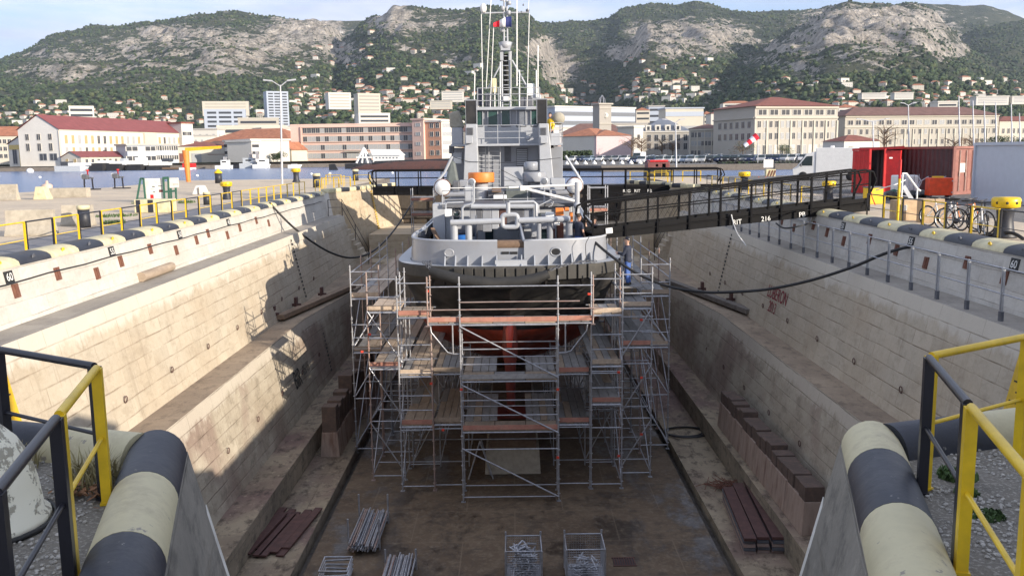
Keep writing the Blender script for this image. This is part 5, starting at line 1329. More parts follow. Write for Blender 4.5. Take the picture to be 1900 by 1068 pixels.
bollard('mooring_bollard', 'small black bollard with yellow rim behind the left railing', -16.3, 48.5, .75, 'post')
bollard('mooring_bollard', 'tall black post bollard with pale top where the left coping ends', -15.4, 72, 1.2, 'post')
bollard('mooring_bollard', 'black post bollard with yellow top beside the far yellow railings', -15.3, 89.6, 1.2, 'post')
bollard('mooring_bollard', 'big waisted black bollard with yellow cap beside the bicycles', 14.15, 25.8, 1.15, 'flare')
bollard('mooring_bollard', 'waisted black bollard with yellow cap behind the gangway top', 15.6, 44.4, 1.0, 'flare')
bollard('mooring_bollard', 'waisted black bollard with yellow cap farthest along the right quay', 15.1, 58.6, 1.15, 'flare')
def jersey(label, x, y, L, h, rz):
    e = EM('jersey_barrier', label, 'concrete barrier', (x, y, 0), rz)
    prof = [(-.3, 0), (.3, 0), (.3, .07), (.14, h*.4), (.09, h), (-.09, h), (-.14, h*.4), (-.3, .07)]; n = len(prof); mb = MB()
    vs = [(-L/2, a, b_) for a, b_ in prof]+[(L/2, a, b_) for a, b_ in prof]
    mb.add(vs, [tuple(range(n))[::-1], tuple(range(n, 2*n))]+[(i, (i+1) % n, n+(i+1) % n, n+i) for i in range(n)])
    o = mb.build('barrier_body', M['concrete'], None, bev=.015); o.parent = e
jersey('concrete barrier closest to the left railing, leftmost of three', -16.3, 30.6, 1.55, .88, .12)
jersey('concrete barrier standing beside the plain black bollard', -16.75, 34.9, 1.15, .8, .12)
jersey('concrete barrier cut off by the left picture edge', -31.6, 56.6, 1.6, 1., .0)
e = EM('concrete_slab', 'long low concrete slab near the harbour edge', 'concrete block', (-29.2, 60, 0)); mb = MB(); mb.box(-30.4, -27.9, 59.6, 60.2, 0, .62); mb.build('slab', M['concrete'], e, bev=.02)
e = EM('concrete_block', 'yellow edged concrete block next to the cut off barrier', 'concrete block', (-29.4, 57.2, 0)); mb = MB(); mb.hull8([(-30.1, 57, 0), (-29.2, 57, 0), (-29.2, 57.8, 0), (-30.1, 57.8, 0)], [(-29.95, 57.1, .8), (-29.45, 57.1, .8), (-29.45, 57.7, .8), (-29.95, 57.7, .8)]); mb.build('block', M['cream'], e, bev=.03)
e = EM('rusty_bollard', 'rusty white bollard post at the harbour edge', 'bollard', (-32.4, 63.4, 0)); mb = MB(); mb.lathe([(.3, 0), (.33, .45), (.36, .7), (.28, .78), (.1, .82), (.09, 1.0), (0, 1.02)], (-32.4, 63.4, 0), 18); mb.build('bollard_body', mat('rusty_white', (.55, .42, .34), .8, dirt=(.35, .12, .06), dirt_amt=.8), e)
def pump(label, px, py, y):
    p = P(px, py, y=y); p.z = 0; e = EM('mooring_rig', label, 'machine', p)
    for dx in (-.35, .35): mb = MB(); mb.bar(p+V((dx, 0, 0)), p+V((dx*.9, 0, .9)), .09); mb.bar(p+V((dx, 0, .05)), p+V((dx+.15, .1, .05)), .1); mb.build('leg', M['rail_black'], e)
    mb = MB(); mb.obox(p+V((-.2, 0, 1.05)), (.45, .4, .4)); mb.obox(p+V((.2, 0, .95)), (.5, .2, .12)); mb.build('motor', M['ship_dark'], e, bev=.04)
    mb = MB(); mb.lathe([(0, 0), (.12, .02), (.12, .25), (0, .28)], p+V((-.45, 0, 1.0)), 10); mb.build('white_can', M['white'], e)
    mb = MB(); mb.lathe([(.05, 0), (.05, .3), (.12, .32), (.12, .4), (0, .42)], p+V((0, 0, 1.2)), 10); mb.build('valve', M['red_paint'], e)
    mb = MB(); mb.box(p.x-.5, p.x+.9, p.y-.1, p.y+.2, .01, .09); mb.build('skid', M['rail_black'], e)
pump('black mooring rig at the harbour edge, left of the pair', 165, 351, 73.2)
pump('black mooring rig at the harbour edge, closer to the white boards', 221, 349, 75)
# notice boards on a green frame
e = EM('notice_board', 'large white notice board on a green A frame stand', 'notice board', (-20.5, 52, 0)); Yb = 52
def bq(a, b_, c, d_, Y, dp, mk_, nm): mb = MB(); rb(mb, a, b_, c, d_, Y, dp); return mb.build(nm, M[mk_], e)
bq(270, 331, 302, 372, Yb, .06, 'white_paint', 'board'); bq(313, 330, 331, 348, Yb, .06, 'white_paint', 'board')
for q0, q1 in (((261, 331), (252, 382)), ((266, 331), (271, 380)), ((303, 330), (306, 384)), ((312, 330), (314, 384)), ((317, 349), (318, 374)), ((326, 348), (327, 372))):
    mb = MB(); mb.bar(P(*q0, y=Yb-.08), P(*q1, y=Yb-.08), .09); mb.build('frame_post', M['green_paint'], e)
mb = MB(); mb.bar(P(261, 331, y=Yb-.08), P(267, 331, y=Yb-.08), .09); mb.bar(P(302, 330.5, y=Yb-.08), P(313, 330, y=Yb-.08), .14); mb.bar(P(304, 356, y=Yb-.08), P(326, 354, y=Yb-.08), .1); mb.bar(P(256, 368, y=Yb-.08), P(269, 368, y=Yb-.08), .05); mb.build('cross_bar', M['green_paint'], e)
for a, b_, c, d_, mk_ in ((282, 345.5, 287, 347, 'paint_black'), (293, 344.6, 301, 345.7, 'paint_black'), (279, 350.6, 285, 351.2, 'paint_black'), (284, 355.5, 288, 357, 'ship_dark'), (295, 352, 302, 356.5, 'maroon'), (279, 361, 285, 368, 'red_paint'), (287, 368.6, 291, 369.4, 'maroon'), (321, 341.4, 331, 342.3, 'rust')):
    bq(a, b_, c, d_, Yb-.012, .01, mk_, 'board_mark')
e = EM('concrete_weight', 'yellow and black striped concrete weight behind the left railing', 'concrete block', (-16.8, 42.4, 0)); mb = MB(); mb.box(-17.6, -15.9, 42.2, 43, 0, .62); mb.build('block', M['cream'], e, bev=.03)
mb = MB(); mb.box(-16.95, -16.7, 42.19, 42.199, .02, .6); mb.box(-17.5, -17.3, 42.19, 42.199, .02, .6); mb.build('stripe', M['black_paint'], e)
e = EM('marker_stone', 'white tapering marker stone on the bare left quay', 'marker', (-21, 61.5, 0)); mb = MB(); mb.hull8([(-21.6, 61.2, 0), (-20.55, 61.2, 0), (-20.55, 61.9, 0), (-21.6, 61.9, 0)], [(-21.35, 61.3, .62), (-20.8, 61.3, .62), (-20.8, 61.8, .62), (-21.35, 61.8, .62)]); mb.build('stone', M['white_paint'], e, bev=.08)
mb = MB(); mb.box(-21.12, -21.05, 61.16, 61.195, 0, .5); mb.build('slit', M['concrete_dark'], e)
tuft('weed_tuft', 'green weeds growing at the foot of the white notice board', (-20.2, 50.5, 0), 400, .25, .9, wg, 31); tuft('weed_tuft', 'green weeds beside the plain black bollard on the left quay', (-15.7, 35.6, 0), 350, .2, .45, wg, 32); tuft('weed_tuft', 'patch of green weeds right of the notice board stand', (-18.2, 50.8, 0), 300, .2, .5, wg, 33); tuft('weed_tuft', 'low dry weeds on the sandy ground behind the left railing', (-17.5, 40, 0), 300, .12, .9, wg, 34)
# orange jib crane
e = EM('jib_crane', 'orange jib crane on the left harbour edge', 'crane', (-32.5, 92, 0)); Yc = 92
mb = MB(); mb.tube([P(350, 338, y=Yc), P(344, 279, y=Yc)], .3, 12, rs=[.22, .34]); mb.build('mast', M['orange'], e)
mb = MB(); mb.hull8([P(343, 281, y=Yc), P(411, 275.5, y=Yc), P(411, 275.5, y=Yc+.3), P(343, 281, y=Yc+.3)], [P(343, 274, y=Yc), P(411, 270.5, y=Yc), P(411, 270.5, y=Yc+.3), P(343, 274, y=Yc+.3)]); mb.build('jib', mat('crane_yellow', (.85, .42, .02), .45), e)
def lamp(label, px, pyb, pyt, y, arms, mk_='lamp_metal'):
    b_ = P(px, pyb, y=y); b_.z = max(0, b_.z) if y < 140 else b_.z; t_ = P(px-(pyb-pyt)*.018, pyt, y=y); e = EM('lamp_post', label, 'lamp post', b_)
    mb = MB(); mb.tube([b_, t_], .1, 10, rs=[.10*max(1, y/110), .055*max(1, y/110)]); mb.build('pole', M[mk_], e)
    for dx in arms:
        q = t_+V((dx, 0, .35)); mb = MB(); mb.tube([t_-V((0, 0, .1)), q], .05*max(1, y/110), 6); mb.build('arm', M[mk_], e)
        mb = MB(); mb.bar(q, q+V((math.copysign(.7, dx), 0, .08)), .25, .12); mb.build('lamp_head', M[mk_], e)
lamp('tall white lamp post with two short arms by the harbour edge', 523.5, 341, 158, 77, (-.7, .6))
lamp('leaning white lamp post with two arms beyond the footbridge', 1255, 312, 227, 118, (-1.0, .5))
lamp('white lamp post with two blue headed arms behind the red containers', 1621, 290, 225, 150, (-2., 2.))
lamp('white lamp pole in front of the long pale barracks', 1687, 292, 195, 170, (-.8, .8))
for px, top in ((1781, 178), (1807, 187), (1828, 188), (1849, 190), (1878, 193), (1893, 210)):
    lamp({1781: 'tallest bare white mast, leftmost of those behind the containers', 1807: 'bare white mast just right of the tallest one', 1828: 'thick bare white mast in the middle of its row', 1849: 'bare white mast just left of the flat topped pine', 1878: 'bare white mast rising behind the flat topped pine', 1893: 'shortest bare white mast by the right picture edge'}[px], px, 290, top, 160, ())
# windsock
e = EM('windsock', 'red and white striped windsock on a thin pole beyond the parked cars', 'windsock', P(1406, 300, y=140)); a = P(1405, 252, y=140); b_ = P(1381, 271, y=140)
mb = MB(); q = P(1406, 302, y=140); mb.tube([q, a+V((.1, 0, .4))], .06, 6); mb.build('pole', M['lamp_metal'], e)
for k in range(4):
    p, q = a.lerp(b_, k/4), a.lerp(b_, (k+1)/4); mb = MB(); mb.tube([p, q], .5, 12, cap=False, rs=[.55-.06*k, .55-.06*(k+1)]); mb.build('stripe', M['flag_red' if k % 2 == 0 else 'flag_white'], e)
# ---------------------------------------------------------------- right quay
def corrug(mb, A, B, z0, z1, dep=.04, pitch=.28):
    A = V(A); B = V(B); d = B-A; L = d.length; n = int(L/pitch*4); nr = V((d.y, -d.x, 0)).normalized(); row = []
    for i in range(n+1): o = (0, 0, dep, dep)[i % 4]; row.append(A+d*(i/n)+nr*o)
    mb.grid([[p+V((0, 0, z0)) for p in row], [p+V((0, 0, z1)) for p in row]])
def container(label, C0, ux, L, W, H, mk_, side_mk=None, doors=True, name='shipping_container', pitch=.28):
    """C0 = near corner; ux = unit vector of the long side; the short side runs at right angles to the right"""
    C0 = V((*C0, 0)); ux = V((*ux, 0)).normalized(); uy = V((ux.y, -ux.x, 0)); e = EM(name, label, 'container', C0)
    c = [C0, C0+ux*L, C0+ux*L+uy*W, C0+uy*W]
    mb = MB(); [corrug(mb, c[1]+uy*.03, c[0]+uy*.03, .12, H-.1, pitch=pitch), corrug(mb, c[3]-uy*.03, c[2]-uy*.03, .12, H-.1, pitch=pitch)] if pitch < 9 else [mb.hull8([c[0]+uy*.02+ux*.05+V((0,0,.1)), c[1]+uy*.02-ux*.05+V((0,0,.1)), c[1]+uy*.2-ux*.05+V((0,0,.1)), c[0]+uy*.2+ux*.05+V((0,0,.1))], [c[0]+uy*.02+ux*.05+V((0,0,H-.05)), c[1]+uy*.02-ux*.05+V((0,0,H-.05)), c[1]+uy*.2-ux*.05+V((0,0,H-.05)), c[0]+uy*.2+ux*.05+V((0,0,H-.05))])]; mb.hull8([q+V((0, 0, .1)) for q in (C0+ux*.06+uy*.1, c[1]-ux*.06+uy*.1, c[2]-ux*.06-uy*.1, c[3]+ux*.06-uy*.1)], [q+V((0, 0, H-.05)) for q in (C0+ux*.06+uy*.1, c[1]-ux*.06+uy*.1, c[2]-ux*.06-uy*.1, c[3]+ux*.06-uy*.1)]); mb.build('corrugated_wall', M[side_mk or mk_], e)
    mb = MB()
    for q in c: mb.bar(q+V((0, 0, 0)), q+V((0, 0, H)), .13)
    for z in (.08, H-.05):
        for i in range(4): mb.bar(c[i]+V((0, 0, z)), c[(i+1) % 4]+V((0, 0, z)), .12, .14)
    mb.build('corner_frame', M[mk_], e)
    if doors:
        for k in range(2):
            a = C0+uy*(.1+k*W*.47)-ux*.02; b_ = C0+uy*(.1+(k+1)*W*.46)-ux*.02
            mb = MB(); mb.bar((a+b_)/2+V((0, 0, .15)), (a+b_)/2+V((0, 0, H-.15)), (b_-a).length, .06) if False else mb.hull8([a+V((0, 0, .15)), b_+V((0, 0, .15)), b_+ux*.05+V((0, 0, .15)), a+ux*.05+V((0, 0, .15))], [a+V((0, 0, H-.15)), b_+V((0, 0, H-.15)), b_+ux*.05+V((0, 0, H-.15)), a+ux*.05+V((0, 0, H-.15))])
            for hz in (.75, 1.3, 1.85): mb.bar(a-ux*.012+V((0, 0, hz)), b_-ux*.012+V((0, 0, hz)), .02, .07)
            o = mb.build('door', M[mk_], e)
            for f in (.3, .8): p = a.lerp(b_, f)-ux*.05; mb = MB(); mb.tube([p+V((0, 0, .2)), p+V((0, 0, H-.2))], .025, 6); mb.obox(p+V((0, 0, 1.1)), (.06, .06, .2)); mb.build('lock_rod', M['galv_rust'], o)
        p = C0+uy*(W*.3)-ux*.035; mb = MB(); mb.bar(p-uy*.22+V((0, 0, 1.45)), p+uy*.22+V((0, 0, 1.45)), .02, .5); mb.build('data_plate', M['white_paint'], e)
    return e
container('dull dark red shipping container with its rusty door end towards the dock', (23.9, 49), (-.5, .86), 6.06, 2.44, 2.59, 'container_red', 'container_side_shaded')
container('big pale grey white container at the right picture edge', (22.75, 38.6), (-.03, 1), 5.6, 2.5, 2.75, 'panel_white', doors=False, pitch=40)
# red shelter
e = EM('red_shelter', 'bright red corrugated shelter with an open dark doorway', 'shelter', (20, 51, 0)); Yr = 51
a, b_, c, d_ = P(1580, 340, y=52), P(1612, 340, y=51), P(1640, 340, y=50.6), P(1668, 340, y=50.2)
for q in (a, b_, c, d_): q.z = 0
Ht = 2.52
mb = MB(); corrug(mb, a, b_, .05, Ht-.1); corrug(mb, d_, d_+V((1.1, 2.4, 0)), .05, Ht-.1); mb.build('corrugated_wall', M['red_paint'], e)
mb = MB(); mb.bar(b_, b_+V((0, 0, Ht)), .12); mb.bar(c, c+V((0, 0, Ht)), .12); mb.hull8([c+V((0, -.02, .05)), d_+V((0, -.02, .05)), d_+V((0, .06, .05)), c+V((0, .06, .05))], [c+V((0, -.02, Ht-.1)), d_+V((0, -.02, Ht-.1)), d_+V((0, .06, Ht-.1)), c+V((0, .06, Ht-.1))]); mb.build('door_panel', M['red_paint'], e)
mb = MB(); mb.hull8([a+V((-.1, -.15, Ht-.1)), d_+V((.1, -.25, Ht-.02)), d_+V((1.2, 2.5, Ht-.02)), a+V((.9, 2.5, Ht-.1))], [a+V((-.1, -.15, Ht+.02)), d_+V((.1, -.25, Ht+.14)), d_+V((1.2, 2.5, Ht+.14)), a+V((.9, 2.5, Ht+.02))]); mb.build('roof', M['red_paint'], e)
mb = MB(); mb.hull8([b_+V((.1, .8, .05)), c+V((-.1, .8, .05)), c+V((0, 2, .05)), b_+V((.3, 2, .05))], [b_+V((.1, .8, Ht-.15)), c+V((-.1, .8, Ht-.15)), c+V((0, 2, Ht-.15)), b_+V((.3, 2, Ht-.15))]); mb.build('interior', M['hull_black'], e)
mb = MB(); mb.bar(P(1650, 293, y=50.25), P(1656, 293, y=50.25), .02, .08); mb.build('wall_label', M['white'], e)
# box van
e = EM('box_van', 'white delivery van with tall box body parked behind the gangway', 'van', (26, 74, 0), math.atan2(.42, -.9))
def vp(mb, nm, mk_, par=None, bev=.05): o = mb.build(nm, M[mk_], None, bev=bev); o.parent = par or e; return o
mb = MB(); mb.box(-2.6, 1.0, -1.02, 1.02, .45, 2.62); vp(mb, 'box_body', 'white')
mb = MB(); vs = [(1.02, .42), (2.75, .42), (2.8, .95), (2.45, 1.15), (1.75, 2.15), (1.02, 2.35)]; mb.add([(x, -.98, z) for x, z in vs]+[(x, .98, z) for x, z in vs], [tuple(range(6)), tuple(range(6, 12))[::-1]]+[((i+1) % 6, i, 6+i, 6+(i+1) % 6) for i in range(6)]); vp(mb, 'cab', 'white')
for sy in (-1, 1):
    mb = MB(); mb.add([(1.25, sy*.99, 1.2), (2.3, sy*.99, 1.2), (1.72, sy*.99, 1.95), (1.25, sy*.99, 1.98)], [(0, 1, 2, 3)]); vp(mb, 'side_window', 'glass_dark', bev=0)
    mb = MB(); mb.obox((2.1, sy*1.12, 1.25), (.1, .2, .3)); vp(mb, 'mirror', 'ship_dark')
    for wx in (-1.7, 1.95): mb = MB(); mb.lathe([(0, -.13), (.3, -.13), (.36, -.08), (.36, .08), (.3, .13), (0, .13)], (wx, sy*.9, .36), 18, 'y'); vp(mb, 'wheel', 'tyre', bev=0)
mb = MB(); mb.add([(2.42, -.85, 1.22), (2.42, .85, 1.22), (1.82, .85, 2.08), (1.82, -.85, 2.08)], [(0, 1, 2, 3)]); mb.v = [(x+.03, y, z+.02) for x, y, z in mb.v]; vp(mb, 'windscreen', 'glass_dark', bev=0)
mb = MB(); mb.box(-.3, .0, -.2, .2, 2.62, 2.78); vp(mb, 'roof_vent', 'white')
# things by the gangway head
def crate(name, label, cat, x, y, z, sx, sy, sz, mk_, rz=0., bev=.01): e = EM(name, label, cat, (x, y, z), rz); mb = MB(); mb.box(-sx/2, sx/2, -sy/2, sy/2, 0, sz); o = mb.build('box_body', M[mk_], None, bev=bev); o.parent = e; return e
e = crate('cardboard_box', 'wide cardboard carton with a small label behind the yellow hoops', 'carton', 14.2, 32.6, .0, .75, .6, .72, 'cardboard', .15)
mb = MB(); mb.box(-.2, -.08, -.305, -.302, .35, .55); mb.build('label_sheet', M['white'], None).parent = e
crate('cardboard_box', 'taller pale carton standing behind the bicycle wheel', 'carton', 14.6, 31.4, .0, .72, .6, .82, 'cardboard', -.1)
e = crate('tool_chest', 'bright orange red tool chest with yellow straps on top', 'tool chest', 20.9, 44.2, .25, 1.1, .6, .85, 'orange_red', -.05, .02)
mb = MB(); mb.box(-.3, .15, -.15, .15, .853, .93); mb.build('strap', M['yellow'], None).parent = e
mb = MB(); mb.box(-.5, -.4, -.25, .25, -.25, -.003); mb.box(.4, .5, -.25, .25, -.25, -.003); mb.build('foot', M['ship_dark'], None).parent = e
mb = MB(); mb.obox((.5, -.31, .7), (.06, .03, .06)); mb.obox((.5, -.31, .15), (.06, .03, .06)); mb.build('latch', M['galv'], None).parent = e
e = EM('marker_pole', 'yellow pole with red top beside the gangway head', 'pole', (13.2, 30.9, 0)); a = P(1664, 432, y=30.9); b_ = P(1671, 296, y=30.9); c = a.lerp(b_, .74)
mb = MB(); mb.tube([(a.x, a.y, 0), c], .045, 10); mb.build('lower_pole', M['yellow'], e); mb = MB(); mb.tube([c, b_], .045, 10); mb.build('pole_top', M['red_paint'], e)
e = EM('gangway_steps', 'aluminium steps with white handrails at the head of the gangway', 'steps', (15.5, 37, 0))
for dy in (0, .8):
    q = [P(1674, 322, y=37+dy), P(1682, 322, y=37+dy), P(1703, 351, y=37+dy), P(1708, 354, y=37+dy)]
    mb = MB(); mb.tube(q, .04, 8); mb.build('hand_rail', M['white'], e)
    mb = MB(); mb.bar(P(1676, 345, y=37+dy), P(1700, 384, y=37+dy), .05, .16); mb.build('stringer', M['alu'], e)
    mb = MB(); t1 = P(1675, 322, y=37+dy); t2 = P(1702, 351, y=37+dy); mb.tube([t1, (t1.x, t1.y, 0)], .03, 6); mb.tube([t2, (t2.x, t2.y, 0)], .03, 6); mb.build('post', M['white'], e)
mb = MB()
for k in range(5): p = P(1676, 345, y=37).lerp(P(1700, 384, y=37), (k+.5)/5); mb.box(p.x-.1, p.x+.12, 37, 37.8, p.z-.02, p.z+.01)
mb.build('tread', M['alu'], e)
e = crate('plastic_tank', 'white plastic tank in a cage beside the dark red container', 'tank', 19.9, 45.8, .3, 1.0, .9, .9, 'white', .1, .06); mb = MB()
for k in range(5): mb.tube([(-.5+.25*k, -.47, 0), (-.5+.25*k, -.47, .95)], .015, 5)
mb.build('cage_bars', M['galv'], None).parent = e
e = crate('yellow_bin', 'yellow bin half hidden behind the gangway rail', 'bin', 16.9, 42.2, 0, .7, .6, .75, 'yellow', .1, .03); mb = MB(); mb.box(-.37, .37, -.32, .32, .752, .8); mb.build('lid', M['ship_dark'], None).parent = e
e = EM('scrap_pile', 'heap of dark pipes and bags in front of the dark red container', 'scrap heap', (20, 44.6, 0))
for k in range(9):
    mb = MB(); x = 18.7+rb_.random()*2.2; y = 44.6+rb_.random(); mb.blob((x, y, .25), rb_.uniform(.2, .42), rb_, .25, .8); mb.build('bag', M[rb_.choice(('hull_black', 'ship_dark', 'green_paint', 'rubber'))], e)
for k in range(5): mb = MB(); x = 18.9+rb_.random()*2; mb.tube([(x, 44.3, .3), (x+rb_.uniform(-.3, .5), 44.5, .9), (x+rb_.uniform(0, .8), 44.6, 1.15)], .03, 6); mb.build('pipe', M['galv'], e)
# barrier tape by the gangway
cable('red and white barrier tape strung beside the gangway head', [(1625, 353, 36.5), (1645, 347, 36), (1662, 342, 35.5), (1680, 334, 36.8)], .02, 'tape', 'flag_white')
cable('loose red barrier tape hanging from the gangway post', [(1616, 357, 36), (1619, 368, 35.8), (1624, 380, 35.6)], .02, 'tape', 'flag_red')
# bicycles
def bicycle(label, x, y, rz, fr_, lean=.06):
    e = EM('bicycle', label, 'bicycle', (x, y, 0), rz); e.rotation_euler = (lean, 0, rz)
    for wx in (-.53, .53):
        mb = MB(); mb.tube([(wx+.33*math.cos(a), 0, .345+.33*math.sin(a)) for a in [2*PI*i/28 for i in range(28)]], .022, 6, closed=True); w_ = mb.build('wheel', M['tyre'], None); w_.parent = e
        mb = MB(); mb.tube([(wx+.3*math.cos(a), 0, .345+.3*math.sin(a)) for a in [2*PI*i/28 for i in range(28)]], .012, 5, closed=True); o = mb.build('rim', M['alu'], None); o.parent = w_
        mb = MB()
        for i in range(14): a = 2*PI*i/14; mb.tube([(wx, .03*(-1)**i, .345), (wx+.3*math.cos(a), 0, .345+.3*math.sin(a))], .003, 3, cap=False)
        mb.tube([(wx, -.05, .345), (wx, .05, .345)], .022, 8); o = mb.build('spokes', M['galv'], None); o.parent = w_
    mb = MB()
    for a, b_, r in (((-.1, 0, .3), (-.22, 0, .82), .02), ((-.2, 0, .74), (.36, 0, .80), .02), ((-.1, 0, .3), (.38, 0, .70), .024), ((.36, 0, .84), (.40, 0, .66), .025), ((-.1, .03, .3), (-.53, .05, .345), .013), ((-.1, -.03, .3), (-.53, -.05, .345), .013), ((-.2, .03, .72), (-.53, .05, .345), .011), ((-.2, -.03, .72), (-.53, -.05, .345), .011), ((.40, .05, .66), (.53, .06, .345), .018), ((.40, -.05, .66), (.53, -.06, .345), .018), ((.37, -.06, .66), (.43, .06, .66), .02)):
        mb.tube([a, b_], r, 8)
    mb.build('bike_frame', M[fr_], None).parent = e
    mb = MB(); mb.tube([(-.22, 0, .8), (-.25, 0, .93)], .014, 6); mb.hull8([(-.4, -.07, .93), (-.12, -.02, .93), (-.12, .02, .93), (-.4, .07, .93)], [(-.4, -.08, .98), (-.1, -.02, .97), (-.1, .02, .97), (-.4, .08, .98)]); mb.build('saddle', M['rubber'], None, bev=.015).parent = e
    mb = MB(); mb.tube([(.36, 0, .84), (.35, 0, .98)], .016, 6); mb.tube([(.25, -.3, 1.0), (.36, -.15, .99), (.36, .15, .99), (.25, .3, 1.0)], .014, 8); mb.build('handlebar', M['rail_black'], None).parent = e
    mb = MB(); mb.lathe([(.09, -.01), (.09, .01)], (-.1, -.06, .3), 16, 'y'); mb.tube([(-.1, -.08, .3), (-.02, -.09, .16)], .012, 5); mb.tube([(-.1, .08, .3), (-.18, .09, .44)], .012, 5); mb.build('crankset', M['rail_black'], None).parent = e
bicycle('pink and white bicycle leaning behind the first right hand hoops', 14.0, 29.3, -1.15, 'flag_white')
bicycle('white mountain bike with orange basket light behind the black hoop', 13.95, 28.0, -1.0, 'white', -.08)
bicycle('black bicycle between the two white ones', 14.15, 27.5, -1.3, 'rail_black', .1)
bicycle('white bicycle turned end on beside the big bollard', 13.85, 26.4, -1.9, 'lamp_metal', .05)
bicycle('orange bicycle half hidden behind the white mountain bike', 14.35, 28.6, -1.05, 'orange', .03)
# ---------------------------------------------------------------- people
def person(label, loc, rz, top, legs, hairc, sleeves=True, cap=None, arms=None, lean=0., seed=0):
    e = EM('person', label, 'person', loc, rz)
    arms = arms or [((.22, .0, 1.12), (.24, .16, .92)), ((-.22, .0, 1.12), (-.24, .16, .92))]
    def L(p): return V((p[0], p[1]+lean*max(0, p[2]-.9), p[2]))
    def limb(mb, pts, rs): mb.tube([L(p) for p in pts], .05, 12, rs=rs)
    def ell(mb, rows):
        n = 16; g_ = [[L((rx*math.cos(2*PI*j/n), cy+ry*math.sin(2*PI*j/n), z)) for j in range(n+1)] for z, rx, ry, cy in rows]
        mb.grid(g_, smooth=True); mb.add(g_[0][:-1], [tuple(range(n))[::-1]]); mb.add(g_[-1][:-1], [tuple(range(n))])
    torso = [(.84, .155, .115, 0), (.93, .17, .125, 0), (1.05, .145, .105, .01), (1.2, .165, .115, .01), (1.34, .185, .115, 0), (1.42, .17, .095, -.01), (1.47, .09, .07, -.005)]
    mb = MB(); ell(mb, torso); limb(mb, [(0, 0, 1.44), (0, .01, 1.58)], [.06, .055])
    hd = [(1.53, .045, .05, .03), (1.57, .062, .078, .025), (1.63, .074, .094, .015), (1.69, .077, .098, .005), (1.74, .066, .085, 0), (1.775, .035, .045, 0)]
    ell(mb, hd); mb.blob(L((0, .115, 1.635)), .016, random.Random(1), .05, 1.2)
    for sx in (-1, 1): mb.blob(L((sx*.077, .0, 1.645)), .02, random.Random(2), .05, 1.5)
    for k, (el, wr) in enumerate(arms):
        sx = 1 if k == 0 else -1; sh = (sx*.19, 0, 1.38); limb(mb, [sh, el, wr], [.052, .04, .028])
        d = (V(wr)-V(el)).normalized(); pc = V(wr)+d*.05; sd2 = V((0, 0, 1)).cross(d); sd2 = sd2.normalized() if sd2.length > .1 else V((1, 0, 0)); limb(mb, [wr, pc, V(wr)+d*.09], [.028, .036, .03])
        for f in range(4): b0 = V(wr)+d*.085+sd2*(.024-.016*f); dn2 = (d*.8-V((0, 0, .5))).normalized(); limb(mb, [b0, b0+d*.03, b0+d*.03+dn2*(.03+.008*(f in (1, 2)))], [.0095, .0095, .008])
        t0 = V(wr)+d*.03+sd2*.034*(-sx); limb(mb, [t0, t0+d*.03+sd2*.015*(-sx), t0+d*.06+sd2*.012*(-sx)], [.011, .0105, .009])
    for sx in (-1, 1): limb(mb, [(sx*.095, 0, .88), (sx*.1, .02, .5), (sx*.1, -.02, .1)], [.085, .055, .04]); limb(mb, [(sx*.1, -.05, .05), (sx*.105, .1, .04), (sx*.11, .17, .035)], [.042, .042, .03])
    o = mb.build('body', M['skin'], None); o.parent = e; o.modifiers.new('r', 'REMESH').voxel_size = .0095; o.modifiers[0].use_smooth_shade = True
    mb = MB(); ell(mb, [(z, rx*1.1+.012, ry*1.12+.012, cy) for z, rx, ry, cy in torso[(0 if top == 'camo' or sleeves else 1):]])
    for k, (el, wr) in enumerate(arms):
        sx = 1 if k == 0 else -1; sh = (sx*.18, 0, 1.385)
        if sleeves: limb(mb, [sh, el, lerp(V(el), V(wr), .93)], [.068, .056, .043])
        else: limb(mb, [sh, lerp(V(sh), V(el), .75)], [.066, .06])
    o = mb.build('jacket' if sleeves else 'shirt', M[top], None); o.parent = e; o.modifiers.new('r', 'REMESH').voxel_size = .014; o.modifiers[0].use_smooth_shade = True
    mb = MB(); ell(mb, [(.8, .15, .12, 0), (.86, .17, .13, 0), (.95, .178, .132, 0), (1.0, .165, .122, 0)])
    for sx in (-1, 1): limb(mb, [(sx*.09, 0, .9), (sx*.1, .02, .5), (sx*.102, -.02, .09)], [.102, .075, .066])
    o = mb.build('trousers', M[legs], None); o.parent = e; o.modifiers.new('r', 'REMESH').voxel_size = .014; o.modifiers[0].use_smooth_shade = True
    mb = MB()
    for sx in (-1, 1): mb.hull8([(sx*.11-.048, -.1, 0), (sx*.11+.048, -.1, 0), (sx*.11+.05, .19, 0), (sx*.11-.05, .19, 0)], [(sx*.11-.04, -.08, .1), (sx*.11+.04, -.08, .1), (sx*.11+.035, .14, .06), (sx*.11-.035, .14, .06)])
    mb.build('shoes', M['rubber'], None, bev=.02).parent = e
    mb = MB(); ell(mb, [(1.645, .079, .075, -.028), (1.69, .085, .1, -.006), (1.74, .076, .095, -.004), (1.785, .042, .05, -.004)])
    if cap: mb.hull8([L((-.06, .08, 1.70)), L((.06, .08, 1.70)), L((.04, .17, 1.695)), L((-.04, .17, 1.695))], [L((-.06, .08, 1.715)), L((.06, .08, 1.715)), L((.04, .17, 1.705)), L((-.04, .17, 1.705))])
    mb.build('cap' if cap else 'hair', M[cap or hairc], None).parent = e
    return e
pz = P(1165, 528, y=33.0)
person('worker in dark jacket, cap and blue trousers standing on the scaffold beside the stern', (pz.x, pz.y, pz.z), 1.15, 'navy', 'blue_cloth', 'hair', True, 'rail_black', [((.26, .1, 1.14), (.15, .36, 1.12)), ((-.24, .12, 1.12), (-.08, .36, 1.18))], .03)
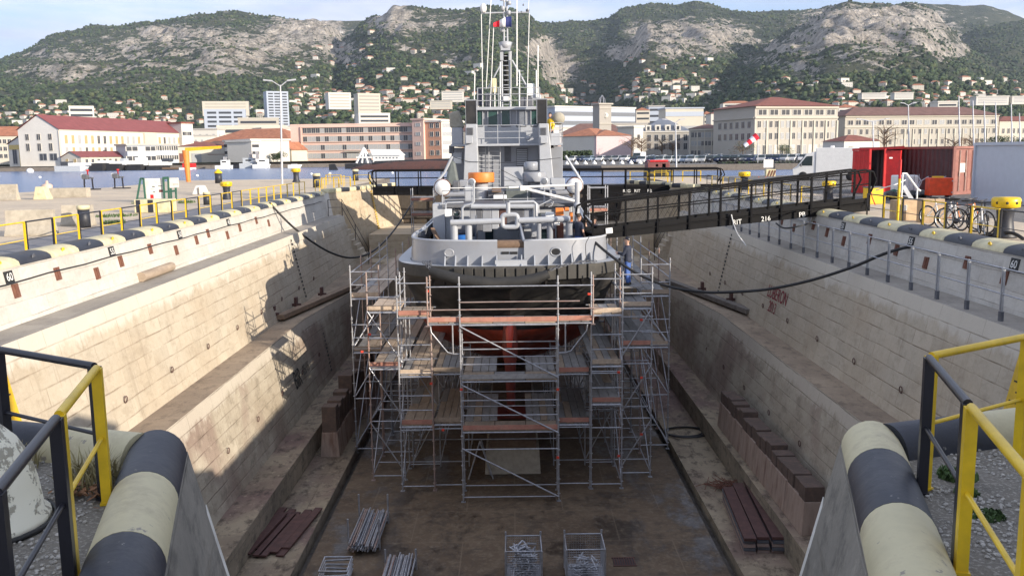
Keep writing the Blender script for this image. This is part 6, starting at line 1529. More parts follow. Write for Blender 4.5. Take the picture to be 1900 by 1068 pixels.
mb = MB(); mb.box(pz.x-.5, pz.x+.5, 32.5, 34.5, pz.z-.055, pz.z-.003); mb.build('deck', M['plank_grey'], SX)
def stand(px, pyh, y, h=1.78): p = P(px, pyh, y=y); return (p.x, y, p.z-h)
person('man in navy tee shirt and blue trousers standing on the ship deck by the gangway', stand(1074, 396, 34.2), -.9, 'navy', 'blue_cloth', 'hair', False, None, [((.25, -.02, 1.12), (.22, .12, .9)), ((-.25, -.02, 1.12), (-.22, .14, .9))])
person('soldier in camouflage jacket bending beside the gangway foot', stand(1092, 405, 34.6), 1.2, 'camo', 'camo', 'hair', True, None, [((.25, .1, 1.12), (.2, .32, 1.0)), ((-.25, .1, 1.12), (-.2, .32, 1.0))], .2)
person('man in dark navy sweater seen behind the gangway rail', stand(1104, 402, 35.6), 1.9, 'navy', 'navy', 'hair', True)
p = P(1021, 214, y=46.6)
person('worker in hi vis vest on the ship bridge wing', (p.x, 46.6, P(1021, 247, y=46.6).z-.75), 2.4, 'yellow', 'navy', 'hair', True, 'rail_black')
# ---------------------------------------------------------------- hills
import numpy as np
MTS = [  # ridge (px, py), distance, foot distance, exponent
 ([(-300,190),(-120,150),(0,118),(40,108),(80,92),(110,75),(130,65),(160,56),(200,50),(250,46),(300,40),(350,35),(400,27),(440,21),(470,23),(500,30),(540,28),(590,32),(620,38),(645,60),(665,82),(700,120),(780,230)], 3000, 1150, 1.05),
 ([(420,60),(560,36),(640,38),(700,37),(760,40),(860,60)], 3900, 2600, 1.),
 ([(400,255),(500,195),(560,150),(600,122),(640,84),(665,60),(690,40),(720,22),(745,11),(760,10),(800,16),(850,17),(900,12),(930,14),(960,18),(990,30),(1010,55),(1030,95),(1060,150),(1100,195),(1160,250)], 2600, 1000, 1.05),
 ([(850,80),(1000,41),(1035,41),(1060,37),(1090,38),(1130,32),(1150,18),(1200,6),(1250,8),(1285,0),(1310,5),(1350,20),(1390,24),(1440,22),(1500,15),(1530,10),(1600,20)], 3300, 1600, 1.),
 ([(1060,230),(1100,165),(1150,105),(1185,52),(1200,40),(1240,38),(1320,40),(1350,62),(1390,78),(1420,120),(1460,190)], 2550, 1250, .95),
 ([(1260,250),(1330,160),(1360,118),(1400,88),(1440,62),(1480,40),(1520,12),(1560,0),(1600,1),(1680,2),(1700,10),(1740,45),(1760,65),(1790,95),(1830,120),(1880,150),(1980,200),(2150,240)], 2300, 950, .95),
 ([(1660,90),(1760,66),(1800,52),(1830,44),(1870,40),(1900,44),(2000,60),(2200,120)], 2900, 1500, 1.),
 ([(1560,40),(1690,5),(1740,9),(1800,10),(1850,22),(1875,34),(1900,34),(2000,45),(2200,80)], 3700, 2300, 1.)]
ROCK = [(430,112,130,28,.62),(150,104,90,16,.62),(350,64,90,16,.8),(250,80,80,16,.6),(640,110,40,14,.5),(560,55,75,22,1.),(500,78,90,26,.85),(300,62,45,14,.8),(380,82,120,28,.62),(230,100,140,28,.5),(120,130,90,18,.55),(600,92,60,18,.6),(180,150,120,14,.4),
        (730,32,35,26,.95),(780,42,80,16,.7),(1010,95,28,25,.9),(1040,128,30,25,.9),(840,115,45,14,.5),(760,80,60,20,.3),
        (1200,65,35,26,.95),(1290,62,90,24,.95),(1160,95,35,15,.8),(1240,95,28,15,.9),(1390,76,25,7,.8),(1300,90,60,14,.6),
        (1620,42,125,30,1.),(1530,68,60,15,.95),(1470,86,50,12,.9),(1650,85,110,24,.62),(1740,88,50,25,.6),(1560,105,90,26,.42),(1490,128,34,22,.55),(1420,115,40,14,.45)]
def base_h(Y): return .6+max(0, Y-330)*.026
NP, NY = 560, 290
PXS = np.linspace(-320, 2220, NP)
YSG = np.concatenate([np.linspace(262, 1000, 40), np.linspace(1012, 4000, NY-40)])
HT = np.zeros((NY, NP)); RK = np.zeros((NY, NP))
ridges = []
for pts, Yr, Y0, ex in MTS:
    pz = np.interp(PXS, [p[0] for p in pts], [P(p[0], p[1], y=Yr).z for p in pts])
    ridges.append(pz)
XT = (PXS-950)/1672.
NZ = np.zeros((NY, NP)); NF = np.zeros((NY, NP))
for i, Y in enumerate(YSG):
    for j, tx in enumerate(XT):
        x = tx*Y
        if Y > 800:
            NZ[i, j] = noise.fractal((x*.0021, Y*.0012, 1.3), 1., 2.1, 4)
            NF[i, j] = noise.fractal((x*.011, Y*.008, 5.3), 1., 2., 3)
for i, Y in enumerate(YSG):
    b0 = base_h(Y); h = np.full(NP, b0)
    for (pts, Yr, Y0, ex), pz in zip(MTS, ridges):
        lo, hi = pts[0][0], pts[-1][0]
        yr = Yr
        t = (Y-Y0)/(yr-Y0)
        if t <= 0: continue
        if t <= 1:
            br = base_h(Y0)
            tt = t**ex
            hm = br+(pz-br)*tt + (NZ[i]*90*t*(1-t)*1.6 + NF[i]*16*min(1, t*2)*(1-t*.55))*np.clip((pz-br)/150, 0, 1)
        else:
            hm = pz-(Y-yr)*.45+NZ[i]*20*min(1, (t-1)*4)
        hm = np.where((PXS < lo-60) | (PXS > hi+60), -50, hm)
        h = np.maximum(h, hm)
    HT[i] = h
DZ = np.zeros((NY, NP))
for i, Y in enumerate(YSG):
    for j in range(0, NP):
        if Y < 1000: continue
        X = XT[j]*Y; a, b_ = PX(X, Y, HT[i, j])
        v = 0
        for cx, cy, rx, ry, st in ROCK:
            d = ((a-cx)/rx)**2+((b_-cy)/ry)**2
            if d < 2.2: v = max(v, st*max(0, 1-d*.45))
        RK[i, j] = v
        if v > .05 and a > -100:                          # benches and small cliffs where the rock shows
            x_ = X; q_ = noise.fractal((x_*.006, Y*.006, 9.), 1., 2., 3)
            H2 = HT[i, j]; u_ = (H2+q_*30)/46.; fr_ = u_-math.floor(u_)
            stp = (math.floor(u_)+min(1., max(0., (fr_-.55)/.45)))*46.-q_*30
            DZ[i, j] = v*1.0*(stp-H2)+v*24*abs(noise.noise((x_*.02, H2*.012, 4.)))
HT += DZ
def terrain(px, Y):
    fi = np.interp(Y, YSG, np.arange(NY)); fj = (px-PXS[0])/(PXS[1]-PXS[0])
    i = int(min(max(fi, 0), NY-2)); j = int(min(max(fj, 0), NP-2)); a = fi-i; b_ = fj-j
    return (HT[i, j]*(1-a)*(1-b_)+HT[i+1, j]*a*(1-b_)+HT[i, j+1]*(1-a)*b_+HT[i+1, j+1]*a*b_)
def land(px, py, y0=420, y1=3900):
    """where the line of sight through a photo point meets the hillside"""
    d = ray(px, py); Y = y0
    while Y < y1:
        z = ZC+d[2]/d[1]*Y
        pxg = 950+1672*d[0]/d[1]
        if terrain(pxg, Y) >= z: return V((d[0]/d[1]*Y, Y, z))
        Y += 6+Y*.004
    return None
hm = MB()
hm.grid([[(XT[j]*Y, Y, HT[i, j]) for j in range(NP)] for i, Y in enumerate(YSG)], smooth=True)
m, nt, b = newmat('hillside'); t = NT(nt)
tc = t.n('ShaderNodeTexCoord').outputs['Object']
at = t.n('ShaderNodeAttribute', attribute_name='rock').outputs['Fac']
n1 = t.noise(tc, .022, 7, .72); n2 = t.noise(tc, .006, 4, .6); n3 = t.noise(t.mapping(tc, (1, 1, .35)), .045, 6, .75)
n4 = t.noise(tc, .11, 3, .6)
forest = t.mix(t.ramp(n1, .35, .65), (.028, .047, .020), (.075, .098, .040))
forest = t.mix(t.ramp(n2, .45, .62), forest, (.10, .11, .052))
n5 = t.noise(tc, .02, 8, .8); n6 = t.noise(t.mapping(tc, (1, 1, 2.6)), .035, 6, .78)
rock = t.mix(t.ramp(n3, .34, .64), (.20, .175, .14), (.88, .80, .69))
rock = t.mix(t.ramp(n5, .54, .66), rock, (.085, .085, .05))
rm = t.math('ADD', t.math('MULTIPLY', at, 1.1), t.math('MULTIPLY', t.math('SUBTRACT', n1, .5), 3.2))
rm = t.math('ADD', rm, t.math('MULTIPLY', t.math('SUBTRACT', n6, .5), 2.2))
gn = t.n('ShaderNodeNewGeometry'); sg = t.n('ShaderNodeSeparateXYZ'); t.l(gn.outputs['True Normal'], sg.inputs[0])
rm = t.math('ADD', rm, t.math('MULTIPLY', t.math('SUBTRACT', .80, sg.outputs[2]), t.math('MULTIPLY', at, 2.6)))
fac = t.ramp(rm, .40, .52)
t.l(t.mix(fac, forest, rock), b.inputs['Base Color']); b.inputs['Roughness'].default_value = .95
vo = t.n('ShaderNodeTexVoronoi'); t.l(tc, vo.inputs['Vector']); vo.inputs['Scale'].default_value = .11
hh = t.math('ADD', t.math('MULTIPLY', vo.outputs['Distance'], -.9), t.math('MULTIPLY', n3, 3.5))
t.bump(hh, 1., 14., b)
M['hill'] = m
ho = hm.build('hills', m, kind='structure')
at_ = ho.data.attributes.new('rock', 'FLOAT', 'POINT'); at_.data.foreach_set('value', RK.flatten().astype(np.float32))
# woods on the hills: crowns too many to count
fr = MB(); rnd = random.Random(5)
cnt = 0
while cnt < 24000:
    Y = rnd.uniform(1000, 3350)**1.; px = rnd.uniform(-60, 1960)
    z = terrain(px, Y); X = (px-950)/1672*Y
    if z < base_h(Y)+8: continue
    a, b_ = PX(X, Y, z)
    if not (-30 < a < 1930 and -10 < b_ < 235): cnt += .2; continue
    fi = int(np.interp(Y, YSG, np.arange(NY))); fj = int((px-PXS[0])/(PXS[1]-PXS[0]))
    rk = RK[fi, fj]
    nn = noise.noise((X*.01, Y*.01, 3))
    if rk > .2 and rnd.random() < .45+rk*.45: cnt += .15; continue
    if nn < -.25 and rnd.random() < .6: cnt += .1; continue
    r = rnd.uniform(2.0, 4.4)*(1-.45*rk)
    fr.mi = rnd.choice((0, 0, 1, 1, 2)); fr.blob((X, Y, z+r*.55), r, rnd, .3, .95); cnt += 1
def leaf(name, c):
    return mat(name, c, .9, var=.35, scale=.6)
M['leaf_a'] = leaf('leaf_a', (.026, .046, .019)); M['leaf_b'] = leaf('leaf_b', (.046, .072, .028)); M['leaf_c'] = leaf('leaf_c', (.080, .098, .040))
fr.build('forest', [M['leaf_a'], M['leaf_b'], M['leaf_c']], kind='stuff', label='dense pine wood covering the slopes of the limestone hills', cat='forest')
# ---------------------------------------------------------------- the town across the water
mk('plaster_white', (.62, .60, .55), .85, var=.08, dirt=(.50, .47, .42), dirt_amt=.3, dirt_scale=.15)
mk('plaster_cream', (.54, .505, .43), .85, var=.08, dirt=(.46, .41, .32), dirt_amt=.3, dirt_scale=.15)
mk('plaster_beige', (.43, .405, .355), .85, var=.06, dirt=(.40, .36, .29), dirt_amt=.35, dirt_scale=.15)
mk('plaster_pink', (.66, .47, .40), .85, var=.06, dirt=(.50, .32, .25), dirt_amt=.3, dirt_scale=.15)
mk('plaster_pale', (.58, .46, .47), .85, var=.06)
mk('plaster_salmon', (.56, .30, .20), .85, var=.06)
mk('plaster_blue', (.40, .45, .53), .8, var=.06)
mk('stone_grey', (.36, .34, .31), .9, var=.1)
mk('roof_red', (.22, .065, .065), .8, var=.15, scale=.6); mk('roof_tile', (.36, .15, .085), .9, var=.25, scale=.7); mk('roof_brown', (.17, .095, .08), .9, var=.2, scale=.6)
mk('roof_maroon', (.22, .08, .06), .9, var=.2, scale=.6); mk('slate', (.16, .18, .22), .6, var=.15, scale=.6); mk('roof_flat', (.42, .40, .37), .9)
mk('pane', (.05, .055, .065), .15); mk('shutter', (.42, .30, .12), .7); mk('shutter_grey', (.34, .35, .36), .7); mk('door_yellow', (.55, .43, .17), .7)
mk('steel_white', (.66, .68, .68), .4); mk('navy_grey', (.40, .43, .46), .5)
wproto = {}
def win_mesh(g_, f_):
    k = (g_, f_)
    if k not in wproto:
        mb = MB(); mb.box(-.5, .5, -.04, .08, 0, 1); mb.mi = 1
        for r_ in ((-.56, -.5, -.06, 1.04), (.5, .56, -.06, 1.04), (-.5, .5, 1, 1.04), (-.5, .5, -.06, 0), (-.025, .025, 0, 1)): mb.box(r_[0], r_[1], -.07, .05, r_[2], r_[3])
        me = bpy.data.meshes.new('window'); me.from_pydata(mb.v, [], mb.f); me.materials.append(M[g_]); me.materials.append(M[f_]); me.polygons.foreach_set('material_index', mb.m); wproto[k] = me
    return wproto[k]
def zat(px, py, D): d = ray(px, py); return ZC+d[2]/d[1]*D
def bld(name, label, cat, pxa, Da, pxb, Db, depth, ytop, ybase, wall, roof=('flat', 0, 'roof_flat'), wins=(), z0=None, bands=(), group=None, over=.4, side_wall=None):
    """front face between bearings pxa and pxb (distances Da, Db); ytop/ybase are heights read at its left end"""
    A, B = G(pxa, Da), G(pxb, Db); zt_ = zat(pxa, ytop, Da); zb = zat(pxa, ybase, Da) if z0 is None else z0
    d = (B-A); L = d.length; d.normalize(); n = V((-d.y, d.x, 0)); n = n if n.y > 0 else -n
    e = EM(name, label, cat, (A.x, A.y, zb), group=group); c = [A, B, B+n*depth, A+n*depth]
    up_ = lambda q, z: V((q.x, q.y, z))
    mb = MB(); mb.hull8([up_(q, zb-1.5) for q in c], [up_(q, zt_) for q in c]); mb.build('wall', M[wall], e)
    rt, rh, rm = roof[:3]
    o_ = over; cc = [c[0]-d*o_-n*o_, c[1]+d*o_-n*o_, c[2]+d*o_+n*o_, c[3]-d*o_+n*o_]
    mb = MB()
    if rt == 'flat':
        mb.hull8([up_(q, zt_+.004) for q in cc], [up_(q, zt_+max(.5, rh)) for q in cc])
    else:
        hp = min(depth/2, L/2) if rt == 'hip' else 0
        if roof[-1] == 'across':                      # ridge runs away from the viewer
            r0 = (c[0]+c[1])/2-n*(o_ if rt == 'gable' else -hp); r1 = (c[2]+c[3])/2+n*(o_ if rt == 'gable' else -hp)
            vs = [up_(q, zt_+.02) for q in cc]+[up_(r0, zt_+rh), up_(r1, zt_+rh)]; mb.add(vs, [(0, 4, 5, 3), (1, 2, 5, 4)]+([(0, 1, 4), (2, 3, 5), (0, 3, 2, 1)] if rt == 'hip' else []))
        else:
            r0 = (c[0]+c[3])/2+d*(hp if rt == 'hip' else -o_); r1 = (c[1]+c[2])/2-d*(hp if rt == 'hip' else -o_)
            vs = [up_(q, zt_+.02) for q in cc]+[up_(r0, zt_+rh), up_(r1, zt_+rh)]; mb.add(vs, [(0, 1, 5, 4), (2, 3, 4, 5)]+([(1, 2, 5), (3, 0, 4), (0, 3, 2, 1)] if rt == 'hip' else []))
    ro = mb.build('roof', M[rm], e)
    if rt == 'gable':
        mb = MB()
        if roof[-1] == 'across': mb.add([up_(c[0]-n*.02, zt_), up_(c[1]-n*.02, zt_), up_((c[0]+c[1])/2-n*.02, zt_+rh*.94)], [(0, 1, 2)])
        else: mb.add([up_(c[3]-d*.02, zt_), up_(c[0]-d*.02, zt_), up_((c[0]+c[3])/2-d*.02, zt_+rh*.94)], [(0, 1, 2)])
        mb.build('gable', M[wall], e)
    H = zt_-zb; first = {}
    for w in wins:                                    # (face, u0, u1, cols, [v rows 0..1], w, h, glass, frame, skip)
        face, u0, u1, cols, rows, ww, wh, gl, fr_ = w[:9]; pat = w[9] if len(w) > 9 else None
        p0, dv, nv, LL = (A, d, n, L) if face == 'f' else (c[3], -n, d, depth)
        if face == 'r': p0, dv, nv, LL = B, n, -d, depth
        ang = math.atan2(dv.y, dv.x); k = 0
        for ri_, v in enumerate(rows):
            for i in range(cols):
                k += 1
                u = lerp(u0, u1, (i+.5)/cols); p = p0+dv*(u*LL)-nv*.03
                g2 = gl if not isinstance(gl, tuple) else gl[(i*7+ri_*3+(i*i) % 5) % len(gl)]
                o = bpy.data.objects.new('window', win_mesh(g2, fr_)); COL.objects.link(o); o.parent = e; o.matrix_parent_inverse = lmat(e).inverted()
                o.location = (p.x, p.y, zb+v*H); o.rotation_euler = (0, 0, ang); o.scale = (ww, 1, wh)
    for bnd in bands:                                 # (face, u0, u1, v0, v1, material, proud, name)
        face, u0, u1, v0, v1, mk_, pr, nm = bnd
        p0, dv, nv, LL = (A, d, n, L) if face == 'f' else (c[3], -n, d, depth)
        a, b_ = p0+dv*(u0*LL), p0+dv*(u1*LL); q = [a-nv*pr, b_-nv*pr, b_+nv*.1, a+nv*.1]
        mb = MB(); mb.hull8([up_(x, zb+v0*H) for x in q], [up_(x, zb+v1*H) for x in q]); mb.build(nm, M[mk_], e)
    return e, A, B, d, n, zb, zt_
# land in front of the town
sheet('car_park', [(16, 160), (260, 160), (260, 263), (-12, 263), (6, 176)], .02, M['asphalt'])
sheet('far_quay', [(-260, 249), (-180, 247), (-40, 263), (-40, 275), (-260, 275)], .25, M['concrete'])
q = MB()
for a, b_ in (((-260, 249), (-180, 247)), ((-180, 247), (-40, 263)), ((-40, 263), (-12, 263)), ((-12, 263), (6, 176)), ((6, 176), (16, 160)), ((16, 160), (260, 160))): q.add([(*a, -3), (*b_, -3), (*b_, .015), (*a, .015)], [(0, 1, 2, 3)])
q.build('far_quay_wall', M['concrete_dark'], label='dark far quay wall along the foot of the town', cat='quay wall')
# left
bld('arsenal_hall', 'long white two storey hall with dark red roof on the left far quay', 'building', 113, 254, 350, 318, 13, 240, 313, 'plaster_white', ('gable', 4.2, 'roof_red'), z0=.3,
    wins=[('f', .02, .98, 22, [.62], 1.1, 2.3, ('shutter', 'shutter', 'shutter_grey', 'pane'), 'plaster_cream'), ('f', .02, .98, 22, [.22], 1.0, 2.9, ('shutter_grey', 'pane', 'shutter'), 'plaster_cream'), ('l', .08, .92, 3, [.72], 1.1, 1.6, ('pane', 'shutter_grey'), 'plaster_cream'), ('l', .08, .92, 3, [.42], 1.1, 2.0, ('pane',), 'plaster_cream'), ('l', .45, .95, 2, [.16], 2.2, 1.8, ('pane',), 'shutter_grey')],
    bands=[('f', 0, 1, .97, 1.0, 'plaster_cream', .15, 'cornice'), ('f', -.003, .008, 0, .97, 'plaster_cream', .12, 'quoin'), ('f', .60, .70, .55, .97, 'plaster_cream', .8, 'lift_shaft')])
bld('hall_annex', 'white annex at the right end of the long red roofed hall', 'building', 340, 312, 361, 316, 12, 229, 312, 'plaster_white', ('flat', .5, 'roof_maroon'), z0=.3, wins=[('f', .1, .8, 2, [.7], 2, 1.2, 'pane', 'plaster_white')])
e = bld('portal_shed', 'white shed with yellow doors and pediment at the left far quay', 'building', 17, 262, 69, 260, 18, 268, 315, 'plaster_white', ('gable', 2.7, 'roof_maroon', 'across'), z0=.3, wins=[('f', .14, .30, 1, [.12], 1.3, 4, 'pane', 'shutter_grey'), ('f', .72, .88, 1, [.12], 1.3, 4, 'pane', 'shutter_grey')],
    bands=[('f', .38, .72, 0, .74, 'door_yellow', .08, 'double_door'), ('f', .04, .97, .76, .97, 'door_yellow', .12, 'lintel')])
bld('pale_building', 'pale building with orange tiled roof behind the yellow door shed', 'building', -60, 300, 72, 305, 16, 253, 316, 'plaster_cream', ('hip', 3.4, 'roof_tile'), z0=.3, wins=[('f', .3, .98, 10, [.25, .5, .75], 1., 1.3, 'pane', 'plaster_white')])
bld('low_house', 'low cream house with dark red roof in front of the long hall', 'building', 150, 250, 234, 266, 7, 292, 309, 'plaster_cream', ('gable', 1.7, 'roof_red'), z0=.3, wins=[('f', .05, .95, 7, [.35], .9, 1., 'pane', 'plaster_white'), ('l', .1, .9, 2, [.3], 1, 1.2, 'shutter', 'plaster_white')])
bld('office_block', 'two storey blue white office block with ribbon windows on the left quay', 'building', 237, 262, 331, 272, 9, 270, 307, 'plaster_blue', ('flat', .35, 'roof_flat'), z0=.3, wins=[('f', .02, .16, 1, [.22, .72], 3.2, 1.2, 'pane', 'plaster_white'), ('f', .38, .52, 1, [.22, .72], 3.0, 1.2, 'pane', 'plaster_white'), ('f', .56, .98, 9, [.25, .74], 1.1, 1.2, 'pane', 'plaster_white')])
bld('tan_warehouse', 'tan warehouse with a big grey arched gate behind the orange crane', 'building', 331, 280, 421, 284, 15, 272, 308, 'plaster_cream', ('hip', 1.6, 'roof_maroon'), z0=.3, bands=[('f', .27, .47, 0, .6, 'shutter_grey', .1, 'gate'), ('f', .02, .09, .1, .6, 'maroon', .08, 'door'), ('f', .60, .97, .5, .53, 'maroon', .06, 'pipe_run')])
bld('white_office', 'white three storey office with dark ribbon windows near the moored launches', 'building', 417, 284, 467, 268, 12, 263, 306, 'plaster_white', ('flat', .35, 'plaster_white'), z0=.3, bands=[('f', .0, 1., .74, .87, 'pane', .05, 'window_band'), ('f', .0, 1., .42, .55, 'pane', .05, 'window_band'), ('f', 0, 1, .05, .2, 'pane', .05, 'window_band')])
bld('white_office_wing', 'short front wing of the white ribbon window office', 'building', 467.5, 267, 489, 271, 10, 263, 306, 'plaster_white', ('flat', .35, 'plaster_white'), z0=.3, bands=[('f', .05, .97, .74, .87, 'pane', .05, 'window_band'), ('f', .05, .97, .42, .55, 'pane', .05, 'window_band')])
bld('long_shed', 'long shed with brown tiled roof behind the white offices', 'building', 362, 335, 542, 320, 26, 268, 300, 'plaster_cream', ('hip', 5.5, 'roof_tile'), z0=.3)
bld('dark_shed', 'long dark grey roofed shed left of the white office', 'building', 362, 322, 440, 318, 10, 275, 300, 'concrete_dark', ('hip', 2.5, 'roof_brown'), z0=.3)
bld('gabled_store', 'small store with bright orange tiled roof beside the pink offices', 'building', 489, 285, 521, 281, 14, 278, 306, 'plaster_cream', ('hip', 2.8, 'roof_tile'), z0=.3)
bld('gabled_store', 'pointed gable store squeezed against the pink offices', 'building', 521, 284, 541, 282, 14, 279, 306, 'plaster_cream', ('gable', 2.6, 'roof_tile', 'across'), z0=.3)
pk, A, B, d_, n_, zb, zt_ = bld('pink_offices', 'long pink four storey office block with rows of dark windows', 'building', 541, 289, 768, 286, 14, 234, 304, 'plaster_pink', ('flat', .35, 'plaster_pink'), z0=.2, over=.05,
    wins=[('f', .10, .99, 25, [.80, .565, .33, .10], 1.25, 1.55, ('pane', 'shutter_grey', 'shutter_grey', 'pane', 'shutter_grey'), 'plaster_beige')],
    bands=[('f', .095, .995, .945, .975, 'plaster_pink', .5, 'lintel_slab'), ('f', .095, .995, .775, .79, 'plaster_pink', .4, 'sill_slab'), ('f', .095, .995, .54, .555, 'plaster_pink', .4, 'sill_slab'), ('f', .095, .995, .305, .32, 'plaster_pink', .4, 'sill_slab'), ('f', .085, .095, .02, .975, 'plaster_pink', .5, 'end_fin'), ('f', .44, .58, .27, .29, 'plaster_beige', 1., 'balcony')])
bld('pink_stair_block', 'taller pink stair block at the right end of the pink offices', 'building', 766, 283, 787, 281, 15, 223, 303, 'plaster_pink', ('flat', .4, 'plaster_pink'), z0=.2, wins=[('f', .25, .8, 1, [.14, .38, .62, .84], 1.6, 1., 'shutter_grey', 'plaster_white')])
bld('salmon_block', 'salmon coloured four storey block behind the ship davit', 'building', 787, 282, 820, 279, 13, 227, 303, 'plaster_salmon', ('flat', .4, 'plaster_white'), z0=.2, wins=[('f', .3, .95, 2, [.15, .40, .63, .85], 1.2, 1.4, 'pane', 'plaster_white')])
bld('white_flats', 'narrow white block with balconies partly behind the ship', 'building', 820, 279, 858, 284, 13, 226, 303, 'plaster_white', ('flat', .4, 'plaster_white'), z0=.2, bands=[('f', .05, .95, .2+.22*k, .3+.22*k, 'shutter_grey', .06, 'window_band') for k in range(4)])
def tower_(label, pxa, pxb, D, ytop, ybase, wall, nb, mk_='pane', depth=16, cols=0):
    A = G((pxa+pxb)/2, D); zb = zat((pxa+pxb)/2, ybase, D)
    return bld('apartment_tower' if ybase-ytop > 38 else 'apartment_block', label, 'building', pxa, D, pxb, D*1.01, depth, ytop, ybase, wall, ('flat', 1.0, wall), over=.1, z0=zb, bands=[(f, u0, u1, (k+.25)/nb, (k+.72)/nb, mk_, .12, 'window_band') for k in range(nb) for (f, u0, u1) in ((('f', .08, .30), ('f', .36, .66), ('f', .72, .93)) if cols else (('f', .06, .94),))], wins=())
tower_('tall white blue apartment tower behind the left lamp post', 500, 540, 880, 171, 243, 'plaster_blue', 14, cols=1)
tower_('square beige apartment tower above the pink offices', 668, 709, 850, 175, 232, 'plaster_cream', 9, 'stone_grey')
tower_('plain white block above the red roofed hall', 135, 181, 620, 199, 238, 'plaster_white', 4)
tower_('long blue white apartment slab above the tan warehouse', 383, 459, 700, 205, 246, 'plaster_blue', 5, cols=1)
tower_('cream apartment terraces on the slope above the blue white slab', 381, 466, 880, 190, 212, 'plaster_cream', 4, 'plaster_beige')
tower_('curved beige office building behind the long brown roof', 445, 520, 480, 222, 250, 'plaster_beige', 3)
tower_('low cream building with long dark window strip behind brown roof', 405, 530, 420, 237, 262, 'plaster_cream', 2)
tower_('white stepped residence with balconies above the pink offices', 614, 655, 1000, 173, 200, 'plaster_white', 5, 'plaster_beige')
tower_('small cream block at the foot of the beige tower', 668, 726, 700, 212, 236, 'plaster_white', 3)
# right
bld('modern_offices', 'long blue white modern office block behind the clock tower', 'building', 1030, 470, 1178, 500, 14, 199, 240, 'plaster_blue', ('flat', .8, 'plaster_white'), z0=4, bands=[('f', .0, 1, .80-.225*k, 0.90-.225*k, 'glass_grey', .1, 'window_band') for k in range(4)])
bld('brown_roof_range', 'long low range with dull brown tiled roof below the modern offices', 'building', 1035, 350, 1180, 350, 18, 250, 290, 'plaster_pink', ('hip', 4.3, 'roof_brown'), z0=.6, wins=[('f', .02, .98, 10, [.4], 1.2, 1.8, 'pane', 'plaster_white')])
ct, A, B, d_, n_, zb, zt_ = bld('clock_tower', 'square stone clock tower with a small open spire', 'tower', 1112, 320, 1134, 322, 4.6, 194, 290, 'stone_grey', ('flat', .5, 'plaster_beige'), z0=.6, over=.5, bands=[('f', -.03, 1.03, .625, .645, 'plaster_beige', .3, 'string_course'), ('f', .38, .62, .30, .52, 'pane', .06, 'belfry_opening'), ('f', -.02, 1.02, .92, .94, 'plaster_beige', .25, 'string_course')])
cc_ = (A+B)/2-n_*.12; zc_ = lerp(zb, zt_, .79); mb = MB(); mb.lathe([(0, -.05), (1., -.05), (1., .05)], (cc_.x, cc_.y, zc_), 20, 'y'); mb.build('clock_face', M['plaster_white'], ct)
mb = MB(); mb.bar((cc_.x, cc_.y-.08, zc_), (cc_.x+.3, cc_.y-.08, zc_+.55), .09, .03); mb.bar((cc_.x, cc_.y-.08, zc_), (cc_.x-.15, cc_.y-.08, zc_+.75), .07, .03); mb.build('clock_hands', M['paint_black'], ct)
m2 = (A+B)/2+n_*2.3; mb = MB()
for k in range(6): a = PI*k/3; mb.tube([(m2.x+1.2*math.cos(a), m2.y+1.2*math.sin(a), zt_+.5), (m2.x+1.0*math.cos(a), m2.y+1.0*math.sin(a), zt_+2), (m2.x, m2.y, zt_+3.4)], .09, 5)
mb.build('spire_frame', M['galv'], ct)
bld('pink_house', 'pink house with tiled roof and white side facing the car park', 'house', 1107, 285, 1158, 300, 13, 252, 292, 'plaster_white', ('hip', 2.6, 'roof_tile'), z0=.2, wins=[('f', .05, .58, 6, [.52, .12], .8, 1.8, 'shutter_grey', 'plaster_white'), ('f', .66, .98, 3, [.52, .12], .8, 1.8, 'shutter_grey', 'plaster_white')])
bld('pink_house_wing', 'pink gabled wing on the left of the white sided house', 'house', 1068, 300, 1106.5, 284, 12, 254, 292, 'plaster_pale', ('hip', 2., 'roof_tile'), z0=.2, wins=[('f', .3, .95, 3, [.45], 1., 1.9, ('pane', 'shutter_grey'), 'plaster_white')])
sl, A, B, d_, n_, zb, zt_ = bld('slate_mansion', 'grey stone building with blue slate roof and white dormers', 'building', 1192, 335, 1280, 335, 15, 244, 290, 'stone_grey', ('hip', 4.8, 'slate'), z0=.2, wins=[('f', .06, .98, 6, [.62, .28], 1.3, 2.2, 'pane', 'shutter_grey')], bands=[('f', 0, 1, .96, 1., 'plaster_white', .4, 'cornice'), ('f', .0, .08, .0, .96, 'plaster_beige', .2, 'pilaster')])
for u in (.12, .32, .53, .74):
    p = A+d_*((B-A).length*u)-n_*.35; mb = MB(); mb.hull8([p+V((-1, 0, zt_+.2-p.z)), p+V((1, 0, zt_+.2-p.z)), p+V((1, 3, zt_+.2-p.z)), p+V((-1, 3, zt_+.2-p.z))], [p+V((-1, 0, zt_+2.3-p.z)), p+V((1, 0, zt_+2.3-p.z)), p+V((1, 3, zt_+2.3-p.z)), p+V((-1, 3, zt_+2.3-p.z))]); do = mb.build('dormer', M['plaster_white'], sl)
    mb = MB(); mb.bar(p+V((-.45, -.03, zt_+1.1-p.z)), p+V((.45, -.03, zt_+1.1-p.z)), .04, 1.3); mb.build('pane', M['pane'], do)
bld('slate_annex', 'low white annex on the left of the slate roofed building', 'building', 1176, 330, 1193, 332, 10, 236, 290, 'plaster_white', ('flat', .4, 'plaster_white'), z0=.2, wins=[('f', .2, .8, 1, [.3, .6], 1, 1.6, 'pane', 'shutter_grey')])
